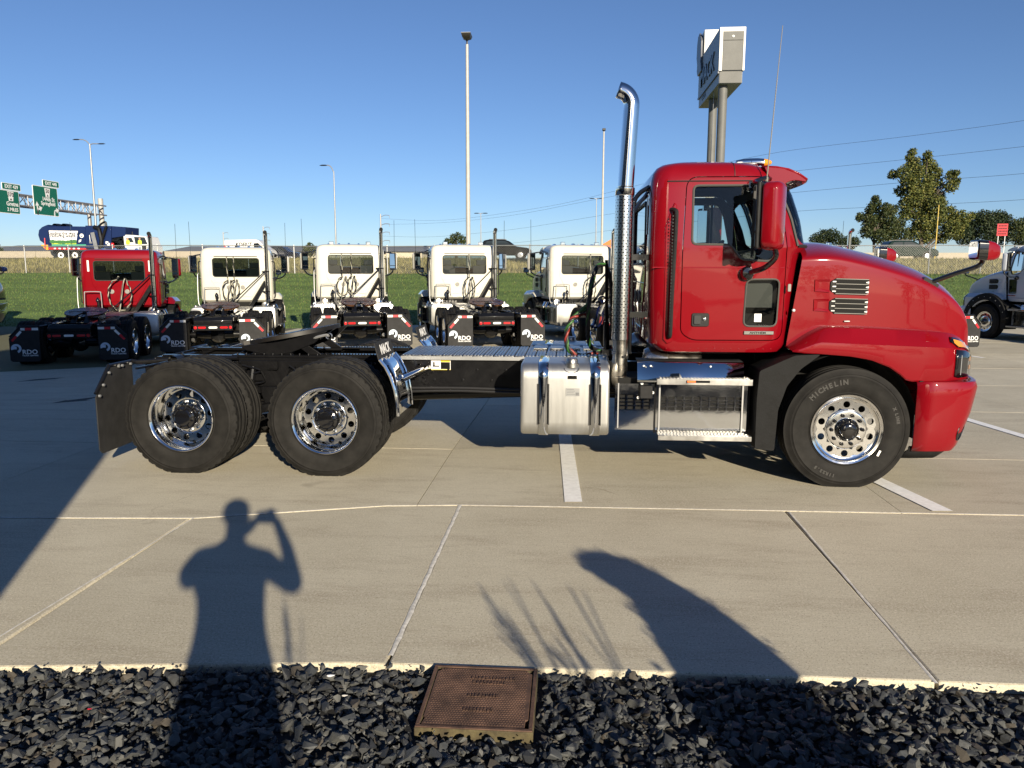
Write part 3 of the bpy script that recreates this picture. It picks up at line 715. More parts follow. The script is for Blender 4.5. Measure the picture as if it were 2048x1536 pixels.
def build_truck():
    T = thing('day_cab_truck', 'long red day cab tractor truck parked side on across the concrete in front', 'truck', (0, 1.22, 0))
    mats2 = [K['red'], K['trim']]
    # ---- cab shell, doors, glazing
    outer = cab_shell(0, 0).mesh('cab', mats2, 0); inner = cab_shell(.045, 1).mesh('in', mats2, 0)
    cut = lambda poly, ax, a, b: prism_mesh(poly, ax, a, b, mats2, 0)
    wins = [('DIFFERENCE', cut(RWIN, 'x', 3.9, 4.4)), ('DIFFERENCE', cut(WSC, 'x', 5.16, 5.9))]
    shell = boolean(outer.copy(), [('DIFFERENCE', inner)])
    cabm = boolean(shell.copy(), [('DIFFERENCE', cut(offp(DOOR, .004), 'y', -1.3, 1.3))]+wins)
    cab = link('cab', cabm, T)
    rb = MB()
    for s in (-1, 1):
        dm = boolean(shell.copy(), [('INTERSECT', cut(offp(DOOR, -.004), 'y', s*.7, s*1.3)), ('DIFFERENCE', cut(WIN, 'y', s*.7, s*1.4)), ('DIFFERENCE', cut(LOWIN, 'y', s*.7, s*1.4))])
        d = link('door', dm, T)
        pane_on_side(WIN, s, -.014).build('door_window', K['glass'], d, smooth=0); pane_on_side(LOWIN, s, -.014).build('lower_window', K['rglass'], d, smooth=0)
        ring_on_side(WIN, .010, s, .0).build('window_seal', K['seal'], d); ring_on_side(LOWIN, .008, s, .001).build('lower_window_seal', K['seal'], d)
        mb = MB(); mb.box(4.96, 5.29, min(s*.93, s*.945), max(s*.93, s*.945), 1.52, 1.80); mb.build('window_sheen_board', K['grey'], d)  # added grey board; its tone stands in for reflections in the lower window
        mb = MB(); mb.bar((5.03, s*1.0, 1.94), (5.03, s*1.0, 2.54), .022, .022); mb.build('vent_bar', K['rubber'], d)
        hx0, hz0, hx1, hz1 = 4.536, 1.357, 4.685, 1.473
        mb = MB(); mb.prism(rrect(hx0, hx1, hz0, hz1, .018), 'y', s*1.018, s*1.036); h = mb.build('door_handle', K['black'], d, bevel=.004)
        mb = MB(); mb.prism(rrect(hx0+.018, hx0+.078, hz0+.02, hz1-.018, .008), 'y', s*1.034, s*1.047); mb.build('paddle', K['trimd'], h, bevel=.004)
        mb = MB(); mb.lathe([(.013, s*1.03), (.013, s*1.044), (.006, s*1.046), (0, s*1.046)], ((hx1-.04), 0, (hz0+hz1)/2+.005), 'y', 14); mb.build('lock', K['chrome'], h)
        mb = MB(); mb.box(4.985, 5.235, s*1.030, s*1.037, 1.292, 1.322); bd = mb.build('badge', K['chrome'], d, bevel=.002)
        lettering('badge_lettering', 'ANTHEM', .024, K['frame'], bd, (5.10, s*1.0385, 1.306), (1 if s < 0 else -1, 0, 0), (0, 0, 1), bold=.0008, sx=1.4, ext=.001)
        mb = MB(); mb.prism(rrect(5.335, 5.362, 1.66, 1.725, .008), 'y', s*1.02, s*1.034); mb.build('key_plate', K['grey'], cab, bevel=.003)
        # recess and grab rail behind the door
        gr = MB(); gr.tube(smooth_path([(4.345, s*1.02, 1.27), (4.352, s*1.085, 1.30), (4.355, s*1.09, 1.6), (4.372, s*1.09, 2.25), (4.365, s*1.075, 2.335), (4.335, s*1.02, 2.35)], 5), .017, 8)
        grab = gr.build('grab_rail', K['black'], T)
        mb = MB(); mb.prism([(4.295, 1.24), (4.33, 1.20), (4.375, 1.22), (4.385, 2.38), (4.36, 2.41), (4.315, 2.30), (4.285, 2.20)], 'y', s*1.0, s*1.034); mb.build('rail_recess', K['red'], cab, bevel=.012)
        mb = MB()
        for k in range(34): mb.box(4.338, 4.348, s*1.096, s*1.103, 1.36+.028*k, 1.372+.028*k)
        o = mb.build('grip_teeth', K['trimd'], grab, smooth=0); o['kind'] = 'stuff'
    st = MB(); st.prism(rrect(5.07, 5.13, 1.40, 1.47, .002), 'y', -1.0175, -1.019); st.build('paper_sticker', K['whitep'], T)
    # drip and panel seams
    for z_ in (2.585,):
        mb = MB(); pts = [(x, -cab_y(x, z_)-.001, z_) for x in np.linspace(4.30, 5.14, 14)]; mb.tube(pts, .006, 6); mb.tube([(x, -y, z) for x, y, z in pts], .006, 6); mb.build('drip_rail', K['rubber'], cab)
    mb = MB()
    for s in (-1, 1):
        pts = []
        for z in (2.625, 2.66, 2.69, 2.715, 2.74, 2.757, 2.772): pts.append((4.86+.0*z, s*(cab_y(4.86, z)+.0005), z+.0005))
        mb.tube(pts, .0045, 5)
    mb.build('roof_seam', K['rubber'], cab)
    # body crease, rivets, bonnet seam
    for s in (-1, 1):
        for xa, xb in ((4.19, 4.43), (4.455, 5.305), (5.335, 5.40)):
            mb = MB(); mb.tube([(x, s*(cab_y(x, 1.862)-.002), 1.862) for x in np.linspace(xa, xb, 9)], .0065, 6); mb.build('body_crease', K['red'], cab, smooth=60)
        mb = MB()
        for x in np.linspace(4.33, 5.30, 15): mb.lathe([(.0, s*(cab_y(x, 1.16)+.004)), (.006, s*(cab_y(x, 1.16)+.002)), (.007, s*(cab_y(x, 1.16)-.004))], (x, 0, 1.163), 'y', 6)
        o = mb.build('rivet', K['red'], cab); o['kind'] = 'stuff'
        mb = MB(); mb.lathe([(.0, s*1.018), (.012, s*1.017), (.016, s*1.008)], (5.40, 0, 1.50), 'y', 10); mb.build('cab_bolt', K['galv'], cab)
    # windscreen and rear window
    g = []
    for z in np.linspace(2.045, 2.555, 8):
        xf = float(np.interp(z, [q[0] for q in CABSEC], [q[2] for q in CABSEC])); hw = float(np.interp(z, [q[0] for q in CABSEC], [q[3] for q in CABSEC])); bu = float(np.interp(z, [q[0] for q in CABSEC], [q[4] for q in CABSEC])); rf = .26
        row = []
        for y in np.linspace(-.972, .972, 33):
            dy = max(0, abs(y)-(hw-rf)); x = xf-rf+sqrt(max(0, rf*rf-dy*dy))+bu*(1-(y/hw)**2); row.append((x-.012, y, z))
        g.append(row)
    mb = MB(); mb.grid(g); ws = mb.build('windscreen', K['glass'], T, smooth=80)
    edge = [(p[0]+.012, p[1], p[2]) for p in g[0]]+[(r_[-1][0]+.012, r_[-1][1], r_[-1][2]) for r_ in g[1:]]+[(p[0]+.012, p[1], p[2]) for p in g[-1][::-1][1:]]+[(r_[0][0]+.012, r_[0][1], r_[0][2]) for r_ in g[::-1][1:]]
    mb = MB(); mb.tube(edge, .016, 6, caps=False); mb.build('windscreen_seal', K['rubber'], ws)
    mb = MB()
    for y0, y1 in ((-.55, -.05), (.15, .65)): mb.tube([(5.56, y0, 2.03), (5.545, y0+.05, 2.09), (5.49, y1, 2.18)], .008, 5)
    mb.build('wiper', K['black'], ws)
    mb = MB(); n = len(RWIN); mb.add([(4.172, y, z) for y, z in RWIN], [tuple(range(n))]); rw = mb.build('rear_window', K['rglass'], T, smooth=0)
    mb = MB(); pts = [(4.158, y, z) for y, z in offp(RWIN, .004)]; mb.tube(pts+pts[:1], .012, 6, caps=False); mb.build('rear_window_seal', K['rubber'], rw)
    # back wall details: pressed ribs, grommets, lamp bar, reflective tape, roof lamps
    mb = MB()
    for pts in ([(-.80, 2.4), (-.72, 1.8), (-.38, 1.20)], [(.80, 2.4), (.72, 1.8), (.38, 1.20)]):
        p_ = [(4.160, a, b) for a, b in pts]; mb.tube(p_, .008, 5)
    mb.tube([(4.160, -.66, 1.72), (4.160, .66, 1.72)], .006, 5); mb.tube([(4.161, -.45, 1.30), (4.161, .45, 1.30)], .006, 5)
    mb.build('pressed_rib', K['red'], cab)
    for y in (-.17, .23):
        mb = MB(); mb.lathe([(.062, 4.162), (.062, 4.150), (.05, 4.148), (.05, 4.156), (0, 4.156)], (0, y, 1.58), 'x', 20); mb.build('grommet', K['grey'], cab)
    mb = MB(); mb.bar((4.155, -.62, 2.50), (4.155, .62, 2.50), .03, .018); mb.build('lamp_bar', K['rubber'], cab, bevel=.004)
    for y in (-.30, .30):
        mb = MB(); mb.box(4.196, 4.202, y-.16, y+.16, 2.615, 2.655); o = mb.build('reflective_tape', K['tapew'], cab); o.rotation_euler = (0, 0, 0)
    for y in (-.80, .80): mb = MB(); mb.box(4.152, 4.158, y-.025, y+.025, 2.15, 2.46); mb.build('reflective_tape', K['tapew'], cab)
    # sun visor
    mb = MB(); g = []
    for y in np.linspace(-.99, .99, 19):
        q = 1-abs(y/.99)**2.6; tipx = 5.452+.15*q; tipz = 2.592+.02*q
        top = 2.700+.035*q; x0 = 5.10+.05*q
        g.append([(x0, y*.93, top), (x0+(tipx-x0)*.30, y*.965, top-.008), (x0+(tipx-x0)*.58, y*.975, top-(top-tipz)*.26), (x0+(tipx-x0)*.82, y*.98, top-(top-tipz)*.60), (tipx, y*.98, tipz)])
    mb.grid(g); vis_ = mb.build('sun_visor', K['red'], T, smooth=60, solid=.018, off=1)
    for s in (-1, 1):
        mb = MB(); mb.prism(rpoly([(5.10, 2.705), (5.26, 2.69), (5.38, 2.645), (5.458, 2.592), (5.452, 2.578), (5.36, 2.592), (5.295, 2.575), (5.258, 2.53), (5.235, 2.455), (5.20, 2.47), (5.165, 2.59)], .025, 3), 'y', s*.945, s*.972); mb.build('visor_end', K['red'], vis_, bevel=.008)
    # roof marker horns
    for y in (-.62, -.3, 0, .3, .62):
        x0 = 4.985; x1 = x0+.20+.02; z0 = 2.772-.02*abs(y/.62)
        mb = MB(); prof = [(.0, -.165), (.018, -.155), (.030, -.11), (.037, -.04), (.038, .03), (.034, .085)]
        mb.lathe([(r_, h) for r_, h in prof], (x0+.11, y, z0+.030), 'x', 18); mb.box(x0+.0, x0+.17, y-.02, y+.02, z0-.02, z0+.01); hn = mb.build('roof_lamp', K['chrome'], T)
        mb = MB(); mb.lathe([(.0335, .085), (.028, .12), (.016, .148), (0, .158)], (x0+.11, y, z0+.030), 'x', 18); mb.build('amber_lens', K['amber'], hn)
    # whip aerial
    mb = MB(); a = Vector((5.105, -1.06, 2.53)); b = Vector((5.175, -1.06, 3.80)); mb.tube([a, a.lerp(b, .06), a.lerp(b, .061), a.lerp(b, .5), b], [.013, .011, .0055, .0042, .003], 6); an = mb.build('antenna', K['grey'], T)
    mb = MB()
    for k in range(34): p0, p1 = a.lerp(b, .08+.018*k), a.lerp(b, .089+.018*k); mb.tube([p0, p1], .0052, 6)
    o = mb.build('spiral_wrap', K['galv'], an); o['kind'] = 'stuff'
    # interior
    mb = MB(); mb.box(4.25, 5.30, -.94, .94, 1.17, 1.20); mb.build('cab_floor', K['trimd'], T)
    for y in (-.52, .52):
        mb = MB(); mb.prism(rpoly([(4.42, 1.62), (4.92, 1.60), (4.94, 1.74), (4.50, 1.76), (4.36, 2.14), (4.26, 2.14), (4.30, 1.7)], .05), 'y', y-.25, y+.25)
        seat = mb.build('seat', K['trim'], T, bevel=.05, seg=3)
        mb = MB(); mb.prism(rpoly([(4.27, 2.15), (4.36, 2.15), (4.34, 2.31), (4.25, 2.31)], .03), 'y', y-.13, y+.13); mb.build('headrest', K['trim'], seat, bevel=.03, seg=3)
        mb = MB(); mb.box(4.45, 4.8, y-.16, y+.16, 1.2, 1.6); mb.build('seat_base', K['trimd'], seat)
    mb = MB(); mb.prism(rpoly([(4.98, 1.25), (5.02, 1.85), (4.98, 1.97), (5.14, 2.03), (5.35, 2.01), (5.33, 1.25)], .04), 'y', -.76, .76); mb.build('dashboard', K['trimd'], T, bevel=.03)
    mb = MB(); c = Vector((4.93, .52, 1.98)); ax = Vector((-.75, 0, .66)).normalized(); e1 = Vector((0, 1, 0)); e2 = ax.cross(e1)
    pts = [c+(e1*cos(2*pi*k/28)+e2*sin(2*pi*k/28))*.21 for k in range(29)]; mb.tube(pts, .014, 7, caps=False)
    for k in range(3): mb.bar(c, c+(e1*cos(2.1*k+.5)+e2*sin(2.1*k+.5))*.2, .03, .012)
    mb.bar(c, c-ax*.3, .06, .06); mb.build('steering_wheel', K['black'], T)
    # ---- bonnet
    HS = [(5.475, .955, 1.945, 2.095), (5.60, .95, 1.955, 2.105), (5.72, .945, 1.955, 2.11), (5.86, .94, 1.935, 2.085), (6.2, .92, 1.85, 2.005), (6.5, .89, 1.76, 1.915), (6.73, .855, 1.65, 1.805), (6.89, .81, 1.53, 1.68), (6.98, .77, 1.38, 1.52), (7.015, .71, 1.17, 1.30), (7.03, .67, 1.0, 1.10)]
    def half(x, w_, zs, zt):
        zb_ = 1.15 if x < 6.4 else .96
        return [(x, -w_, zb_), (x, -w_, 1.20 if zs > 1.25 else (zs+.96)/2), (x, -w_+.004, max(1.0, zs-.22)), (x, -w_+.007, zs-.045), (x, -w_+.011, zs-.012), (x+.004, -w_+.024, zs+.006), (x+.01, -w_+.13, zs+.36*(zt-zs)), (x+.03, -.52, zs+.80*(zt-zs)), (x+.05, -.30, zt-.008), (x+.06, 0, zt)]
    rows_ = []
    for s in HS:
        h = [(q_[0]-.115*max(0, 1-(s[0]-5.475)/.35)*min(1, max(0, (2.0-q_[2])/.85)), q_[1], q_[2]) for q_ in half(*s)]; rows_.append(h+[(p[0], -p[1], p[2]) for p in h[::-1][1:]])
    mb = MB(); mb.grid(rows_); hood = mb.build('bonnet', K['red'], T, smooth=80, sub=2)
    for s in (-1, 1):
        mb = MB(); mb.box(5.845, 5.895, s*.946, s*.955, 1.40, 1.412); mb.build('bonnet_glint_bar', K['galv'], hood, bevel=.003)  # pale bar standing in for a highlight on the bonnet side
    mb = MB(); nose = rows_[-1]; mb.prism([(p[1]*.97, p[2]-.01) for p in nose], 'x', 7.01, 7.055); gr = mb.build('grille', K['black'], T)
    mb = MB()
    for k in range(9): mb.box(7.05, 7.08, -.55, .55, .68+.042*k, .69+.042*k)
    mb.box(7.0, 7.06, -.58, .58, .62, 1.02); mb.build('grille_bar', K['chrome'], gr)
    # vents in the bonnet side
    for s in (-1, 1):
        for zc in (1.703, 1.536):
            x0, x1, zt, zb = 5.712, 6.038, zc+.072, zc-.062; yv = .944
            mb = MB(); mb.prism(rpoly([(x0, zb+.03), (x0, zt-.03), (x0+.05, zt), (x1, zt-.012), (x1-.004, zb), (x0+.045, zb)], .01, 2), 'y', s*.90, s*(yv+.006)); v = mb.build('bonnet_vent', K['frame'], T, bevel=.004)
            mb = MB(); mb.prism([(x0+.052, zb+.010), (x0+.052, zt-.012), (x1-.012, zt-.022), (x1-.014, zb+.010)], 'y', s*(yv+.004), s*(yv+.0075)); mb.build('vent_opening', K['dark'], v)
            for k in range(4):
                z = zt-.006-.040*k-.002*k; mb = MB(); mb.bar((x0+.045, s*(yv+.012), z), (x1-.008, s*(yv+.008), z-.006), .010, .0045); mb.build('vent_bar', K['grey'], v)
            for k in range(3):
                z = zt-.030-.041*k; mb = MB(); mb.box(x0+.018, x0+.048, s*(yv+.004), s*(yv+.010), z-.005, z+.005); mb.prism([(x1-.006, z+.002), (x1-.006, z-.016), (x1-.030, z-.011), (x1-.030, z-.004)], 'y', s*(yv+.004), s*(yv+.012)); mb.build('vent_fin', K['galv'], v)
            # pressed scoop in front of the vent
            mb = MB(); yy = .950; a = [(x0-.13, zb+.02), (x0-.13, zt-.015), (x0-.005, zt-.012), (x0-.005, zb+.012)]; b = [(x0-.095, zb+.045), (x0-.095, zt-.035), (x0-.0, zt-.028), (x0-.0, zb+.03)]
            for A_, B_ in (((a[0], a[1]), (b[0], b[1])), ((a[1], a[2]), (b[1], b[2])), ((a[3], a[0]), (b[3], b[0]))):
                mb.add([(A_[0][0], s*(yy+.002), A_[0][1]), (A_[1][0], s*(yy+.002), A_[1][1]), (B_[1][0], s*(yy-.008), B_[1][1]), (B_[0][0], s*(yy-.008), B_[0][1])], [(0, 1, 2, 3)])
            mb.build('pressed_scoop', K['red'], hood, smooth=0, solid=.006)
    # ---- front fenders, lamps, bumper
    Y0 = [(5.36, 1.19), (5.5, 1.2), (6.45, 1.2), (6.62, 1.185), (6.75, 1.13), (6.86, 1.035), (6.94, .91), (6.985, .79), (7.0, .70)]
    ZB = [(5.36, 1.158), (5.45, 1.15), (5.6, 1.145), (5.83, 1.128), (6.0, 1.10), (6.16, 1.038), (6.25, .975), (6.31, .922), (7.0, .922)]
    ZC = [(5.36, 1.165), (5.575, 1.25), (6.62, 1.212), (6.80, 1.19), (6.94, 1.12), (7.0, 1.05)]
    ZR = [(5.36, 1.18), (5.53, 1.30), (5.66, 1.365), (6.0, 1.362), (6.5, 1.335), (6.70, 1.318), (6.82, 1.27), (6.94, 1.17), (7.0, 1.08)]
    v1 = lambda t_, x: lerp(t_, x)[0]
    ST = sorted(set([round(x, 3) for x in np.linspace(5.36, 7.0, 36)]))
    for s in (-1, 1):
        g = []
        for x in ST:
            y0, zb, zc, zr = v1(Y0, x), v1(ZB, x), v1(ZC, x), v1(ZR, x); yi = min(y0-.02, .93 if x < 6.6 else .93-.5*(x-6.6)); yr = y0-.115 if y0 > 1.0 else (y0+yi)/2
            zc = max(zc, zb+.008); zr = max(zr, zc+.006); yr = max(yr, yi+.02)
            g.append([(x, s*(y0-.05), zb-.002), (x, s*(y0-.008), zb), (x, s*y0, zb+.012 if zc-zb > .03 else zb+.004), (x, s*(y0+.004), (zb+zc)/2), (x, s*y0, zc-.006), (x, s*(y0-.012), zc+.004), (x, s*(yr+.016), zr-.008), (x, s*(yr-.006), zr), (x, s*(yr-.05), zr+.002), (x, s*yi, zr+.004)])
        mb = MB(); mb.grid(g); fd = mb.build('fender', K['red'], T, smooth=32)
        # headlamp wrapped round the corner
        g = []; g2 = []; g3 = []
        for x in np.linspace(6.70, 6.965, 12):
            y0 = v1(Y0, x)+.009; zt = v1(ZC, x)-.012; zl = .952+.25*max(0, 6.745-x)
            g.append([(x, s*y0, z) for z in np.linspace(zl, zt, 4)])
        mb = MB(); mb.grid(g); hl = mb.build('headlamp', K['gloss'], T, smooth=60, solid=.012)
        for x in np.linspace(6.755, 6.93, 8): y0 = v1(Y0, x)+.0165; g2.append([(x, s*y0, z) for z in (.975, 1.06, v1(ZC, x)-.055)])
        mb = MB(); mb.grid(g2); mb.build('headlamp_lens', K['clear'], hl, smooth=60)
        for zc_ in (1.03, 1.10):
            g4 = [[(x, s*(v1(Y0, x)+.0205), z) for z in (zc_-.018, zc_+.018)] for x in np.linspace(6.86, 6.91, 4)]; mb = MB(); mb.grid(g4); mb.build('marker_lens', K['amber'], hl, smooth=60)
        for x in np.linspace(6.66, 6.90, 9):
            y0, zc, zr = v1(Y0, x), v1(ZC, x), v1(ZR, x); t0 = .0 if x > 6.72 else (6.72-x)/.06*.55; yr = y0-.115 if y0 > 1.0 else y0-.05
            g3.append([(x, s*(y0+.004+(yr-y0)*t), zc+.006+(zr-zc)*t) for t in (max(.04, t0*.9), .34, .66)])
        mb = MB(); mb.grid(g3); tl = mb.build('turn_lamp', K['gloss'], T, smooth=60, solid=.01)
        g5 = [[(p[0], p[1]*1.006, p[2]+.005) for p in (r_[0], r_[1], [(a+b)/2 for a, b in zip(r_[1], r_[2])])] for r_ in g3[1:-1]]; mb = MB(); mb.grid(g5); mb.build('amber_lens', K['amber'], tl, smooth=60)
        # wheel well liner
        mb = MB(); rows_ = []
        for k in range(15):
            a = radians(-12+204*k/14); rows_.append([(FA-.02+.60*cos(a), s*y, HUB+.045+.60*sin(a)) for y in (1.17, .55)])
        mb.grid(rows_); mb.build('wheel_well', K['dark'], T, smooth=80)
        mb = MB(); mb.box(5.2, 6.5, s*.52, s*.55, .55, 1.3); mb.build('inner_panel', K['dark'], T)
        # black plastic rear fender extension
        pl = [L(*q, -1.2) for q in ((1519, 742), (1590, 711), (1642, 709), (1602, 738), (1574, 772), (1556, 820), (1548, 902), (1509, 898), (1513, 800))]
        mb = MB(); mb.prism(rpoly(pl, .02, 3), 'y', s*1.205, s*.80); mb.build('fender_extension', K['wing'], T, bevel=.012)
    BX = [(1.2, 6.385), (1.198, 6.55), (1.188, 6.70), (1.168, 6.815), (1.115, 6.882), (1.0, 6.935), (.85, 6.985), (.6, 7.035), (.3, 7.065), (0., 7.075)]
    def bump_row(z, dx, dy): return [(x+dx*np.clip((x-6.38)/.5, 0, 1), -(y-dy if y > 0 else 0), z) for y, x in BX]
    rows_ = []
    for z, dx, dy in ((.36, -.16, .06), (.345, -.13, .012), (.38, -.115, .002), (.52, -.07, 0), (.66, -.025, 0), (.80, .0, 0), (.875, .012, 0), (.905, .006, .008), (.915, -.03, .05)):
        h = bump_row(z, dx, dy); rows_.append(h+[(p[0], -p[1], p[2]) for p in h[::-1][1:]])
    mb = MB(); mb.grid(rows_); bp = mb.build('bumper', K['red'], T, smooth=50, solid=.02, off=1)
    mb = MB(); low = [(p[0]-.02, p[1]*.995, .338) for p in rows_[1]]; low2 = [(p[0]-.10, p[1]*.955, .255) for p in rows_[1]]; mb.grid([[(p[0], p[1], .36) for p in low], low, low2]); mb.build('bumper_valance', K['black'], bp, smooth=60, solid=.01)
    for s in (-1, 1):
        c = Vector((6.775, s*1.140, .51)); tx = Vector((.76, -s*.65, .10)).normalized(); up = Vector((.16, 0, 1)).normalized(); nn = Vector((.65, s*.76, -.10)).normalized()
        pts = [c+nn*.022+tx*(.046*cos(2*pi*k/20))+(up*.085+tx*.01)*sin(2*pi*k/20) for k in range(20)]
        mb = MB(); mb.add(pts, [tuple(range(20))]); fl_ = mb.build('fog_lamp_opening', K['frame'], bp, smooth=0); mb = MB(); mb.tube(pts+pts[:1], .006, 6, caps=False); mb.build('lamp_surround', K['gloss'], fl_)
    mb = MB()
    for s in (-1, 1): mb.bar((6.40, s*1.19, .923), (6.86, s*1.03, .923), .035, .012)
    mb.build('bumper_gap', K['dark'], bp)
    # ---- mirrors
    for s in (-1, 1):
        x0, x1, z0, z1 = 4.972, 5.172, 2.0, 2.54
        mb = MB(); rings = []
        for y, e in ((-1.285, .0), (-1.30, -.002), (-1.40, .004), (-1.45, .014), (-1.475, .036), (-1.484, .062)):
            rings.append([(x, -s*y, z) for x, z in rrect(x0+.035+e*.5, x1-e, z0+e, z1-e, max(.015, .05-e*.5), 4)])
        RM = Matrix.Translation((x0+.1, s*1.38, 0)) @ Matrix.Rotation(s*radians(25), 4, 'Z') @ Matrix.Translation((-x0-.1, -s*1.38, 0))
        mb.loft(rings); mb.xform(RM); mr_ = mb.build('mirror', K['red'], T, smooth=50)
        mb = MB(); mb.prism([(p[0], p[1]) for p in rrect(x0+.008, x0+.04, z0+.01, z1-.005, .012, 3)], 'y', s*1.27, s*1.485); mb.xform(RM); mb.build('mirror_bezel', K['black'], mr_, bevel=.012)
        mb = MB(); mb.box(x0+.003, x0+.007, s*1.29, s*1.465, 2.15, z1-.03); mb.box(x0+.003, x0+.007, s*1.29, s*1.465, z0+.03, 2.13); mb.xform(RM); mb.build('mirror_glass', K['mirror'], mr_)
        mb = MB(); mb.tube(smooth_path([(5.15, s*.99, 2.60), (5.10, s*1.05, 2.60), (5.0, s*1.10, 2.565), (5.0, s*1.22, 2.545), (5.07, s*1.34, 2.52)], 5), .020, 8)
        mb.box(4.95, 5.01, s*1.05, s*1.13, 2.49, 2.565)
        mb.tube(smooth_path([(5.13, s*1.36, 2.01), (5.14, s*1.34, 1.94), (5.08, s*1.24, 1.86), (5.0, s*1.10, 1.82)], 5), .022, 8); mb.lathe([(.0, 1.02*s), (.058, 1.03*s), (.060, 1.07*s), (.046, 1.10*s), (0, 1.105*s)], (4.985, 0, 1.815), 'y', 16)
        mb.build('mirror_arm', K['gloss'], T)
        # bonnet mirror on its arm
        b0 = Vector((6.60, s*.80, 1.735)); b1 = Vector((6.89, s*1.0, 1.885)) ; hd = Vector((6.905, s*1.03, 1.955))
        mb = MB(); mb.tube(smooth_path([b0, b0.lerp(b1, .5), b1+Vector((-.03, 0, -.02)), b1+Vector((.03, 0, .02)), hd], 5), [.020]*21, 8); mb.obox(b0, Vector((.060, 0, -.034)), (0, .028, 0), (.010, 0, .018)); arm = mb.build('bonnet_mirror_arm', K['gloss'], T)
        mb = MB(); rings = []
        for x, e in ((-.075, .012), (-.07, .0), (0, -.002), (.06, .006), (.105, .024), (.125, .05)):
            rings.append([(hd.x+x, hd.y+a, hd.z+.045+b-.1*x) for a, b in rrect(-.085+e, .085-e, -.075+e, .085-e, .03, 4)])
        mb.loft(rings[2:]); bm_ = mb.build('bonnet_mirror', K['red'], T, smooth=50); mb = MB(); mb.loft(rings[:3]); mb.build('mirror_bezel', K['gloss'], bm_); mb = MB(); mb.prism([(hd.y+a, hd.z+.052+b) for a, b in rrect(-.07, .07, -.06, .07, .02, 4)], 'x', hd.x-.080, hd.x-.076); mb.build('mirror_glass', K['mirror'], bm_)
    # ---- chassis
    for s in (-1, 1):
        mb = MB(); yo = s*.43; x0, x1 = -.62, 6.6; zt, zb = .975, .70
        mb.box(x0, x1, min(yo, yo-s*.012), max(yo, yo-s*.012), zb, zt); mb.box(x0, x1, min(yo-s*.012, yo-s*.09), max(yo-s*.012, yo-s*.09), zt-.012, zt); mb.box(x0, x1, min(yo-s*.012, yo-s*.09), max(yo-s*.012, yo-s*.09), zb, zb+.012)
        rail = mb.build('frame_rail', K['frame'], T, bevel=.003)
        mb = MB()
        for k in range(46):
            x = -.4+.05*k; 
            for z in (.93, .86) if k % 3 else (.93, .90, .82): mb.lathe([(.013, s*.43), (.013, s*.444), (.008, s*.448), (0, s*.448)], (x+random.uniform(-.01, .01), 0, z), 'y', 6)
        for k in range(14): mb.lathe([(.012, s*.43), (.012, s*.444), (0, s*.446)], (1.9+.14*k, 0, .78+.1*(k % 2)), 'y', 6)
        o = mb.build('frame_bolt', K['frame'], rail); o['kind'] = 'stuff'
        # outer flitch, hangers, suspension
        mb = MB(); mb.box(.25, 1.1, s*.432, s*.45, .60, .95); mb.prism([(.45, .70), (.90, .70), (.80, .42), (.72, .30), (.62, .30), (.55, .42)], 'y', s*.44, s*.52); mb.build('suspension_hanger', K['frame'], T, bevel=.006)
        mb = MB(); mb.tube(smooth_path([(-.30, s*.55, .40), (.05, s*.56, .36), (.67, s*.57, .52), (1.27, s*.56, .36), (1.62, s*.55, .40)], 8), .045, 8); mb.build('leaf_spring', K['frame'], T)
        for x in (.33, 1.0):
            mb = MB(); mb.tube([(x, s*.57, .42), (x+.05, s*.55, .66), (x+.08, s*.52, .90)], [.038, .038, .026], 10); mb.build('shock_absorber', K['frame'], T)
        for x in (.0, RA2):
            mb = MB(); mb.lathe([(.10, .56), (.135, .60), (.12, .66), (.135, .72), (.12, .78), (.10, .82)], (x+.22, s*.50, 0), 'z', 16); mb.build('air_bag', K['tyre'], T)
            mb = MB(); mb.lathe([(.075, -.1), (.088, -.08), (.088, .07), (.06, .1)], (x+.30, s*.44, .50), 'x', 14); mb.build('brake_chamber', K['frame'], T)
    for x in (0., RA2):
        mb = MB(); mb.tube([(x, -1.0, HUB), (x, -.5, HUB), (x, -.28, HUB), (x, .28, HUB), (x, .5, HUB), (x, 1.0, HUB)], [.07, .075, .10, .10, .075, .07], 14); mb.lathe([(.02, -.16), (.15, -.12), (.21, 0), (.15, .12), (.09, .3), (.05, .34)], (x, 0, HUB), 'x', 18); mb.build('drive_axle', K['frame'], T)
    mb = MB(); mb.tube([(.34, 0, .52), (RA2-.2, 0, .52)], .055, 12); mb.tube([(RA2+.3, 0, .55), (4.4, 0, .66)], .06, 12); mb.build('drive_shaft', K['frame'], T)
    mb = MB(); mb.tube([(FA, -1.0, HUB), (FA, -.7, HUB-.06), (FA, .7, HUB-.06), (FA, 1.0, HUB)], .07, 10); mb.build('front_axle', K['frame'], T)
    for x in (-.58, .35, .95, 1.75, 2.8, 3.7):
        mb = MB(); mb.box(x-.05, x+.05, -.42, .42, .74, .95); mb.build('cross_member', K['frame'], T, bevel=.006)
    mb = MB(); mb.box(4.3, 6.5, -.40, .40, .62, 1.15); mb.build('engine', K['dark'], T)
    # clutter of valves, lines and brackets between the rails and wheels
    mb = MB(); random.seed(11)
    for k in range(60):
        x = random.uniform(.30, 1.05); z = random.uniform(.45, .92); y = random.choice((-1, 1))*random.uniform(.45, .60); a = random.uniform(.012, .05)
        mb.box(x-a, x+a, y-.02, y+.02, z-a*.7, z+a*.7)
    for k in range(26):
        x = random.uniform(.2, 1.2); s = random.choice((-1, 1)); y = s*random.uniform(.47, .58); z = random.uniform(.5, .92); mb.tube(smooth_path([(x, y, z), (x+random.uniform(-.2, .2), y+.02, z-random.uniform(.05, .2)), (x+random.uniform(-.3, .3), y, z-random.uniform(.0, .15))], 4), .010, 5)
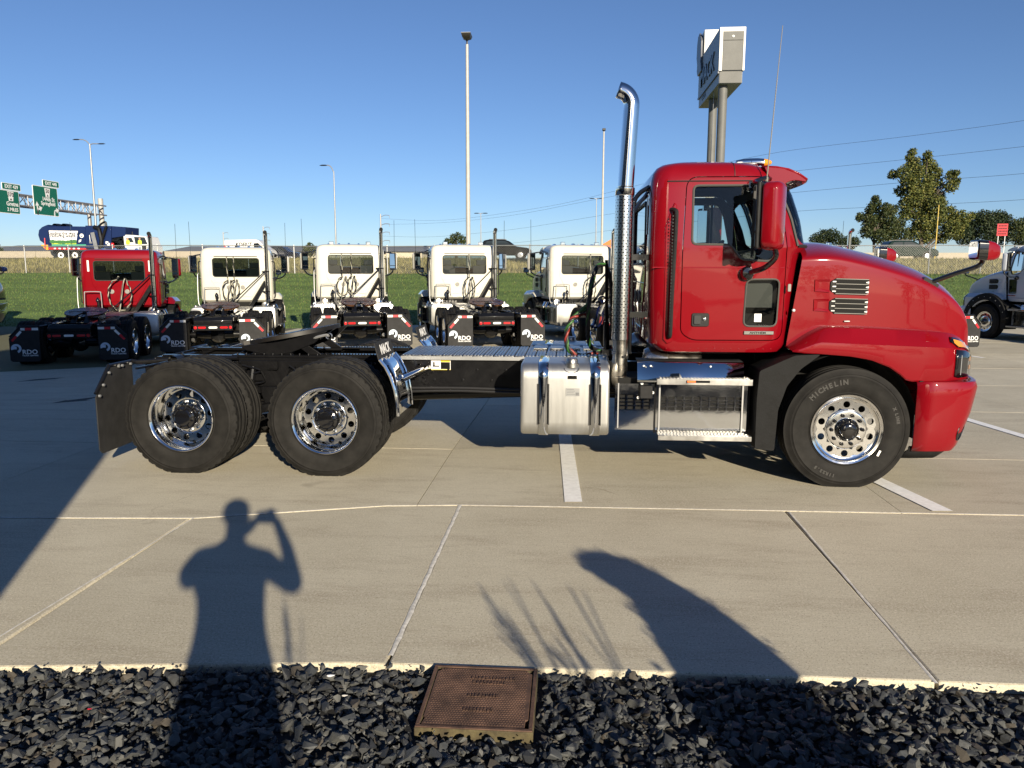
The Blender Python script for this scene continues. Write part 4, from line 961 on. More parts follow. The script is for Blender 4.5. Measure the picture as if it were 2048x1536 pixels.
    for k in range(16):
        x = 1.9+random.uniform(0, .35); mb.lathe([(.014, -.44), (.014, -.47), (0, -.47)], (x, 0, random.uniform(.72, .94)), 'y', 6)
    o = mb.build('air_valves_and_lines', K['frame'], T); o['kind'] = 'stuff'
    mb = MB(); mb.tube(smooth_path([(4.0, -.46, .72), (3.2, -.455, .69), (2.4, -.455, .70), (1.7, -.455, .69)], 6), .016, 6); mb.tube(smooth_path([(4.0, -.47, .69), (3.1, -.465, .665), (2.4, -.465, .675), (1.8, -.465, .66)], 6), .012, 6); mb.build('air_line', K['hoseblack'], T)
    # warning label on the rail
    a, b = L(862, 718, -.44), L(901, 740, -.44); mb = MB(); mb.box(a[0], b[0], -.436, -.433, b[1], a[1]); lb = mb.build('warning_label', K['whitep'], T)
    mb = MB(); xm = a[0]+(b[0]-a[0])*.5; mb.box(xm, b[0]-.005, -.4385, -.4365, a[1]-.028, a[1]-.005); mb.box(a[0], b[0], -.4385, -.4365, a[1]-.005, a[1]); mb.box(a[0], b[0], -.4385, -.4365, b[1], b[1]+.005); mb.build('label_band', K['sticker'], lb)
    mb = MB(); mb.box(xm, b[0]-.005, -.4385, -.4365, b[1]+.008, a[1]-.03); mb.box(a[0]+.02, a[0]+.035, -.4385, -.4365, b[1]+.035, a[1]-.03); mb.box(a[0]+.015, xm-.015, -.4385, -.4365, b[1]+.03, b[1]+.042); mb.build('label_print', K['frame'], lb)
    # aluminium deck between the rails
    nb = 20; x0, x1 = 1.86, 3.86
    for k in range(nb):
        xa, xb = x0+(x1-x0)*k/nb+.004, x0+(x1-x0)*(k+1)/nb-.004; zt = 1.016; mb = MB(); mb.box(xa, xb, -.46, .46, zt-.03, zt)
        for q in range(3): xx = xa+(xb-xa)*(q+.5)/3; mb.box(xx-.011, xx+.011, -.452, .452, zt, zt+.007)
        pk = mb.build('deck_plank', K['alu'], T, bevel=.002)
    mb = MB(); mb.box(x0, x1, -.475, -.462, .978, 1.012); mb.box(x0, x1, .462, .475, .978, 1.012); mb.build('deck_edge', K['galv'], T)
    mb = MB()
    for k in range(4): mb.box(3.12+.17*k, 3.26+.17*k, .12, .42, 1.026, 1.040)
    mb.build('raised_tread', K['alu'], T, bevel=.003)
    # tail: cross beam, lamp panel, mud flaps
    mb = MB(); mb.prism([(-.62, .975), (-.62, .80), (-.70, .74), (-.74, .80), (-.74, .90)], 'y', -.44, .44); mb.build('tail_beam', K['frame'], T, bevel=.01)
    for s in (-1, 1): mb = MB(); mb.bar((-.74, s*.42, .86), (-.36, s*.38, .99), .05, .05); mb.build('ramp_arm', K['frame'], T, bevel=.008)
    mb = MB(); mb.box(-.775, -.742, -.45, .45, .66, .80); tp = mb.build('lamp_panel', K['frame'], T, bevel=.006)
    for s in (-1, 1):
        mb = MB(); mb.lathe([(.036, -.775), (.036, -.79), (.0, -.795)], (0, s*.40, .73), 'x', 14); mb.build('round_lamp', K['redlens'], tp)
        mb = MB(); mb.prism(rrect(s*.25-.09, s*.25+.09, .705, .755, .024), 'x', -.79, -.775); mb.build('tail_lamp', K['redlens'], tp, bevel=.004)
    mb = MB(); mb.prism(rrect(-.10, .10, .705, .755, .024), 'x', -.79, -.775); mb.build('plate_lamp', K['tapew'], tp, bevel=.004)
    # flap hanger pipes and flaps
    for s in (-1, 1):
        mb = MB(); mb.tube(smooth_path([(.25, s*.50, .98), (-.35, s*.52, .955), (-.72, s*.62, .94)], 6), .022, 8); mb.tube([(-.78, s*.60, .95), (-.78, s*.98, .95), (-.785, s*1.20, .72)], .018, 8)
        mb.tube([(-.72, s*.60, .94), (-.78, s*.60, .95)], .022, 8); mb.lathe([(.05, s*.46), (.05, s*.60)], (-.36, 0, .955), 'y', 14); mb.tube([(-.38, s*.58, .95), (-.42, s*1.14, .95)], .012, 6)
        fb = mb.build('flap_hanger', K['frame'], T)
        mb = MB()
        for y_, z_ in ((.66, .93), (.80, .93), (.86, .93), (1.02, .89), (1.12, .79), (1.19, .70)): mb.lathe([(0, -.765), (.013, -.762), (.013, -.745), (0, -.742)], (0, s*y_, z_), 'x', 8)
        mb.build('hanger_bolt', K['galv'], fb)
        zb_ = .16; poly = [(.60, .94), (.985, .94), (1.215, .69), (1.215, zb_+.04), (1.17, zb_), (.64, zb_), (.60, zb_+.04)]
        mb = MB(); n = len(poly)
        g = [[(-.78+.02*sin(3*q)+(-.045 if q > .8 else 0)*(q-.8)/.2, y, z) for y, z in [(s*yy, .94-(.94-zb_)*q) for yy in ((.60, .98, 1.215) if True else ())]] for q in (0,)]
        mb.prism([(s*y, z) for y, z in poly], 'x', -.785, -.775); fl_ = mb.build('mud_flap', K['flap'], T, bevel=.003)
        # reflective tape, ring logo and dealer lettering on the rear face
        xq = -.788; dirs = Vector((-(.985-1.215), 0)); mb = MB(); mbr = MB()
        mb.box(xq, xq+.003, min(s*.61, s*.74), max(s*.61, s*.74), .865, .92); mbr.box(xq-.0005, xq+.003, min(s*.745, s*.875), max(s*.745, s*.875), .865, .92)
        mb.box(xq, xq+.003, min(s*.88, s*.965), max(s*.88, s*.965), .865, .92)
        dv = Vector((.215, -.235)); dv.normalize(); p0 = Vector((.965, .875)); nn = Vector((-dv.y, dv.x))*-.0
        for q, tgt in ((.02, mb), (.17, mbr)):
            A = p0+dv*q; B = p0+dv*(q+.14); off_ = Vector((-.235, -.215)).normalized()*.05
            poly_ = [A, B, B+off_, A+off_]; tgt.prism([(s*p_.x, p_.y) for p_ in poly_], 'x', xq-.0005, xq+.003)
        mb.build('reflective_tape', K['tapew'], fl_, smooth=0); mbr.build('red_tape', K['taper'], fl_, smooth=0)
        yc = s*.91+.17; zc_ = .46; pts = []; mb = MB(); k0 = 22
        ring = [(yc-.105*cos(2*pi*k/28-1.25), zc_+.105*sin(2*pi*k/28-1.25)) for k in range(k0)]; ri = [(yc-.055*cos(2*pi*k/28-1.25), zc_+.055*sin(2*pi*k/28-1.25)) for k in range(k0)]
        mb.add([(xq, a, b) for a, b in ring]+[(xq, a, b) for a, b in ri], [(k, k+1, k0+k+1, k0+k) for k in range(k0-1)])
        mb.box(xq-.001, xq, yc-.01, yc+.10, zc_-.015, zc_+.045); mb.build('ring_logo', K['bluegrey'], fl_, smooth=0)
        lettering('flap_lettering', 'RDO', .145, K['whitep'], fl_, (xq-.001, s*.91-.10, .375), (0, -1, 0), (0, 0, 1), bold=.0025, ext=.001)
        lettering('flap_small_lettering', 'TRUCK CENTERS', .042, K['whitep'], fl_, (xq-.001, s*.91-.10, .298), (0, -1, 0), (0, 0, 1), bold=.001, ext=.001)
    # fifth wheel
    c0 = Vector((.66, 0, 1.18)); tilt = radians(-10.5); R3 = Matrix.Rotation(tilt, 4, 'Y')
    pl = []
    for k in range(40):
        a = 2*pi*k/40; 
        if abs(a-pi) < .30: continue
        pl.append((.46*cos(a), .46*sin(a)))
    iv = [(-.10, .045), (-.02, .06), (.04, 0), (-.02, -.06), (-.10, -.045)]
    k_ = next(i for i, p in enumerate(pl) if p[1] < 0 and p[0] < 0); pl = pl[:k_]+[(-.50, .16)]+iv+[(-.50, -.16)]+pl[k_:]
    mb = MB(); mb.prism(pl, 'z', -.02, .02); mb.xform(Matrix.Translation(c0) @ R3); fw = mb.build('fifth_wheel', K['fifth'], T, bevel=.006)
    mb = MB()
    for s in (-1, 1):
        mb.prism([(-.45, -.02), (.45, -.02), (.30, -.12), (.05, -.17), (-.15, -.17), (-.40, -.07)], 'y', s*.34, s*.37); mb.prism([(-.62, -.11), (-.30, .0), (-.30, -.03), (-.60, -.15)], 'y', s*.08, s*.20)
    mb.prism([(-.38, -.02), (.42, -.02), (.25, -.10), (-.2, -.10)], 'y', -.05, .05); mb.xform(Matrix.Translation(c0) @ R3); mb.build('skirt', K['frame'], fw, bevel=.006)
    mb = MB()
    for s in (-1, 1):
        mb.prism([(.32, 1.0), (.45, 1.0), (.64, 1.14), (.72, 1.14), (.92, 1.0), (1.05, 1.0), (.74, 1.21), (.62, 1.21)], 'y', s*.33, s*.36); mb.box(.62, .74, min(s*.36, s*.30), max(s*.36, s*.30), 1.0, 1.16)
        mb.box(.15, 1.25, min(s*.30, s*.42), max(s*.30, s*.42), .976, 1.0)
        for k in range(12): mb.lathe([(.011, 1.0), (.011, 1.018), (0, 1.02)], (.2+.09*k, s*.39, 0), 'z', 6)
        mb.box(-.58, .25, min(s*.40, s*.33), max(s*.40, s*.33), .976, .992)
        mb.box(1.05, 1.78, min(s*.40, s*.30), max(s*.40, s*.30), .976, 1.012)
        for k in range(24): mb.box(1.06+.03*k, 1.072+.03*k, min(s*.405, s*.39), max(s*.405, s*.39), 1.012, 1.022)
    mb.tube([(.68, -.37, 1.175), (.68, .37, 1.175)], .035, 10); mb.build('fifth_wheel_bracket', K['frame'], T, bevel=.004)
    mb = MB(); mb.tube(smooth_path([(.85, -.30, 1.12), (.98, -.36, 1.17), (1.10, -.38, 1.20), (1.13, -.39, 1.19)], 5), .014, 6); mb.lathe([(.03, -.40), (.03, -.36)], (1.13, 0, 1.19), 'y', 10); mb.build('release_handle', K['galv'], T)
    # polished quarter fenders ahead of the drive wheels
    for s in (-1, 1):
        prof = [(1.835, 1.062), (1.885, 1.00), (1.93, .91), (1.965, .80), (1.985, .68), (1.99, .565)]
        rows_ = [[(x, s*y, z) for y in (1.225, 1.0, .80, .62)] for x, z in prof]; mb = MB(); mb.grid(rows_); q = mb.build('quarter_fender', K['chrome'], T, smooth=60, solid=.006)
        mb = MB(); mb.tube([(x+.004, s*1.228, z) for x, z in prof], .014, 6); mb.tube([(x+.004, s*.618, z) for x, z in prof], .010, 6); mb.build('rolled_edge', K['chrome'], q)
        mb = MB(); mb.obox((1.812, s*.922, 1.125), Vector((-.020, 0, .078)), (0, .302, 0), (.004, 0, .001)); qf = mb.build('quarter_flap', K['flap'], q, bevel=.002)
        lettering('quarter_lettering', 'MACK', .125, K['whitep'], qf, (1.8185, s*.922, 1.130), (0, 1, 0), (-.25, 0, 1), bold=.002, ext=.001)
        mb = MB()
        for y in (1.16, 1.0, .85, .70): mb.lathe([(.010, 0), (.010, .012), (0, .014)], (0, 0, 0), 'x', 6).xform(Matrix.Identity(4)); mb.v[-18:] = [(p[0]+1.842, p[1]+s*y, p[2]+1.062) for p in mb.v[-18:]]
        mb.build('flap_bolt', K['galv'], q)
        mb = MB(); mb.tube([(1.97, s*.99, .855), (2.12, s*.44, .90)], .030, 12); mb.lathe([(.0, -.012), (.046, -.01), (.05, .02), (.03, .03)], (1.965, s*.99, .852), 'x', 12); mb.build('fender_stay', K['chrome'], T)
    # ---- fuel tanks
    for s in (-1, 1):
        x0, x1 = 3.066, 3.838; sec = rpoly([(1.17, .392), (.56, .392), (.52, .44), (.52, .99), (.56, 1.032), (1.17, 1.032)], .13, 7)
        sec = [(y, z) for y, z in sec]; yc, zc_ = .85, .71; mb = MB(); rings = []
        for x, k in ((x0, .955), (x0+.006, .985), (x0+.02, .998), (x0+.035, 1.0), (x1-.035, 1.0), (x1-.02, .998), (x1-.006, .985), (x1, .955)): rings.append([(x, s*(yc+(y-yc)*k), zc_+(z-zc_)*k) for y, z in sec])
        mb.loft(rings); tk = mb.build('fuel_tank', K['tank'], T, smooth=50)
        for xs in (3.265, 3.715):
            ring = [(yc+(y-yc)*1.014, zc_+(z-zc_)*1.014) for y, z in sec]; mb = MB(); mb.loft([[(xs+d, s*y, z) for y, z in ring] for d in (-.043, .043)], True, False); stp = mb.build('tank_strap', K['steel'], tk, smooth=50, solid=.004, off=1)
            mb = MB(); mb.box(xs-.052, xs-.046, min(s*1.172, s*1.182), max(s*1.172, s*1.182), .50, .86); mb.box(xs+.046, xs+.052, min(s*1.172, s*1.182), max(s*1.172, s*1.182), .50, .86); mb.build('strap_edge_strip', K['rubber'], stp)  # dark rubber strips along both edges of the strap
        mb = MB(); mb.lathe([(.062, 1.0), (.062, 1.035), (.052, 1.037), (.050, 1.065), (.040, 1.078), (0, 1.080)], (3.51, s*1.09, 0), 'z', 20); cp = mb.build('fuel_cap', K['alu'], tk)
        for k in range(10): a = 2*pi*k/10; 
        mb = MB(); mb.tube([(3.51+.062*cos(a), s*(1.158+.0*a), 1.0+.045*sin(a)) for a in np.linspace(pi, 2*pi, 12)], .005, 5); mb.build('cap_collar', K['alu'], cp)
        mb = MB(); mb.box(3.475, 3.555, min(s*1.172, s*1.1755), max(s*1.172, s*1.1755), .905, .935); mb.build('fuel_label', K['frame'], tk); 
        mb = MB(); mb.box(3.46, 3.58, min(s*1.172, s*1.1745), max(s*1.172, s*1.1745), .755, .825); pl_ = mb.build('rating_plate', K['galv'], tk)
        mb = MB()
        for k in range(4): mb.box(3.468, 3.53+.01*(k % 2), min(s*1.174, s*1.1757), max(s*1.174, s*1.1757), .812-.014*k, .816-.014*k)
        mb.box(3.545, 3.574, min(s*1.174, s*1.1757), max(s*1.174, s*1.1757), .762, .788); mb.build('plate_print', K['trim'], pl_)
        mb = MB(); mb.box(3.1, 3.8, min(s*.44, s*.52), max(s*.44, s*.52), .50, .60); mb.build('tank_bracket', K['frame'], T)
    # ---- steps and battery box with perforated polished panels
    for s in (-1, 1):
        def bx(mb, x0, x1, y0, y1, z0, z1): mb.box(x0, x1, min(s*y0, s*y1), max(s*y0, s*y1), z0, z1)
        mb = MB(); bx(mb, 3.92, 5.06, .55, 1.04, .46, .90); bxo = mb.build('battery_box', K['dark'], T)
        def perf(x0, x1, y, zlo, zhi, zp0, zp1, nx_, nz_, name):
            mb = MB(); bx(mb, x0, x1, y, y+.006, zlo, zp0); bx(mb, x0, x1, y, y+.006, zp1, zhi); dz = (zp1-zp0)/nz_; dx = (x1-x0-.06)/nx_
            for k in range(1, nz_): bx(mb, x0, x1, y, y+.006, zp0+dz*k-.005, zp0+dz*k+.005)
            for k in range(nx_+1):
                xx = x0+.03+dx*k; bx(mb, xx-.007 if k else x0, xx+.007 if k < nx_ else x1, y-.001, y+.0055, zp0, zp1)
            return mb.build(name, K['steel'], T, smooth=0)
        perf(4.245, 5.035, 1.045, .445, .865, .625, .745, 10, 4, 'perforated_panel'); perf(3.895, 4.235, 1.055, .445, .855, .628, .758, 4, 4, 'perforated_panel')
        mb = MB(); bx(mb, 4.02, 4.95, .95, 1.03, .655, .675); bx(mb, 4.02, 4.75, .95, 1.03, .705, .72); mb.build('battery_clamp', K['whitep'], bxo)
        for z0, z1, x0, x1 in ((.872, .925, 4.235, 5.038), (.388, .432, 4.258, 5.050)):
            mb = MB(); bx(mb, x0, x1, 1.20, 1.22, z0, z1); bx(mb, x0, x1, .98, 1.20, z1-.012, z1-.002); sp = mb.build('step', K['alu'], T, bevel=.003)
            mb = MB()
            for k in range(26):
                for y in (1.02, 1.08, 1.14, 1.195): xx = x0+.02+(x1-x0-.04)*(k+.5*(int(y*100) % 2))/26; bx(mb, xx-.009, xx+.009, y-.008, y+.008, z1-.002, z1+.005)
            o = mb.build('step_grip', K['alu'], sp, smooth=0); o['kind'] = 'stuff'
        mb = MB(); bx(mb, 4.48, 4.68, 1.22, 1.222, .892, .912); lb = mb.build('step_label', K['frame'], T); mb = MB(); bx(mb, 4.49, 4.56, 1.222, 1.2235, .895, .909); mb.build('label_band', K['orange'], lb)
        mb = MB(); bx(mb, 4.272, 4.285, 1.06, 1.075, .40, .90); bx(mb, 4.985, 4.998, 1.06, 1.075, .40, .90); bx(mb, 3.915, 3.926, 1.062, 1.072, .46, .86); mb.build('panel_post', K['galv'], T)
        mb = MB(); bx(mb, 4.233, 4.247, 1.0, 1.08, .42, .88); mb.build('panel_divider', K['frame'], T)
        mb = MB(); bx(mb, 4.10, 4.21, 1.065, 1.14, .735, .85); sb = mb.build('sensor_box', K['black'], T, bevel=.008); mb = MB()
        for x_, z_ in ((4.09, .74), (4.215, .785), (4.12, .865)): mb.lathe([(.004, s*1.10), (.012, s*1.10), (.012, s*1.11), (.004, s*1.11)], (x_, 0, z_), 'y', 10)
        mb.build('sensor_tab', K['whitep'], sb)
        # polished fairing above the steps
        rows_ = [[(x, s*y, z) for x in (4.075, 4.98)] for y, z in ((.90, 1.065), (1.085, 1.055), (1.10, 1.045), (1.155, .905), (1.158, .885))]
        mb = MB(); mb.grid(rows_[1:]); fa_ = mb.build('step_fairing', K['steel'], T, smooth=20, solid=.004); mb = MB(); mb.grid(rows_[:2]); mb.build('fairing_top', K['black'], fa_, solid=.004)
        mb = MB()
        for x_ in (4.13, 4.19, 4.70): mb.lathe([(.008, s*1.108), (.008, s*1.118), (0, s*1.12)], (x_, 0, 1.02), 'y', 8)
        mb.build('fairing_bolt', K['whitep'], fa_)
        # exhaust treatment can glimpsed under the cab
        mb = MB(); mb.lathe([(.0, 4.14), (.11, 4.16), (.135, 4.20), (.135, 4.36), (.12, 4.37), (.12, 4.62), (.10, 4.66), (0, 4.67)], (0, s*.80, 1.02), 'x', 24); mb.build('exhaust_can', K['pipe'], T)
        mb = MB(); mb.tube(smooth_path([(4.15, s*1.0, .98), (4.10, s*1.02, .90), (4.13, s*1.06, .84)], 5), .010, 6); mb.build('cable', K['whitep'], T)
    # ---- wheels
    for s in (-1, 1):
        ft = wheel(T, FA, s, 'steer', 0)
        for k, x in enumerate((0., RA2)): wheel(T, x, s, 'drive', .4*k+.2); wheel(T, x, s, 'inner', .9*k)
        if s < 0: front_tyre = ft
    for s_, a_, r_, sz in (('MICHELIN', -27, .408, .058), ('X LINE', 72, .415, .034), ('11R22.5', 205, .408, .036)):
        me = arc_text(s_, r_, a_, sz); o = bpy.data.objects.new('tyre_lettering', me); C.objects.link(o); o.parent = front_tyre; o.location = (0, -.1475, 0)
    mb = MB(); a_ = radians(126); c = Vector((sin(a_)*.338, -.140, cos(a_)*.338)); mb.obox(c, Vector((cos(a_-1.05)*.026, 0, sin(a_-1.05)*.026)), (0, .001, 0), Vector((-sin(a_-1.05)*.009, 0, cos(a_-1.05)*.009))); mb.build('tyre_label', K['whitep'], front_tyre)
    # ---- exhaust stack with slotted heat shield (right side)
    c = (3.958, -.955)
    mb = MB(); mb.tube([(c[0]-.010+.036*k/14, c[1], 2.50+.715*k/14) for k in range(15)]+[(c[0]+.026-.125*(1-cos(t)), c[1], 3.215+.125*sin(t)) for t in np.linspace(.06, 1.30, 18)]+[(c[0]-.088, c[1], 3.343)], .066, 28, caps=False)
    stk = mb.build('exhaust_stack', K['stack'], T, smooth=70, solid=.004)
    mb = MB(); mb.tube([(c[0]-.072, c[1], 3.3395), (c[0]-.080, c[1], 3.342)], .061, 20); mb.build('dark_mouth_disc', K['dark'], stk)  # black disc: the shade inside the pipe put into colour
    mb = MB(); mb.tube([(c[0]-.02, c[1], 1.24), (c[0]-.012, c[1], 2.52)], .066, 20); mb.build('inner_pipe', K['frame'], stk)
    nT, nZ = 75, 150; z0, z1 = 1.235, 2.47; mb = MB(); v = [(c[0]-.014-.010*(1-j/nZ)+.079*cos(2*pi*i/nT), c[1]+.079*sin(2*pi*i/nT), z0+(z1-z0)*j/nZ) for j in range(nZ+1) for i in range(nT)]; f = []
    for j in range(nZ):
        for i in range(nT):
            if j > 5 and j < nZ-1 and j % 3 == 1 and (i+(2 if (j//3) % 2 else 0)) % 5 in (0, 1): continue
            f.append((j*nT+i, j*nT+(i+1) % nT, (j+1)*nT+(i+1) % nT, (j+1)*nT+i))
    mb.add(v, f); hs = mb.build('heat_shield', K['shield'], T, smooth=60)
    mb = MB(); mb.lathe([(.0795, 2.47), (.083, 2.475), (.083, 2.535), (.064, 2.54)], (c[0]-.012, c[1], 0), 'z', 28); mb.build('shield_collar', K['chrome'], hs)
    mb = MB(); mb.tube(smooth_path([(c[0]-.02, c[1], 1.24), (c[0]-.022, c[1], 1.08), (c[0]-.03, c[1]+.0, .95), (c[0]-.025, c[1]+.03, .86), (c[0]+.02, c[1]+.10, .80), (c[0]+.10, c[1]+.22, .78)], 6), .068, 20)
    lp = mb.build('exhaust_lower_pipe', K['pipe'], T, smooth=60); mb = MB()
    for z in (1.22, 1.12, 1.10, 1.00, .985, .97, .955, .90): mb.lathe([(.0695, z), (.072, z+.002), (.072, z+.009), (.0695, z+.011)], (c[0]-.024, c[1], 0), 'z', 20)
    mb.build('pipe_band', K['pipe'], lp); mb = MB(); mb.bar((c[0]-.012, c[1]-.0725, 1.085), (c[0]+.045, c[1]-.06, 1.085), .006, .022); mb.build('clamp', K['frame'], lp)
    mb = MB(); mb.tube(smooth_path([(4.17, -.80, 2.56), (4.08, -.82, 2.50), (4.03, -.85, 2.40), (4.0, -.87, 2.10)], 5), .020, 8); mb.tube([(4.165, -.78, 2.53), (3.99, -.86, 2.28)], .014, 6); mb.bar((4.17, -.90, 1.95), (3.97, -.93, 1.95), .03, .05); mb.bar((4.17, -.90, 1.45), (3.96, -.93, 1.45), .03, .05)
    mb.tube([(4.02, -.86, 1.10), (4.02, -.86, 2.42)], .022, 8); mb.build('stack_bracket', K['gloss'], T)
    return T
truck = build_truck()
# ---- air line mast and coloured lines behind the cab of the front truck
mb = MB(); mx, mz = L(1213, 710, -.1); mt = L(1213, 520, -.1); mb.tube([(mx, -.1, 1.0), (mx-.005, -.1, mt[1]-.6)], .028, 8); mb.tube([(mx-.005, -.1, mt[1]-.6), (mt[0], -.1, mt[1])], .016, 8); mb.box(mx-.05, mx+.05, -.18, -.02, 1.0, 1.06); mb.build('hose_mast', K['frame'], truck)
def twisted(center, r_, pitch, mats, rad):
    cp = smooth_path(center, 12); out_ = []
    for k, mt_ in enumerate(mats):
        pts = []; s_ = 0; prev = None
        for i, p in enumerate(cp):
            if prev is not None: s_ += (p-prev).length
            prev = p; t = (cp[min(i+1, len(cp)-1)]-cp[max(i-1, 0)]).normalized(); a = t.orthogonal().normalized() if abs(t.y) > .95 else t.cross(Vector((0, 1, 0))).normalized(); b = t.cross(a); ph = 2*pi*(s_/pitch+k/len(mats)); pts.append(p+(a*cos(ph)+b*sin(ph))*r_)
        mb = MB(); mb.tube(pts, rad, 6); out_.append(mb.build('air_hose', K[mt_], truck, smooth=60))
    return out_
hp = lambda q, y: Vector((L(q[0], q[1], y)[0], y, L(q[0], q[1], y)[1]))
ctr = [hp(q, y) for q, y in (((1209, 528), -.1), ((1194, 535), -.16), ((1184, 565), -.24), ((1178, 605), -.26), ((1176, 650), -.22), ((1180, 690), -.12), ((1200, 702), .0), ((1222, 700), .15))]
twisted(ctr, .013, .30, ['hoseblack', 'hosegreen', 'hoseblack', 'hoseblack'], .011)
ctr = [hp(q, y) for q, y in (((1176, 612), -.22), ((1160, 628), -.26), ((1143, 640), -.3), ((1134, 662), -.3), ((1134, 690), -.3), ((1143, 704), -.28), ((1165, 712), -.24), ((1192, 706), -.16), ((1222, 694), .0))]
twisted(ctr, .015, .22, ['hosegreen', 'hoseblack', 'hosered', 'hoseblack'], .011)
ctr = [hp(q, y) for q, y in (((1212, 530), -.1), ((1221, 560), -.06), ((1224, 620), -.04), ((1221, 680), .0))]; twisted(ctr, .010, .3, ['hoseblack', 'hoseblack', 'frame'], .012)
mb = MB(); mb.tube([hp((1177, 606), -.26), hp((1160, 622), -.27), hp((1146, 634), -.28)], .014, 7); mb.build('air_hose', K['hosegreen'], truck)
mb = MB(); mb.tube([hp((1160, 630), -.27), hp((1170, 628), -.24), hp((1180, 640), -.2)], .013, 7); mb.tube([hp((1203, 634), -.12), hp((1201, 648), -.14)], .020, 8); mb.build('air_hose', K['hosered'], truck)
mb = MB(); mb.tube(smooth_path([hp((1203, 600), -.1), hp((1196, 620), -.14), hp((1190, 645), -.2), hp((1183, 655), -.24)], 5), .012, 6); mb.tube(smooth_path([hp((1205, 600), -.1), hp((1204, 640), -.14), hp((1192, 655), -.2), hp((1178, 650), -.2)], 5), .010, 6); mb.build('air_hose', K['navy'], truck)
mb = MB(); mb.lathe([(.03, -.16), (.045, -.14), (.045, -.06), (.03, -.04)], (hp((1204, 600), -.1).x, 0, hp((1204, 600), -.1).z), 'y', 12); mb.lathe([(.02, -.2), (.03, -.19), (.03, -.1)], (hp((1196, 606), -.1).x, 0, hp((1196, 606), -.1).z), 'y', 12); mb.build('gladhand', K['gloss'], truck)
mb = MB(); mb.tube([hp((1209, 605), -.12), hp((1200, 628), -.14)], .013, 7); mb.build('gladhand_fitting', K['galv'], truck)
# =================================================================== ROW OF TRUCKS BEHIND
TH = radians(17.6); HD = Vector((-sin(TH), cos(TH), 0)); LF = Vector((-cos(TH), -sin(TH), 0))
def make_back_kit():
    """parts that only the trucks of the row carry"""
    k = thing('kit', None, None); ps = []
    def add(o): o.parent = k; return o
    c = (3.985, -.90)
    mb = MB(); mb.tube([(c[0], c[1], 1.16), (c[0], c[1], 2.08)], .063, 20, caps=False); mb.tube([(c[0], c[1], 2.08), (c[0], c[1], 3.08)]+[(c[0]-.12*(1-cos(t)), c[1], 3.08+.12*sin(t)) for t in np.linspace(.2, 1.3, 7)]+[(c[0]-.13, c[1], 3.21)], .056, 20, caps=False)
    mb.tube(smooth_path([(c[0], c[1], 1.17), (c[0], c[1]+.02, 1.06), (c[0], c[1]+.12, .97), (c[0]+.05, c[1]+.25, .92)], 5), .066, 18)
    s = add(mb.build('exhaust_stack', K['chrome'], k, smooth=60)); mb = MB(); mb.tube([(c[0]-.122, c[1], 3.2095), (c[0]-.139, c[1], 3.2135)], .053, 16); mb.build('dark_mouth_disc', K['dark'], s)  # black disc at the outlet paints the hollow's shade
    for z in (1.45, 2.05): mb = MB(); mb.lathe([(.066, z-.02), (.070, z-.015), (.070, z+.015), (.066, z+.02)], (c[0], c[1], 0), 'z', 18); mb.bar((c[0], c[1]+.05, z), (4.16, c[1]+.15, z), .03, .04); mb.build('stack_clamp', K['gloss'], s)
    mb = MB(); mb.tube([(3.97, c[1]+.06, 2.05), (3.75, .22, 1.05)], .017, 8); add(mb.build('brace_rod', K['gloss'], k)); mb = MB(); mb.bar((4.06, c[1]+.06, 1.75), (3.9, -.38, 1.0), .09, .10); mb.bar((4.06, c[1]+.05, 1.0), (4.06, c[1]+.05, 2.1), .05, .05); add(mb.build('stack_support', K['frame'], k))
    mb = MB(); mb.tube(smooth_path([(3.98, .92, 1.0), (3.98, .90, 1.52), (3.98, .86, 1.58), (3.98, .52, 1.58), (3.98, .48, 1.52), (3.98, .47, .98)], 5), .014, 8); mb.tube(smooth_path([(3.98, .92, 1.05), (4.02, 1.08, 1.10), (4.1, 1.09, 1.9), (4.16, 1.06, 2.0)], 5), .014, 8); add(mb.build('hand_rail', K['galv'], k))
    mb = MB()
    for q in range(5): mb.box(3.86, 3.92, .30+.09*q, .36+.09*q, 1.0, 1.10+.03*(q % 3))
    add(mb.build('valve_block', K['frame'], k))
    mb = MB(); mb.tube([(3.95, .56, 1.0), (3.95, .56, 1.34)], .03, 8); mb.lathe([(.05, 1.30), (.055, 1.36), (.02, 1.42), (0, 1.43)], (3.95, .56, 0), 'z', 10); add(mb.build('gladhand', K['gloss'], k))
    for s_ in (-1, 1): mb = MB(); mb.tube([(5.0, s_*1.40, 2.52), (5.0, s_*1.41, 3.55)], .006, 5); add(mb.build('whip_antenna', K['gloss'], k))
    for s_ in (-1, 1):
        mb = MB(); mb.tube(smooth_path([(4.2, s_*1.05, 2.42), (4.4, s_*1.08, 2.40)], 3), .012, 6); mb.box(4.42, 4.52, s_*.55-.07, s_*.55+.07, 2.775, 2.86); add(mb.build('work_lamp', K['chrome'], k, bevel=.012))
    return k
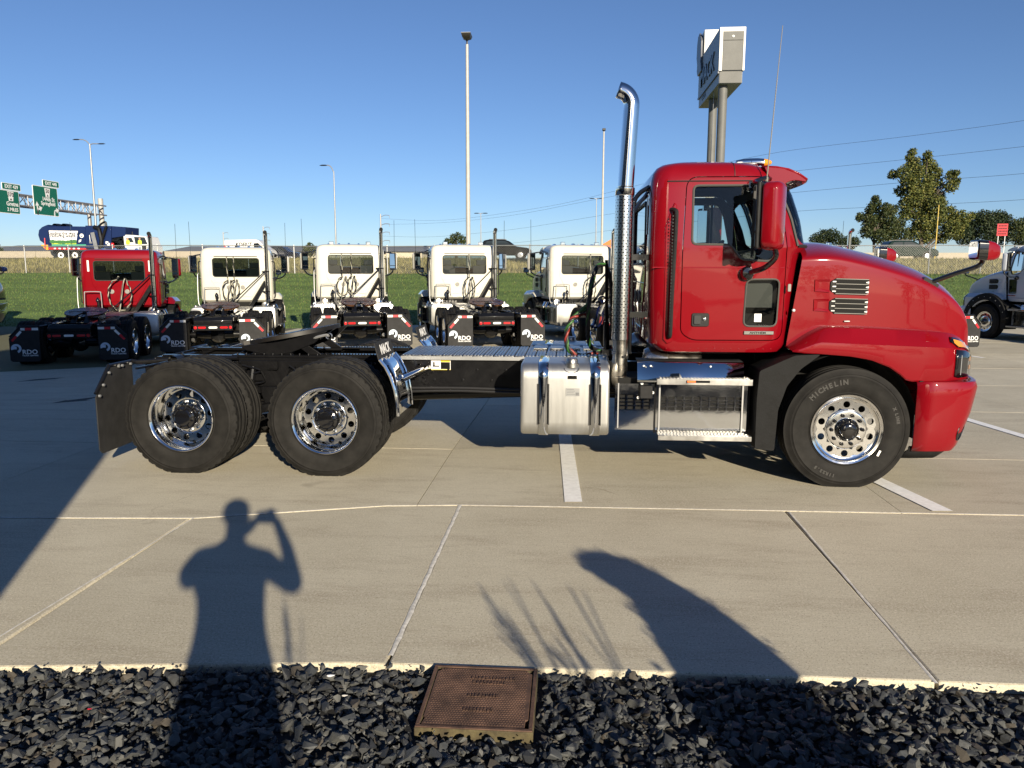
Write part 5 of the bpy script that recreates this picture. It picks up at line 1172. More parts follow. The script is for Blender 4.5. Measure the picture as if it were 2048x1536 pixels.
def hose_loop(k, yc, w_, z0, z1, ztop, n):
    """looped suzi lines hung from the lamp bar"""
    for q, (mt, ph) in enumerate((('hoseblack', 0), ('hoseyel', .5), ('hoseblack', .25))):
        cp = smooth_path([(3.98, yc+.02, ztop), (3.97, yc+.01, z1+.05)]+[(3.95, yc+w_*sin(a), (z0+z1)/2+(z1-z0)/2*cos(a)) for a in np.linspace(.15, 2*pi*.93, 15)]+[(3.9, yc+.06, z0-.12), (3.85, yc+.15, 1.02)], 5); pts = []; s_ = 0; prev = None
        for i, p in enumerate(cp):
            if prev is not None: s_ += (p-prev).length
            prev = p; t = (cp[min(i+1, len(cp)-1)]-cp[max(i-1, 0)]).normalized(); a = Vector((1, 0, 0)); b = t.cross(a).normalized(); r_ = .013; an = 2*pi*(s_/.22+ph); pts.append(p+a*r_*cos(an)+b*r_*sin(an))
        mb = MB(); mb.tube(pts, .0115 if q else .014, 5); mb.build('hose_loop', K[mt], k, smooth=60)
SKIP = ('heat_shield', 'exhaust_stack', 'exhaust_lower_pipe', 'stack_bracket', 'antenna', 'air_hose', 'hose_mast', 'gladhand', 'gladhand_fitting', 'tyre_label', 'paper_sticker', 'wheel_nut', 'quarter_fender', 'fender_stay', 'fairing_bolt', 'hanger_bolt', 'frame_bolt', 'grip_teeth', 'step_grip', 'air_valves_and_lines', 'tyre_lettering', 'vent_fin')
kit = make_back_kit()
def row_truck(name, label, tail_px, Z, paint, loops, z, group='tractor trucks parked in the angled row'):
    d = _r*(tail_px-1024)/FPX+_u*(768-655)/FPX+_f; tail = Vector(CAM+d*Z); o = dup(truck, None, SKIP, {'truck_red': K[paint], 'fifth_wheel_black': K['grease'], 'rear_window_glass': K['dglass' if tail_px < 500 else 'rglass']})
    o.name = name; tag(o, label, 'truck', group); pos = tail+HD*.78; o.location = (pos.x, pos.y, z); o.rotation_euler = (0, 0, pi/2+TH+radians(random.Random(tail_px).uniform(-1.3, 1.3)))
    for ch in list(kit.children):
        if ch.name.startswith('work_lamp') and tail_px < 500: continue
        dup(ch, o)
    for a in loops: hose_loop(o, *a)
    return o
RT = [
 ('tractor_truck', 'red tractor truck seen from behind, leftmost of the whole parked row', 136, 17.5, 'red', [(-.02, .30, 1.05, 1.95, 1.96, 0)], -.40),
 ('tractor_truck', 'cream tractor truck next to the red one, its rear window dark with a fan behind', 427, 18.7, 'white', [(.22, .16, 1.22, 1.78, 2.48, 0), (.03, .12, 1.3, 1.8, 2.48, 0)], -.30),
 ('tractor_truck', 'cream tractor truck just behind the raised fifth wheel, two hose loops on its back', 724, 18.9, 'white', [(.26, .17, 1.25, 1.8, 2.48, 0), (-.02, .12, 1.32, 1.82, 2.48, 0)], -.20),
 ('tractor_truck', 'cream tractor truck before the tall light pole, one narrow hose loop on its back', 995, 19.0, 'white', [(-.12, .15, 1.1, 1.8, 2.48, 0)], -.20),
 ('tractor_truck', 'cream tractor truck showing its left door, partly hidden by the slotted exhaust stack', 1298, 19.1, 'white', [(-.20, .15, 1.1, 1.8, 2.48, 0)], -.20),
 ('tractor_truck', 'cream tractor truck almost wholly hidden behind the red cab in front', 1590, 19.1, 'white', [], -.20),
 ('tractor_truck', 'red tractor truck behind the bonnet, only its stack, roof and one mud flap showing', 1878, 18.8, 'red', [], -.20),
]
row = [row_truck(*a) for a in RT]
# the pale grey truck at the right edge: same row, dark flared arches
d = _r*(2012-1024)/FPX+_u*(768-515)/FPX+_f; p = Vector(CAM+d*22.8); o = dup(truck, None, SKIP, {'truck_red': K['silver'], 'fifth_wheel_black': K['grease']}); o.name = 'work_truck'
tag(o, 'pale grey truck in the shade at the right edge, with black flared wheel arches', 'truck', 'tractor trucks parked in the angled row'); q = p-HD*5.47-LF*1.0; o.location = (q.x, q.y, -.2); o.rotation_euler = (0, 0, pi/2+TH)
for s in (-1, 1):
    mb = MB(); rows_ = []
    for k in range(17):
        a = radians(5+175*k/16); rows_.append([(FA+.66*cos(a), s*1.19, .52+.64*sin(a)), (FA+.66*cos(a), s*1.25, .52+.64*sin(a)), (FA+.80*cos(a), s*1.235, .52+.82*sin(a)), (FA+.82*cos(a), s*1.15, .52+.84*sin(a))])
    mb.grid(rows_); fl_ = mb.build('fender_flare', K['wing'], o, smooth=50, solid=.01); mb = MB()
    for k in range(9): a = radians(20+17*k); mb.lathe([(.012, s*1.243), (.012, s*1.255), (0, s*1.258)], (FA+.73*cos(a), 0, .52+.73*sin(a)), 'y', 6)
    mb.build('flare_bolt', K['galv'], fl_)
# navy nose entering at the left edge
o = dup(truck, None, SKIP, {'truck_red': K['navy']}); o.name = 'navy_truck'; tag(o, 'dark navy truck whose nose just enters at the left edge beside the lawn', 'truck')
q = G(8, 672, -.2); o.location = (q.x-1.15-6.9*cos(radians(20)), q.y+1.22-6.9*sin(radians(20)), -.2); o.rotation_euler = (0, 0, radians(20))
for ch in list(kit.children): bpy.data.objects.remove(ch) if not ch.children else [bpy.data.objects.remove(c_) for c_ in list(ch.children)]+[bpy.data.objects.remove(ch)]
bpy.data.objects.remove(kit)

# =================================================================== FENCE, POLES, SIGNS
K['wire'] = M('zinc_wire', (.22, .22, .21), .5, .4)
FY = 36.0
def fence(xa, xb, name, label):
    t = thing(name, label, 'fence', (xa, FY, 0)); n = int((xb-xa)/2.62)
    zb = lambda x: float(bank_z(np.array(x), np.array(FY-.01)))
    H = 1.50
    for i in range(n+1):
        x = xa+2.62*i; mb = MB(); mb.tube([(x-xa, 0, zb(x)-.2), (x-xa, 0, zb(x)+H+.04)], .032, 8); mb.lathe([(.036, zb(x)+H+.03), (.030, zb(x)+H+.07), (0, zb(x)+H+.08)], (x-xa, 0, 0), 'z', 8); mb.build('fence_post', K['galv'], t)
    L_ = 2.62*n; mb = MB(); mb.tube([(x_, -.035, zb(xa+x_)+H) for x_ in np.linspace(0, L_, n+1)], .024, 6); mb.build('top_rail', K['galv'], t)
    mb = MB(); V = []; F = []; sp = .125; wd = .0021; N = int(L_/sp); zc = zb((xa+xb)/2)
    for i in range(-int(H/sp), N):
        for sg in (1, -1):
            x0 = i*sp; x1 = x0+H
            if sg < 0: x0, x1 = x1, x0
            za, zb_ = 0., H; dx = (x1-x0)/H
            a = max(0, min(L_, x0)); b = max(0, min(L_, x1)); ta = (a-x0)/(x1-x0); tb = (b-x0)/(x1-x0); za, zb_ = H*ta, H*tb
            if abs(b-a) < .01: continue
            o = len(V); y = .004*sg; segs = 4
            for k in range(segs+1):
                q = k/segs; xx = a+(b-a)*q; z = za+(zb_-za)*q+zb(xa+xx)+.02; V += [(xx-wd, y, z+wd*sg), (xx+wd, y, z-wd*sg)]
            F += [(o+2*k, o+2*k+1, o+2*k+3, o+2*k+2) for k in range(segs)]
    mb.add(V, F); me = bpy.data.meshes.new('chain_link'); me.from_pydata(mb.v, [], mb.f); me.materials.append(K['wire']); c_ = bpy.data.objects.new('chain_link', me); C.objects.link(c_); c_.parent = t; c_['kind'] = 'stuff'
    return t
fence(-40.6, 44.5, 'chain_link_fence', 'long galvanised chain link fence along the top of the lawn')
def rot_to(o, x, y): o.location.x = x; o.location.y = y
def pole_base(t, h, r0, r1, mat, n=14):
    mb = MB(); mb.tube([(0, 0, -.6), (0, 0, h*.5), (0, 0, h)], [r0, (r0+r1)/2, r1], n); return mb.build('pole', mat, t, smooth=60)
def at(px, py, Z):
    d = _r*(px-1024)/FPX+_u*(768-py)/FPX+_f; return Vector(CAM+d*Z)
# the tall parking-lot lamp
b = at(937, 560, 34.5); zt = at(921.5, 108, 34.5).z; zg = float(bank_z(b.x, b.y)); t = thing('light_pole', 'tall thick light pole with a square shoebox head in the lawn behind the cream trucks', 'light pole', (b.x, b.y, zg))
pole_base(t, zt-zg, .115, .062, K['pole']); h = zt-zg; mb = MB(); mb.tube([(0, 0, h-.05), (0, 0, h+.18)], .035, 8); mb.loft([[(a_*w_, -.10+b_*d_, h+z) for a_, b_ in ((-1, -1), (1, -1), (1, 1), (-1, 1))] for z, w_, d_ in ((.14, .04, .06), (.24, .17, .25), (.36, .20, .33), (.37, .20, .33))]); mb.build('lamp_head', K['bronze'], t); mb = MB(); mb.box(-.20, .20, -.43, .23, h+.371, h+.385); mb.build('head_lid', K['galv'], t)
# thin pale pole
b = at(1203, 520, 58); zt = at(1201.3, 268, 58).z; t = thing('light_pole', 'slim pale pole left of the perforated exhaust stack with a tiny dark head', 'light pole', (b.x, b.y, 2.3)); pole_base(t, zt-2.3, .10, .055, K['pole']); mb = MB(); mb.box(-.12, .12, -.25, .1, zt-2.3, zt-2.3+.14); mb.build('lamp_head', K['bronze'], t, bevel=.02)
# twin-arm lamp at the highway, left
def arm_lamp(px, pyb, pyt, Z, label, arms, name='street_lamp', grp=None, r0=.13):
    b = at(px, 520, Z); zt = at(px, pyt, Z).z; t = thing(name, label, 'street lamp', (b.x, b.y, 2.66), 0, grp); h = zt-2.66; pole_base(t, h, r0, r0*.55, K['galv'])
    for s, ln, rise in arms:
        mb = MB(); mb.tube(smooth_path([(0, 0, h-.1), (s*ln*.3, 0, h+rise*.6), (s*ln*.65, 0, h+rise*.95), (s*ln, 0, h+rise)], 5), .05, 7); a = mb.build('arm', K['galv'], t); mb = MB(); mb.loft([[(s*(ln+x), y*w_, h+rise+z*w_-.02) for y, z in ((-.14, 0), (0, .08), (.14, 0), (0, -.05))] for x, w_ in ((-.1, .4), (.15, 1), (.5, 1), (.72, .3))]); mb.build('lamp_head', K['bronze'], a)
    return t
arm_lamp(197, 460, 293, 82, 'tall highway lamp with two arms standing behind the blue refuse truck', [(-1, 1.1, .45), (1, .95, .0)])
arm_lamp(673, 490, 346, 78, 'highway lamp with a single arm reaching left', [(-1, .7, .6)], r0=.09)
for px, pyt, Z, lb in ((962, 428, 120, 'far lamp post right of the tall light pole, with two small heads'), (1191, 399, 115, 'far lamp post just left of the slim pale pole, with two heads and a box')):
    arm_lamp(px, 490, pyt, Z, lb, [(-1, .35, .05), (1, .35, .05)], 'street_lamp', 'far lamp posts', .10)
# pylon sign of the dealership
Yf = 27.6; pz = lambda px, py, y=Yf: P(px, py, y)
x0, x1 = pz(1438.5, 100).x, pz(1490, 100).x; zt, zm, zb = pz(1438.5, 55).z, pz(1438.5, 142).z, pz(1442, 166).z; Lg = 5.2; w_ = x1-x0
t = thing('pylon_sign', 'grey dealership pylon sign on two round posts rising behind the red cab', 'sign', (x0, Yf, -.2)); z_ = .2
K['signface'] = M('grey_sign_panel', (.235, .255, .29), .45, var=.05); K['signend'] = M('dark_grey_sign_end', (.115, .118, .115), .6, var=.12, vs_=2); K['signwhite'] = M('white_sign_frame', (.74, .73, .70), .5); K['signdark'] = M('shaded_sign_lettering', (.115, .125, .145), .4)  # lettering is the panel grey with shade put into its colour
mb = MB(); mb.box(0, w_, 0, Lg, zm+z_, zt+z_); body = mb.build('sign_box', K['signface'], t, bevel=.02)
mb = MB(); mb.box(0, w_, -.05, -.003, zt+z_-.17, zt+z_); mb.box(0, .13, -.05, -.003, zm+z_, zt+z_-.173); mb.box(w_-.08, w_, -.05, -.003, zm+z_, zt+z_-.173); mb.build('white_frame', K['signwhite'], t, bevel=.006)
mb = MB(); mb.box(.14, w_-.09, -.045, -.002, zm+z_+.02, zt+z_-.52); mb.box(.14, w_-.09, -.06, -.002, zt+z_-.51, zt+z_-.18); mb.build('end_panel', K['signend'], t, bevel=.006)
mb = MB(); mb.lathe([(.05, -.08), (.05, -.06), (.0, -.085)], (w_*.52, 0, zt+z_-.36), 'y', 12); mb.build('service_lamp', K['whitep'], t)
mb = MB(); mb.box(.04, w_-.05, .05, Lg-.05, zb+z_, zm+z_-.004); lo = mb.build('lower_band', K['signface'], t, bevel=.01); mb = MB(); mb.box(.06, w_-.07, .03, .048, zb+z_+.01, zm+z_-.01); mb.build('lower_end', K['signend'], lo); mb = MB(); mb.box(-.02, 0.03, .0, Lg, zm+z_-.09, zm+z_-.003); mb.build('dark_band_strip', K['signdark'], t)  # dark strip along the foot of the main sign box
for y in (.55, 3.1): mb = MB(); mb.tube([(w_*.30 if y < 1 else w_*.35, y, -.3), (w_*.30 if y < 1 else w_*.35, y, zb+z_+.3)], .19, 20); mb.build('sign_post', K['signend'], t, smooth=60)
lettering('sign_lettering', 'MACK', 1.05, K['signdark'], t, (-.02, Lg*.52, zm+z_+.62), (0, -1, 0), (0, 0, 1), bold=.02, ext=.03, sx=1.15)
lettering('sign_small_lettering', 'TRUCKS', .26, K['signdark'], t, (.03, Lg*.72, (zm+zb)/2+z_), (0, -1, 0), (0, 0, 1), bold=.004, ext=.01)
zt2 = pz(1392, 72, Yf+Lg).z+z_; mb = MB(); mb.box(.05, w_*.85, Lg-1.0, Lg, zt+z_, zt2); mb.build('tall_end', K['signwhite'], t, bevel=.03)
mb = MB(); pr = [(Lg-1.25, zm+z_+.95), (Lg-1.2, zt+z_-.6), (Lg-.98, zt+z_-.25), (Lg-.95, zt2-.45), (Lg-.7, zt2-.2), (Lg-.45, zt2), (Lg-.05, zt2-.05), (Lg+.18, zt2-.4), (Lg+.22, zt2-1.0), (Lg-.02, zt2-1.35), (Lg+.02, zm+z_+1.2), (Lg-.2, zm+z_+.95)]
mb.prism(pr, 'x', -.10, -.004); mb.build('raised_emblem', K['signdark'], t, bevel=.03)
mb = MB(); mb.tube([(w_*.12, 1.6, zb+z_), (w_*.10, 1.55, zb+z_-1.5), (w_*.0, 1.5, 2.0)], .012, 5); mb.build('chain', K['galv'], t)

# overhead gantry with two green guide signs
GX = at(33, 400, 80).x
def gxy(px, py):
    d = _r*(px-1024)/FPX+_u*(768-py)/FPX+_f; s_ = (GX-CAM[0])/d[0]; return Vector(CAM+d*s_)
a, b_ = gxy(-60, 390), gxy(207, 426); zt, zb = gxy(33, 388).z, gxy(33, 410).z; dep = 1.3
t = thing('sign_gantry', 'steel lattice sign gantry spanning the highway at the left edge', 'gantry', (GX, b_.y, 2.66)); K['gantry'] = M('weathered_galvanised_truss', (.30, .29, .29), .5, .5)
y0, y1 = a.y-b_.y, 0.; zz = lambda z: z-2.66; chord = [(x_, z) for x_ in (0, -dep) for z in (zz(zb), zz(zt))]
mb = MB()
for x_, z in chord: mb.tube([(x_, y0, z), (x_, y1+.6, z)], .085, 8)
mb.build('chord', K['gantry'], t); mb = MB(); n = 16
for i in range(n):
    ya, yb = y0+(y1-y0)*i/n, y0+(y1-y0)*(i+1)/n
    for x_ in (0, -dep): mb.tube([(x_, ya, zz(zb)), (x_, ya, zz(zt))], .045, 6); mb.tube([(x_, ya, zz(zt if i % 2 else zb)), (x_, yb, zz(zb if i % 2 else zt))], .045, 6)
    for z in (zz(zb), zz(zt)): mb.tube([(0, ya, z), (-dep, yb, z)], .04, 6)
mb.build('lattice', K['gantry'], t)
for x_, y_ in ((-dep/2, -1.9), (-dep/2, .6)):
    mb = MB(); top = zz(zb) if y_ < 0 else zz(zt)+.9
    mb.tube([(x_, y_, -.6), (x_, y_, top)], .30 if y_ > 0 else .22, 14); mb.build('gantry_post', K['pole'] if y_ > 0 else K['gantry'], t)
K['sgreen'] = M('highway_sign_green', (.004, .125, .075), .45)
def guide_sign(px0, px1, pyt, pyb, label, parts):
    p0 = gxy(px0, pyt); p1 = gxy(px1, pyt); zb_ = gxy(px0, pyb).z; W_ = p1.y-p0.y; H_ = p0.z-zb_; s = thing('guide_sign', label, 'road sign', (GX+.16, p0.y, zb_))
    mb = MB(); mb.prism(rrect(0, W_, 0, H_, .12, 4), 'x', 0, .05); mb.build('sign_panel', K['whitep'], s); mb = MB(); mb.prism(rrect(.07, W_-.07, .07, H_-.07, .09, 4), 'x', .05, .056); mb.build('green_face', K['sgreen'], s)
    for kind, tx, u_, v_, sz in parts:
        y, z = W_*u_, H_*v_
        if kind == 'text': lettering('sign_lettering', tx, sz, K['whitep'], s, (.062, y, z), (0, 1, 0), (0, 0, 1), bold=.012, ext=.003)
        elif kind == 'tab':
            mb = MB(); mb.prism(rrect(y-1.35, y+1.35, H_+.02, H_+.72, .1, 4), 'x', 0, .05); tb = mb.build('exit_tab', K['whitep'], s); mb = MB(); mb.prism(rrect(y-1.29, y+1.29, H_+.08, H_+.66, .08, 4), 'x', .05, .056); mb.build('green_face', K['sgreen'], tb); lettering('sign_lettering', tx, .50, K['whitep'], tb, (.062, y, H_+.36), (0, 1, 0), (0, 0, 1), bold=.01, ext=.003)
        elif kind == 'shield':
            mb = MB(); mb.prism([(y-.45, z+.45), (y-.30, z-.50), (y+.30, z-.50), (y+.45, z+.45)], 'x', .056, .064); mb.build('route_shield', K['whitep'], s); lettering('route_number', tx, .58, K['dark'], s, (.068, y, z+.12), (0, 1, 0), (0, 0, 1), bold=.012, ext=.002)
            mb = MB(); mb.add([(.067, y-.16, z-.42), (.067, y+.16, z-.42), (.067, y, z-.18)], [(0, 1, 2)]); mb.build('shield_mark', K['dark'], s)
        elif kind == 'arrow':
            mb = MB()
            for pts in tx:
                q = smooth_path([(.060, y+a_, z+c_) for a_, c_ in pts], 4)
                for m0, m1 in zip(q[:-1], q[1:]): mb.bar(m0, m1, .02, .20, up=(1, 0, 0)) if False else mb.add([(.063, m0.y-.10*(m1-m0).normalized().z, m0.z+.10*(m1-m0).normalized().y), (.063, m0.y+.10*(m1-m0).normalized().z, m0.z-.10*(m1-m0).normalized().y), (.063, m1.y+.10*(m1-m0).normalized().z, m1.z-.10*(m1-m0).normalized().y), (.063, m1.y-.10*(m1-m0).normalized().z, m1.z+.10*(m1-m0).normalized().y)], [(0, 1, 2, 3)])
                dv = (q[-1]-q[-2]).normalized(); e = q[-1]; nn = Vector((0, -dv.z, dv.y)); mb.add([e+nn*.30+Vector((.004, 0, 0)), e-nn*.30+Vector((.004, 0, 0)), e+dv*.45+Vector((.004, 0, 0))], [(0, 1, 2)])
            mb.build('arrow', K['whitep'], s, smooth=0)
    return s
guide_sign(60.5, 109.5, 369, 428.5, 'green highway sign for 144th St Springfield on the gantry', [('tab', 'EXIT 440', .76, 0, 0), ('shield', '50', .58, .80, 0), ('text', '144th St', .60, .565, .60), ('text', 'Springfield', .58, .415, .56), ('arrow', [[(0, -.6), (0, 0), (-.02, .35)], [(0, -.6), (.05, -.1), (.35, .05)]], .13, .20, 0), ('arrow', [[(-.2, -.6), (-.15, 0), (.15, .1)]], .86, .18, 0)])
guide_sign(-18, 32.5, 376, 424, 'green highway sign for Gretna cut by the left edge of the photo', [('tab', 'EXIT 439', .72, 0, 0), ('shield', '370', .66, .76, 0), ('text', 'Gretna', .70, .42, .60), ('text', '2 MILES', .70, .18, .48)])
# red board on two posts and yellow marker pole, right
b = at(1999, 520, 70); c_ = at(1999, 456, 70); s_ = 70/1548; t = thing('red_sign', 'red board sign on two white posts in front of the dark trees', 'sign', (b.x, b.y, 2.5), radians(-12))
mb = MB(); z1, z0 = at(0, 444, 70).z-2.5, at(0, 468, 70).z-2.5; mb.box(-.42, .42, -.03, .03, z0, z1); bd = mb.build('sign_board', K['taper'], t)
mb = MB()
for r_ in range(4): 
    x_ = -.32
    while x_ < .3: q = random.uniform(.05, .12); mb.box(x_, x_+q, -.034, -.031, z1-.14-.235*r_-.10, z1-.14-.235*r_); x_ += q+.03
mb.build('faded_lettering', K['frame'], bd)
for x_ in (-.27, .27): mb = MB(); mb.tube([(x_, .05, -.5), (x_, .05, z0+.1)], .035, 6); mb.build('sign_post', K['whitep'], t)
K['yellow'] = M('yellow_post_paint', (.60, .42, .06), .5); b = at(1869, 520, 76); t = thing('marker_post', 'thin yellow post standing in front of the big tree', 'post', (b.x, b.y, 2.6)); mb = MB(); mb.tube([(0, 0, -.3), (0, 0, at(1870, 411, 76).z-2.6)], [.055, .035], 7); mb.build('post', K['yellow'], t)
# concrete barriers, far low buildings
K['barrier'] = M('pale_barrier_concrete', (.36, .32, .25), .85, var=.1)
def barrier(xa, xb, y, z0, h, name, label):
    t = thing(name, label, 'barrier', (xa, y, z0)); n = max(1, int((xb-xa)/6.1))
    me = None
    for i in range(n):
        if me is None: mb = MB(); mb.prism([(-.3, -.3), (-.3, .1), (-.12, .3), (-.09, h), (.09, h), (.12, .3), (.3, .1), (.3, -.3)], 'x', .01, 6.07); o = mb.build('barrier_segment', K['barrier'], t, smooth=0); me = o.data
        else: o = bpy.data.objects.new('barrier_segment', me); C.objects.link(o); o.parent = t
        o.location = (6.1*i, 0, 0)
    return t
barrier(-75, -30, 69.5, 2.70, .82, 'concrete_barrier', 'low pale concrete barrier left of and behind the blue refuse truck')
barrier(2, 75, 74.2, 2.66, .85, 'concrete_barrier', 'pale concrete highway barrier on the right behind the green car')
K['roofgrey'] = M('grey_metal_roof', (.16, .165, .17), .6); K['cream'] = M('cream_wall', (.50, .45, .34), .8); K['whitewall'] = M('white_wall', (.55, .54, .50), .8)
def long_building(px0, px1, Z, pyt, pym, label):
    a, b_ = at(px0, pyt, Z), at(px1, pyt, Z); zt, zm = a.z, at(px0, pym, Z).z; t = thing('warehouse', label, 'building', (a.x, a.y, 2.6)); Wd = b_.x-a.x
    mb = MB(); mb.box(0, Wd, 0, 40, -2, zm-2.6); mb.build('wall', K['cream'], t); mb = MB(); mb.add([(-1, -1, zm-2.6), (Wd+1, -1, zm-2.6), (Wd+1, 41, zm-2.6), (-1, 41, zm-2.6), (-1, 20, zt-2.6+1), (Wd+1, 20, zt-2.6+1)], [(0, 1, 5, 4), (2, 3, 4, 5), (0, 4, 3), (1, 2, 5), (0, 3, 2, 1)]); mb.build('roof', K['roofgrey'], t)
    for i in range(int(Wd/9)):
        mb = MB(); mb.box(3+9*i, 6.2+9*i, -.06, -.003, -1, max(.6, (zm-2.6)*.55)); mb.build('loading_door', K['whitewall'] if i % 3 else K['roofgrey'], t)
    return t
long_building(-60, 100, 210, 494, 502, 'long low warehouse with a grey roof on the far left horizon'); long_building(330, 850, 260, 495, 503, 'very long low grey roofed warehouse far behind the cream trucks')
mb = MB(); a = at(240, 505, 205); t = thing('stacked_pallets', 'row of yellowish stacked goods far behind between the red and cream trucks', 'stack', (a.x, a.y, 2.6)); 
for i in range(16): mb = MB(); mb.box(1.9*i+13, 1.9*i+14.6, 0, 1.6, -1, random.uniform(1.6, 2.9)); mb.build('pallet', K['cream'], t)
# power lines and their steel poles
def pylon(px, pyt, Z, label):
    b = at(px, 520, Z); zt = at(px, pyt, Z).z; t = thing('power_pole', label, 'power pole', (b.x, b.y, 2.6), 0, 'distant power poles'); h = zt-2.6; mb = MB(); mb.tube([(0, 0, -1), (0, 0, h)], [.45, .2], 8); mb.build('pole', K['gantry'], t)
    for k in range(4): mb = MB(); z = h*(.97-.16*k); mb.tube(smooth_path([(0, 0, z-.5), (1.6, -.5, z+.1), (3.2, -1, z)], 3), .09, 5); mb.build('davit_arm', K['gantry'], t); mb = MB(); mb.tube([(3.2, -1, z), (3.2, -1, z-.9)], .07, 5); mb.build('insulator', K['gantry'], t)
    return t
pylon(763, 429, 260, 'steel power pole with curved arms behind the third truck'); pylon(529, 453, 330, 'small steel power pole above the van'); pylon(449, 464, 420, 'tiniest power pole left of the van')
K['cable'] = M('dark_power_cable', (.05, .055, .065), .6)
A0 = at(2100, 500, 105); B0 = at(763, 500, 260)
def wire(pts, label):
    out_ = []
    for px, py in pts:
        d = _r*(px-1024)/FPX+_u*(768-py)/FPX+_f; dx, dy = B0.x-A0.x, B0.y-A0.y
        s_ = ((A0.x-CAM[0])*dy-(A0.y-CAM[1])*dx)/(d[0]*dy-d[1]*dx); out_.append(Vector(CAM+d*s_))
    mb = MB(); mb.tube(smooth_path(out_, 6), .022, 4); o = mb.build('power_line', K['cable'], smooth=0); tag(o, label, 'power line', 'power lines across the sky'); return o
wire([(2240, 270), (2048, 293), (1820, 318), (1600, 341), (1420, 364), (1234, 391), (1047, 427), (937, 441), (850, 447), (763, 449)], 'uppermost clear power line rising to the right edge'); wire([(2240, 324), (2048, 347), (1820, 364), (1600, 384), (1420, 402), (1234, 426), (1047, 456), (937, 468), (850, 474), (763, 472)], 'middle power line passing behind the crown of the big tree'); wire([(2240, 378), (2048, 399), (1820, 411), (1600, 422), (1420, 440), (1234, 459), (1100, 478), (937, 494), (850, 496), (763, 492)], 'lowest power line, just over the bonnet')
wire([(2240, 205), (2048, 241), (1820, 272), (1560, 304), (1400, 338), (1234, 381), (1100, 412), (937, 436), (850, 441), (763, 437)], 'faintest and highest power line on the right')

# =================================================================== VEHICLES ON THE HIGHWAY
K['cargreen'] = M('dark_green_car_paint', (.004, .016, .012), .5, spec=0, coat=.8); K['carblack'] = M('black_car_paint', (.005, .005, .006), .5, spec=0, coat=.8); K['carwhite'] = M('white_van_paint', (.72, .72, .70), .35, coat=.7); K['carnavy'] = M('dark_blue_car_paint', (.005, .008, .022), .5, spec=0, coat=.8)
K['carglass'] = M('car_window', (.012, .016, .020), .05, spec=.9); K['rimg'] = M('grey_alloy', (.45, .46, .47), .35, .8)
def car(name, label, px, Z, z0, body, glass, roof_rails, paint, W_=1.86, wheels=((.95, .36), (3.75, .36)), extra=None, flip=1, group=None):
    """profiles in metres, front at +x"""
    b = at(px, 510, Z); t = thing(name, label, 'car' if name != 'van' else 'van', (b.x, b.y, z0), 0 if flip > 0 else pi, group); xm = max(p[0] for p in body)/2
    sh = lambda pl: [(x-xm, z) for x, z in pl]
    mb = MB(); mb.prism(rpoly(sh(body), .12, 4), 'y', -W_/2, W_/2); bo = mb.build('body', K[paint], t, bevel=.09, seg=3)
    for gpl in glass: mb = MB(); mb.prism(rpoly(sh(gpl), .06, 3), 'y', -W_/2-.004, W_/2+.004); mb.build('side_window', K['carglass'], t, bevel=.01)
    for x, r_ in wheels:
        for s in (-1, 1):
            mb = MB(); mb.lathe([(r_*.62, -.11), (r_*.9, -.12), (r_, -.09), (r_, .09), (r_*.9, .12), (r_*.62, .11)], (x-xm, s*(W_/2-.10), r_), 'y', 22); wh = mb.build('wheel', K['tyre'], t); mb = MB(); mb.lathe([(r_*.64, -.115*-s), (r_*.58, .125*s), (r_*.2, .105*s), (0, .11*s)], (x-xm, s*(W_/2-.10), r_), 'y', 20)
            for k in range(5): a = 2*pi*k/5; mb.bar((x-xm, s*(W_/2+.025), r_), (x-xm+r_*.58*cos(a), s*(W_/2+.025), r_+r_*.58*sin(a)), .06, .03, up=(0, 1, 0))
            mb.build('rim', K['rimg'], wh); mb = MB(); mb.lathe([(r_+.08, s*(W_/2-.3)), (r_+.08, s*(W_/2+.006)), (r_-.02, s*(W_/2+.007))], (x-xm, 0, r_+.02), 'y', 20); mb.build('wheel_arch', K['frame'], bo)
    x1 = xm*2; 
    for s in (-1, 1):
        mb = MB(); mb.box(x1-xm-.22, x1-xm-.015, s*(W_/2-.35)-.18, s*(W_/2-.35)+.36*.5, .68, .82); mb.build('headlight', K['clear'], t, bevel=.02); mb = MB(); mb.box(-xm-.01, -xm+.10, s*(W_/2-.2)-.17, s*(W_/2-.2)+.19, .82, 1.02); mb.build('tail_light', K['redlens'], t, bevel=.02)
    if roof_rails:
        for s in (-1, 1): mb = MB(); mb.tube([(roof_rails[0]-xm, s*.62, roof_rails[2]), (roof_rails[1]-xm, s*.62, roof_rails[2])], .03, 6); mb.build('roof_rail', K['galv'], t)
    return t
SUVB = [(0, .35), (.02, .95), (.12, 1.15), (.45, 1.68), (.9, 1.77), (2.3, 1.76), (2.75, 1.62), (3.35, 1.16), (4.45, 1.02), (4.75, .82), (4.78, .35)]
SUVG = [[(.50, 1.20), (.72, 1.62), (1.55, 1.66), (1.55, 1.18)], [(1.63, 1.18), (1.63, 1.66), (2.3, 1.66), (2.62, 1.54), (3.1, 1.17)]]
car('suv', 'dark green sport utility car driving right behind the fence above the bonnet', 1815, 71.5, 2.70, SUVB, SUVG, (.9, 2.4, 1.80), 'cargreen')
car('suv', 'black sport utility car on the highway between the two right cream trucks', 1012, 71.0, 2.70, SUVB, SUVG, (.9, 2.4, 1.80), 'carblack', wheels=((.95, .38), (3.75, .38)))
PKB = [(0, .45), (0, 1.08), (2.1, 1.12), (2.2, 1.75), (2.5, 1.86), (3.7, 1.84), (4.4, 1.25), (5.5, 1.12), (5.7, .95), (5.72, .45)]
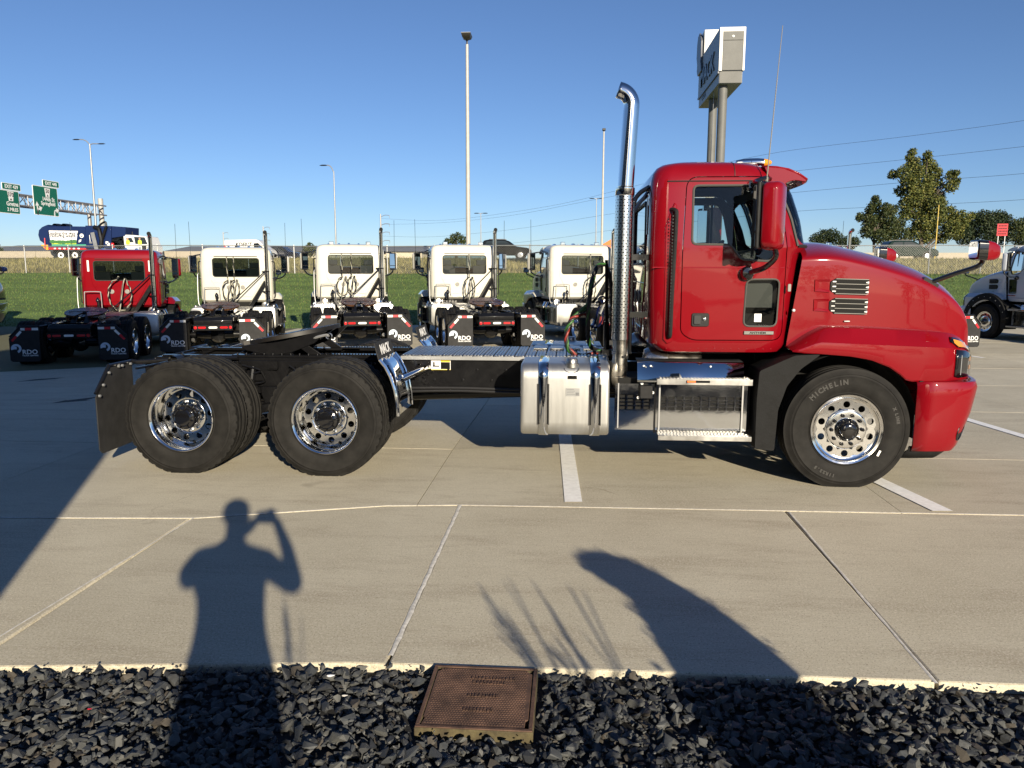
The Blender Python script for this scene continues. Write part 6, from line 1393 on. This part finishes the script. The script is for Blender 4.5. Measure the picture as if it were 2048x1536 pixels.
car('pickup', 'dark blue pickup truck following close behind the white van', 558, 98, 2.70, PKB, [[(2.35, 1.25), (2.4, 1.74), (3.05, 1.76), (3.05, 1.24)], [(3.12, 1.24), (3.12, 1.76), (3.65, 1.74), (4.15, 1.28)]], None, 'carnavy', 2.0, ((1.0, .4), (4.7, .4)))
VNB = [(0, .4), (0, 2.4), (.12, 2.62), (4.0, 2.68), (4.35, 2.58), (5.15, 1.75), (5.75, 1.38), (5.95, 1.0), (5.98, .4)]
v = car('van', 'white high roof delivery van with dark lettering seen over the second truck', 503, 96, 2.66, VNB, [[(3.75, 1.55), (3.75, 2.2), (4.3, 2.25), (4.95, 1.62)]], None, 'carwhite', 2.05, ((1.1, .38), (4.7, .38)))
lettering('van_lettering', 'KDENT', .62, K['frame'], v, (-.55, -1.03, 2.05), (1, 0, 0), (0, 0, 1), bold=.012, shear=.25, ext=.004); mb = MB(); mb.prism([(-2.98, 1.45), (-2.98, 1.95), (-2.4, 1.6), (-1.2, 1.45)], 'y', -1.032, -1.028); mb.build('red_swoosh', K['taper'], v); mb = MB(); mb.prism([(-1.35, 1.5), (-1.75, 1.5), (-1.55, 1.95), (-1.25, 2.1)], 'y', -1.034, -1.029); mb.build('dark_mark', K['frame'], v)
# orange machine far behind between stack and pole
b = at(1218, 505, 74); t = thing('orange_truck', 'bright orange truck bonnet showing above the cream truck by the exhaust stack', 'truck', (b.x, b.y, 2.66)); mb = MB(); mb.prism(rpoly([(-.7, .6), (-.65, 1.5), (.3, 2.05), (.75, 2.3), (.9, .6)], .1, 3), 'y', -.9, .9); mb.build('bonnet', K['orange'], t, bevel=.05)
mb = MB(); mb.prism(rpoly([(.75, .7), (.75, 2.4), (1.0, 3.0), (2.6, 3.0), (2.6, .7)], .1, 3), 'y', -1.1, 1.1); mb.build('cab', K['carwhite'], t, bevel=.05); mb = MB(); mb.prism(rpoly([(.95, 2.0), (1.1, 2.8), (1.9, 2.8), (1.9, 2.0)], .05), 'y', -1.11, 1.11); mb.build('side_window', K['carglass'], t)
for x_ in (0, 2.4):
    for s in (-1, 1): mb = MB(); mb.lathe([(.2, -.14), (.5, -.15), (.52, 0), (.5, .15), (.2, .14)], (x_, s*.95, .52), 'y', 18); mb.build('wheel', K['tyre'], t)
# ---- refuse truck
RY = 65.5; q = lambda px, py, y=RY: (P(px, py, y).x, P(px, py, y).z)
x0, zg = q(187, 521); t = thing('refuse_truck', 'long dark blue refuse truck with white cab and advert panel on the highway', 'truck', (x0, RY+1.25, zg)); lx = lambda px, py: (q(px, py)[0]-x0, q(px, py)[1]-zg)
K['rblue'] = M('refuse_truck_blue', (.010, .021, .080), .5, spec=0, coat=.5); K['ryellow'] = M('refuse_tail_yellow', (.70, .36, .03), .5); hw = 1.25
tail = [lx(*p_) for p_ in ((94, 492), (79, 481), (75.5, 470), (77, 460), (83, 454), (92, 450), (96, 449))]
mb = MB(); mb.prism(tail+[lx(98, 492)], 'y', -hw*.97, hw*.97); mb.build('tailgate', K['rblue'], t, bevel=.05, smooth=60); mb = MB(); mb.prism([lx(80.5, 489.5), lx(95.5, 489.5), lx(96, 500), lx(92, 500)], 'y', -hw*.98, hw*.98); mb.build('tail_corner', K['ryellow'], t, bevel=.02)
mb = MB(); mb.prism([lx(95, 452), lx(170, 453), lx(170, 498), lx(96, 498)], 'y', -hw, hw); bod = mb.build('body', K['rblue'], t, bevel=.06, seg=3); mb = MB(); mb.prism([lx(170.3, 451), lx(222, 452), lx(222, 497), lx(170.3, 497)], 'y', -hw, hw); mb.build('hopper', K['rblue'], t, bevel=.04); mb = MB(); mb.prism([lx(222.3, 452), lx(250, 454), lx(250, 472), lx(222.3, 476)], 'y', -hw*.95, hw*.95); mb.build('canopy', K['rblue'], t, bevel=.03)
for px in (99, 117): mb = MB(); a_ = lx(px, 452); mb.lathe([(.28, -.5), (.30, 0), (.28, .5)], (a_[0], 0, a_[1]), 'y', 16); mb.build('top_roller', K['frame'], bod)
mb = MB(); mb.prism([lx(98, 461), lx(156, 462), lx(153, 482), lx(150, 488), lx(105, 488), lx(101, 481)], 'y', -hw-.03, -hw-.002); ad = mb.build('advert_panel', K['whitep'], t); K['adgreen'] = M('printed_green', (.05, .16, .05), .5); K['adlime'] = M('printed_lime', (.50, .60, .06), .5); K['adteal'] = M('printed_teal', (.05, .30, .20), .5)
a_ = lx(128, 467); lettering('advert_lettering', 'Leading the way in', .42, K['carnavy'], ad, (a_[0], -hw-.034, a_[1]), (1, 0, 0), (0, 0, 1), bold=.008, ext=.002); a_ = lx(127, 472); lettering('advert_lettering', 'reducing waste.', .42, K['carnavy'], ad, (a_[0], -hw-.034, a_[1]), (1, 0, 0), (0, 0, 1), bold=.008, ext=.002)
mb = MB(); 
for k in range(26): a_ = lx(103+1.9*k, 484.5-1.5*(abs(k-13)/13)); mb.lathe([(.0, -.02), (random.uniform(.12, .22), -.018), (0, -.004)], (a_[0], -hw-.03, a_[1]), 'y', 7)
mb.build('printed_trees', K['adgreen'], ad); mb = MB(); mb.prism([lx(104, 486.2), lx(153, 486.2), lx(153, 488.4), lx(104, 488.4)], 'y', -hw-.034, -hw-.031); mb.build('lime_stripe', K['adlime'], ad); mb = MB(); mb.prism([lx(104, 488.6), lx(172, 488.6), lx(173, 492.3), lx(104, 492.3)], 'y', -hw-.034, -hw-.003); mb.build('teal_stripe', K['adteal'], t)
a_ = lx(163.5, 471.5); mb = MB(); mb.lathe([(0, -hw-.025), (.20, -hw-.024), (.20, -hw-.002)], (a_[0], 0, a_[1]), 'y', 18); em = mb.build('round_emblem', K['whitep'], t); mb = MB(); mb.prism([(a_[0]-.09, a_[1]-.02), (a_[0]+.1, a_[1]+.02), (a_[0]+.08, a_[1]-.1), (a_[0]-.06, a_[1]-.1)], 'y', -hw-.03, -hw-.026); mb.build('emblem_print', K['carnavy'], em)
mb = MB(); mb.prism([lx(158, 480), lx(163, 478.5), lx(162, 483), lx(157.5, 485)], 'y', -hw-.02, -hw-.002); mb.build('company_mark', K['whitep'], t)
mb = MB(); mb.prism([lx(97, 495), lx(172, 496), lx(172, 499.5), lx(97, 499)], 'y', -hw-.02, hw+.02); rl = mb.build('side_rail', K['taper'], t)
for k in range(6): mb = MB(); a_ = lx(108+9.5*k, 497); mb.box(a_[0], a_[0]+.22, -hw-.03, -hw-.021, a_[1]-.06, a_[1]+.06); mb.build('reflector', K['whitep'], rl)
mb = MB(); mb.prism([lx(96, 500), lx(245, 503), lx(245, 509), lx(96, 507)], 'y', -.5, .5); mb.build('chassis', K['frame'], t)
mb = MB(); pts = [lx(*p_) for p_ in ((190, 454), (200, 458), (205, 480), (203, 503))]; mb.tube([(x_, -hw-.15, z_) for x_, z_ in pts], .20, 8); pts = [lx(*p_) for p_ in ((214, 453), (209, 470), (204, 485))]; mb.tube([(x_, -hw-.12, z_) for x_, z_ in pts], .14, 8); pts = [lx(*p_) for p_ in ((198, 453), (205, 447), (212, 444), (214, 452))]; mb.tube(smooth_path([(x_, -hw-.1, z_) for x_, z_ in pts], 4), .09, 6); mb.build('lift_arm', K['frame'], t)
a_ = lx(193, 478); mb = MB(); mb.bar((a_[0]-.15, -hw-.35, a_[1]+.6), (lx(199, 505)[0], -hw-.35, lx(199, 505)[1]), .05, .38); mb.build('guard_plate', K['galv'], t); mb = MB(); mb.tube([(lx(90, 476)[0], -hw-.05, lx(90, 476)[1]), (lx(91, 498)[0], -hw-.05, lx(91, 498)[1])], .05, 6); mb.build('red_bar', K['taper'], t); mb = MB(); mb.tube([(lx(179.5, 470)[0], -hw-.05, lx(179.5, 470)[1]), (lx(181, 483)[0], -hw-.05, lx(181, 483)[1])], .035, 6); mb.prism([lx(179, 483), lx(183, 482.5), lx(185.5, 487), lx(180, 487)], 'y', -hw-.07, -hw-.03); mb.build('shovel', K['galv'], t)
mb = MB(); random.seed(5)
for k in range(26): a_ = lx(random.uniform(222, 243), random.uniform(472, 503)); r_ = random.uniform(.08, .3); mb.box(a_[0]-r_, a_[0]+r_, -hw*.9, -hw*.4, a_[1]-r_*.6, a_[1]+r_*.6)
mb.build('machinery', K['frame'], t)
for px, py in ((225, 488), (226, 492), (214, 485), (217, 488), (192, 489)): a_ = lx(px, py); mb = MB(); mb.box(a_[0]-.12, a_[0]+.14, -hw-.03, -hw+.02, a_[1]-.14, a_[1]+.1); mb.build('marker_plate', K['redlens'] if px in (225, 226) else K['whitep'], t)
cabp = [lx(*p_) for p_ in ((245, 469), (266, 470), (290, 472.5), (296, 489), (299, 491), (300, 505), (258, 506), (250, 500), (247, 488))]
mb = MB(); mb.prism(cabp, 'y', -1.18, 1.18); cb = mb.build('cab', K['carwhite'], t, bevel=.07, seg=3); mb = MB(); mb.prism([lx(267, 473.5), lx(288.5, 474.5), lx(294.5, 488.5), lx(270, 488)], 'y', -1.20, 1.20); mb.build('windscreen', K['carglass'], cb, bevel=.02); mb = MB(); mb.prism([lx(251.5, 475.5), lx(262, 475.5), lx(267, 484.5), lx(253, 485)], 'y', -1.20, 1.20); mb.build('side_window', K['carglass'], cb, bevel=.02); mb = MB(); mb.prism([lx(283, 491), lx(292, 491), lx(292, 501), lx(284, 501)], 'y', -1.21, 1.21); mb.build('grille', K['black'], cb)
for px in (279, 296.5): a_ = lx(px, 496); mb = MB(); mb.lathe([(0, -1.21), (.13, -1.205), (.14, -1.17)], (a_[0], 0, a_[1]), 'y', 12); mb.build('headlight', K['clear'], cb)
mb = MB(); a_ = lx(258, 463); mb.tube([(a_[0], -.7, lx(258, 470)[1]), (a_[0], -.7, a_[1])], .06, 6); mb.build('air_stack', K['frame'], cb)
for px in (121.5, 149.5, 236, 268):
    a_ = lx(px, 513.5); r_ = .50
    for s in (-1, 1):
        mb = MB(); mb.lathe([(.30, -.16), (.46, -.17), (r_, -.12), (r_, .12), (.46, .17), (.30, .16)], (a_[0], s*1.05, .50), 'y', 24); wh = mb.build('wheel', K['tyre'], t); mb = MB(); mb.lathe([(.31, s*.16), (.26, s*.10), (.10, s*.08), (.08, s*.16), (0, s*.17)], (a_[0], s*1.05, .50), 'y', 20); rm = mb.build('rim', K['whitep'], wh)
        mb = MB(); mb.lathe([(.11, s*.162), (.11, s*.175), (0, s*.178)], (a_[0], s*1.05, .50), 'y', 12); mb.build('hub', K['frame'], rm)
K['hivis'] = M('hi_vis_yellow', (.50, .72, .05), .7); K['skin'] = M('skin', (.42, .24, .16), .6)
for px, lb in ((255, 'person in a yellow hi vis vest at the near side window of the refuse truck'), (279, 'person in a yellow hi vis vest behind the windscreen of the refuse truck')):
    a_ = q(px, 482); mb = MB(); mb.lathe([(.0, -.35), (.22, -.34), (.24, -.1), (.22, .10), (.09, .17), (.075, .20), (.11, .27), (.115, .34), (.08, .43), (0, .45)], (0, 0, 0), 'z', 14); yy = RY+.03
    mb.m = [1 if i > 14*4 else 0 for i in range(len(mb.f))]; o = mb.build('person', [K['hivis'], K['skin']], smooth=60); o.location = (a_[0], yy, a_[1]-.05); o.scale = (.8, .12, .8); tag(o, lb, 'person')

# =================================================================== TREES
def px_blobs(lst, cx, Z, base_z, spread=1.):
    b = at(cx, 500, Z); random.seed(int(cx)); out_ = []
    for px, py, r_ in lst:
        p_ = at(px, py, Z); rr = r_*Z/FPX*1.12; out_.append((p_.x-b.x, random.uniform(-1, 1)*rr*1.2*spread, p_.z-base_z, rr))
    return (b.x, b.y, base_z), out_
cv = lambda l: [(1640+x*.1992, 290+y*.1992, r_*.1992) for x, y, r_ in l]
BIG = cv([(885, 90, 38), (865, 140, 40), (900, 180, 42), (850, 230, 50), (1000, 125, 40), (1015, 180, 45), (790, 290, 60), (720, 300, 45), (940, 270, 80), (1090, 220, 55), (1130, 290, 70), (1250, 320, 50), (1290, 300, 30), (1290, 380, 40), (810, 390, 75), (960, 400, 110), (1130, 400, 90), (1240, 430, 60), (780, 470, 50), (880, 520, 90), (1040, 520, 110), (1180, 520, 60), (800, 600, 60), (960, 640, 100), (1090, 620, 90), (1200, 590, 40), (840, 700, 60), (1000, 760, 90), (1130, 740, 80), (1270, 690, 70), (1350, 760, 90), (1250, 830, 80), (1420, 780, 70), (1470, 720, 40), (1100, 870, 90), (960, 880, 80), (1380, 880, 70), (1220, 930, 60), (1050, 940, 50)])
bb, bl = px_blobs(BIG, 1840, 118, 2.6); tree('deciduous_tree', 'tall yellowish green tree standing alone behind the fence on the right', bb, bl, .42, LF1, 620, .27, seed=21, trunk_top=9)
SM = cv([(545, 540, 34), (550, 590, 50), (490, 640, 50), (610, 640, 50), (400, 720, 40), (370, 735, 35), (540, 700, 80), (640, 740, 80), (720, 660, 60), (470, 780, 70), (580, 820, 90), (700, 820, 80), (790, 800, 60), (440, 880, 60), (560, 920, 70), (680, 920, 70), (800, 900, 60)])
bb, bl = px_blobs(SM, 1748, 112, 2.6); tree('deciduous_tree', 'shorter dark green tree touching the left side of the tall yellowish tree', bb, bl, .28, LF3, 650, .26, seed=31, trunk_top=5)
for i, (cx, lst, Z, lm, lb) in enumerate((
    (1652, [(1630, 480, 12), (1645, 473, 13), (1660, 470, 12), (1672, 478, 12), (1682, 486, 8), (1652, 486, 16)], 190, LF2, 'small round dark tree just above the windscreen base'),
    (1700, [(1694, 482, 10), (1708, 484, 10), (1702, 490, 10)], 190, LF2, 'lowest dark bush left of the shorter tree'),
    (1945, [(1940, 440, 14), (1955, 436, 14), (1930, 455, 16), (1962, 450, 16), (1945, 465, 20), (1925, 475, 16), (1965, 475, 18)], 160, LF2, 'dark evergreen left of the red board sign'),
    (1985, [(1978, 436, 12), (1992, 434, 12), (2005, 440, 12), (1985, 455, 18), (2004, 462, 18), (1990, 478, 18)], 170, LF2, 'dark evergreen directly behind the red board sign'),
    (2030, [(2022, 452, 12), (2036, 448, 12), (2050, 456, 14), (2028, 470, 18), (2050, 478, 18), (2070, 465, 18)], 165, LF3, 'olive green tree at the right edge beyond the red board'),
    (620, [(612, 498, 6), (620, 491, 6), (628, 497, 6), (618, 504, 8), (625, 505, 8)], 150, LF3, 'small bush between the second and third truck'),
    (912, [(897, 484, 8), (906, 476, 8), (916, 473, 8), (926, 480, 8), (905, 488, 10), (922, 489, 10), (890, 490, 6)], 120, LF3, 'bushy small tree behind the roof of the fourth truck'),
    (-4, [(-6, 500, 8), (0, 495, 6), (2, 504, 7), (-10, 508, 8)], 120, LF2, 'dark shrub cut by the left edge above the fence'))):
    bb, bl = px_blobs(lst, cx, Z, 2.6); tree('tree', lb, bb, bl, .25, lm, 300 if Z > 140 else 420, .34 if Z > 140 else .26, 'trees beyond the highway', seed=40+i)

# =================================================================== BEHIND THE CAMERA
# dealership building whose shadow lies over the left of the lot
K['panelwall'] = M('dark_metal_cladding', (.10, .105, .11), .5, var=.08, vs_=1.5); K['shopglass'] = M('shop_glass', (.03, .04, .05), .04, spec=1.)
dB = Vector((-.39, .92)).normalized(); c0 = Vector((.308, -2.70)); cr = c0-dB*5.4          # right-hand corner
def shadow_x(y): return c0.x+dB.x/dB.y*(y-c0.y)
bd_ = thing('dealership_building', 'long dark metal clad dealership building behind the photographer', 'building', (cr.x, cr.y, 0))
mb = MB(); mb.box(-3.6, 0, -14, 0, -.3, 8.0); mb.build('entrance_tower', K['panelwall'], bd_, bevel=.02); mb = MB(); mb.box(-40, -3.61, -14, -.4, -.3, 6.15); wl = mb.build('wall', K['panelwall'], bd_, bevel=.02)
for i in range(7): mb = MB(); mb.box(-8.6-5*i, -4.6-5*i, -.398, -.36, .4, 3.6); mb.build('shop_window', K['shopglass'], bd_); 
mb = MB(); mb.box(-3.1, -.6, .002, .05, .1, 2.7); mb.build('glass_door', K['shopglass'], bd_)
mb = MB(); mb.box(-40.1, -3.5, -14.1, -.3, 6.15, 6.35); mb.build('roof_edge', K['galv'], wl)
# trees and a hedge far behind on the right, low enough to leave the sun clear; seen mirrored in the paint
for i, (x, y, h) in enumerate(((13, -34, 4.6), (21, -38, 5.4), (30, -33, 5.0), (40, -40, 6.2), (9, -44, 6.0), (50, -34, 5.2))):
    bl = [(random.uniform(-1.6, 1.6), random.uniform(-1.4, 1.4), h*f_, h*.22) for f_ in (.4, .5, .6, .7, .8, .88)]*2
    tree('park_tree', ['broad green tree', 'tall green tree', 'round green tree', 'wide dark tree', 'far dark tree', 'outermost green tree'][i]+' behind the photographer beyond the gravel bed', (x, y, -.3), bl, .2, LF3, 45, .3, 'trees behind the photographer', 80+i)
# the photographer
def person():
    t = thing('person', 'photographer in shirt and trousers holding up a phone, seen only as a long shadow', 'person', (3.46, -6.98, .13))
    J = [((0, 0, 1.02), .192, .15), ((0, 0, 1.18), .188, .15), ((0, .0, 1.36), .195, .15), ((0, -.01, 1.50), .195, .13), ((0, .01, 1.63), .065, .065), ((0, .03, 1.72), .075, .085), ((0, .04, 1.82), .078, .098), ((0, .035, 1.90), .045, .055)]
    E_ = [(i, i+1) for i in range(7)]; arms = {}
    def chain(root, pts):
        p_ = root
        for c_, ra, rb_ in pts: J.append((c_, ra, rb_)); E_.append((p_, len(J)-1)); p_ = len(J)-1
        return p_
    rh = chain(3, [((.22, 0, 1.53), .085, .085), ((.30, .08, 1.42), .065, .065), ((.32, .15, 1.36), .058, .058), ((.25, .27, 1.54), .045, .045), ((.19, .32, 1.66), .034, .034), ((.165, .335, 1.72), .038, .030)])
    lh = chain(3, [((-.22, 0, 1.53), .085, .085), ((-.31, .07, 1.43), .065, .065), ((-.335, .14, 1.37), .058, .058), ((-.20, .27, 1.52), .045, .045), ((-.02, .32, 1.64), .034, .034), ((.02, .335, 1.70), .038, .030)])
    for s in (-1, 1): chain(0, [((s*.12, 0, .95), .145, .135), ((s*.13, .02, .52), .10, .10), ((s*.13, -.01, .10), .055, .055), ((s*.14, .08, .04), .045, .04), ((s*.145, .17, .025), .04, .028)])
    me = bpy.data.meshes.new('body'); me.from_pydata([j[0] for j in J], E_, []); o = bpy.data.objects.new('body', me); C.objects.link(o); o.parent = t
    sk = o.modifiers.new('skin', 'SKIN'); sv = me.skin_vertices[0].data
    for i, j in enumerate(J): sv[i].radius = (j[1], j[2])
    sv[0].use_root = True; sb = o.modifiers.new('sub', 'SUBSURF'); sb.levels = 2; sb.render_levels = 2; me.materials.append(M('dark_clothing', (.05, .055, .07), .8))
    for base, sg in ((Vector((.165, .335, 1.725)), -1), (Vector((.02, .335, 1.705)), 1)):
        for k in range(4):
            a = base+Vector((0, .012, .012*k-.01)); mb = MB(); mb.tube(smooth_path([a, a+Vector((sg*.02, .03, .012)), a+Vector((sg*.055, .032-.002*k, .016)), a+Vector((sg*(.072-.006*abs(k-1.5)), .018, .014))], 3), [.010]*9+[.008], 6); mb.build('finger', K['skin'], t, smooth=60)
        mb = MB(); mb.tube(smooth_path([base+Vector((0, -.005, 0)), base+Vector((sg*.02, -.015, .035)), base+Vector((sg*.05, -.006, .045))], 3), .011, 6); mb.build('thumb', K['skin'], t, smooth=60)
    mb = MB(); mb.lathe([(.098, 1.82), (.102, 1.86), (.090, 1.92), (.05, 1.955), (0, 1.962)], (0, .02, 0), 'z', 18); mb.build('hair', K['black'], t, smooth=60)
    for s in (-1, 1): mb = MB(); mb.lathe([(0, -.014), (.03, -.01), (.032, .006), (0, .012)], (s*.082, .035, 1.80), 'x', 10); mb.build('ear', K['skin'], t)
    mb = MB(); mb.tube([(0, .125, 1.82), (0, .15, 1.785), (0, .135, 1.775)], [.012, .018, .014], 6); mb.build('nose', K['skin'], t)
    return t
person()
ph = MB(); ph.prism(rrect(3.49, 3.645, 1.80, 1.875, .012, 4), 'y', -6.652, -6.643); po = ph.build('phone', K['gloss'], bevel=.002); tag(po, 'phone held level in both hands of the photographer', 'phone')
# arching shrub and loose grass stems right of the photographer (their shadows fall into the picture)
def back(px, py, yp):
    g_ = G(px, py); t_ = (g_.y-yp)/dB.y; return Vector((g_.x-dB.x*t_, yp, t_*SUN.z/sqrt(SUN.x**2+SUN.y**2)))
YP = -5.75; ax_ = [(1620, 1560, 150), (1570, 1470, 128), (1500, 1380, 112), (1440, 1300, 98), (1375, 1235, 84), (1310, 1185, 64), (1250, 1152, 48), (1205, 1137, 36), (1175, 1128, 22)]
t = thing('arching_shrub', 'dense arching shrub beside the photographer that throws the broad curved shadow', 'shrub', (5.9, YP, .1)); tri = []; rg = np.random.default_rng(9); prev = None
core = []
for px, py, r_ in ax_:
    c_ = back(px, py, YP); e = back(px+r_*.75, py-r_*.55, YP); core.append((c_, (e-c_).length*.60))
mb = MB(); sp = smooth_path([c_ for c_, _ in core], 6); rr = list(np.interp(np.linspace(0, len(core)-1, len(sp)), range(len(core)), [r_ for _, r_ in core])); base = Vector((sp[0].x+.12, YP, .05)); mb.tube([p_-Vector((5.9, YP, .1)) for p_ in [base]+sp], [rr[0]]+[r_*.98 for r_ in rr], 14); mb.build('stem_mass', LF3[3], t, smooth=60)
B_ = []
rr = [r_*(1+.10*sin(i*1.05+.6)+.05*sin(i*2.3)) for i, r_ in enumerate(rr)]
for p_, r_ in zip(sp, rr):
    B_.append((p_.x-5.9, 0, p_.z-.1, r_*.93))
tri = leaves(B_, 9000, .028, 5); tri_field('foliage', tri, LF3, np.repeat(rg.integers(0, 4, len(tri)//2), 2), None, t)
t = thing('ornamental_grass', 'tuft of tall loose grass stems between the photographer and the shrub', 'grass tuft', (4.6, -5.8, .0)); mb = MB()
def stem(px0, py0, px1, py1, yp, w_=.005):
    a, b_ = back(px0, py0, yp), back(px1, py1, yp); mid = (a+b_)/2+Vector((.02, 0, .04)); mb.tube([v_-Vector((4.6, -5.8, 0)) for v_ in smooth_path([a, mid, b_], 4)], [w_]*4+[w_*.9]*4+[w_*.5], 4)
random.seed(3)
for k in range(16):
    x = random.uniform(1000, 1230); stem(x+random.uniform(150, 190), 1560, x-40*random.random()-30, random.uniform(1150, 1290), -5.9+random.uniform(-.2, .1), random.uniform(.003, .007))
for k in range(5): x = 985+9*k; stem(x+250, 1580, x-30, 1165+25*k, -5.9, .006)
mb.build('stem', LF3[0], t, smooth=0)
t = thing('ornamental_grass', 'small tuft of loose grass stems left of the utility box behind the photographer', 'grass tuft', (2.9, -6.2, .0)); mb = MB(); 
def stem2(px0, py0, px1, py1, yp, w_=.004):
    a, b_ = back(px0, py0, yp), back(px1, py1, yp); mb.tube([v_-Vector((2.9, -6.2, 0)) for v_ in smooth_path([a, (a+b_)/2+Vector((.01, 0, .02)), b_], 4)], [w_]*8+[w_*.5], 4)
for k in range(9): x = random.uniform(562, 612); stem2(x+random.uniform(-10, 25), 1560, x+random.uniform(-25, 20), random.uniform(1165, 1290), -6.75, random.uniform(.0015, .0035))
mb.build('stem', LF3[0], t, smooth=0)
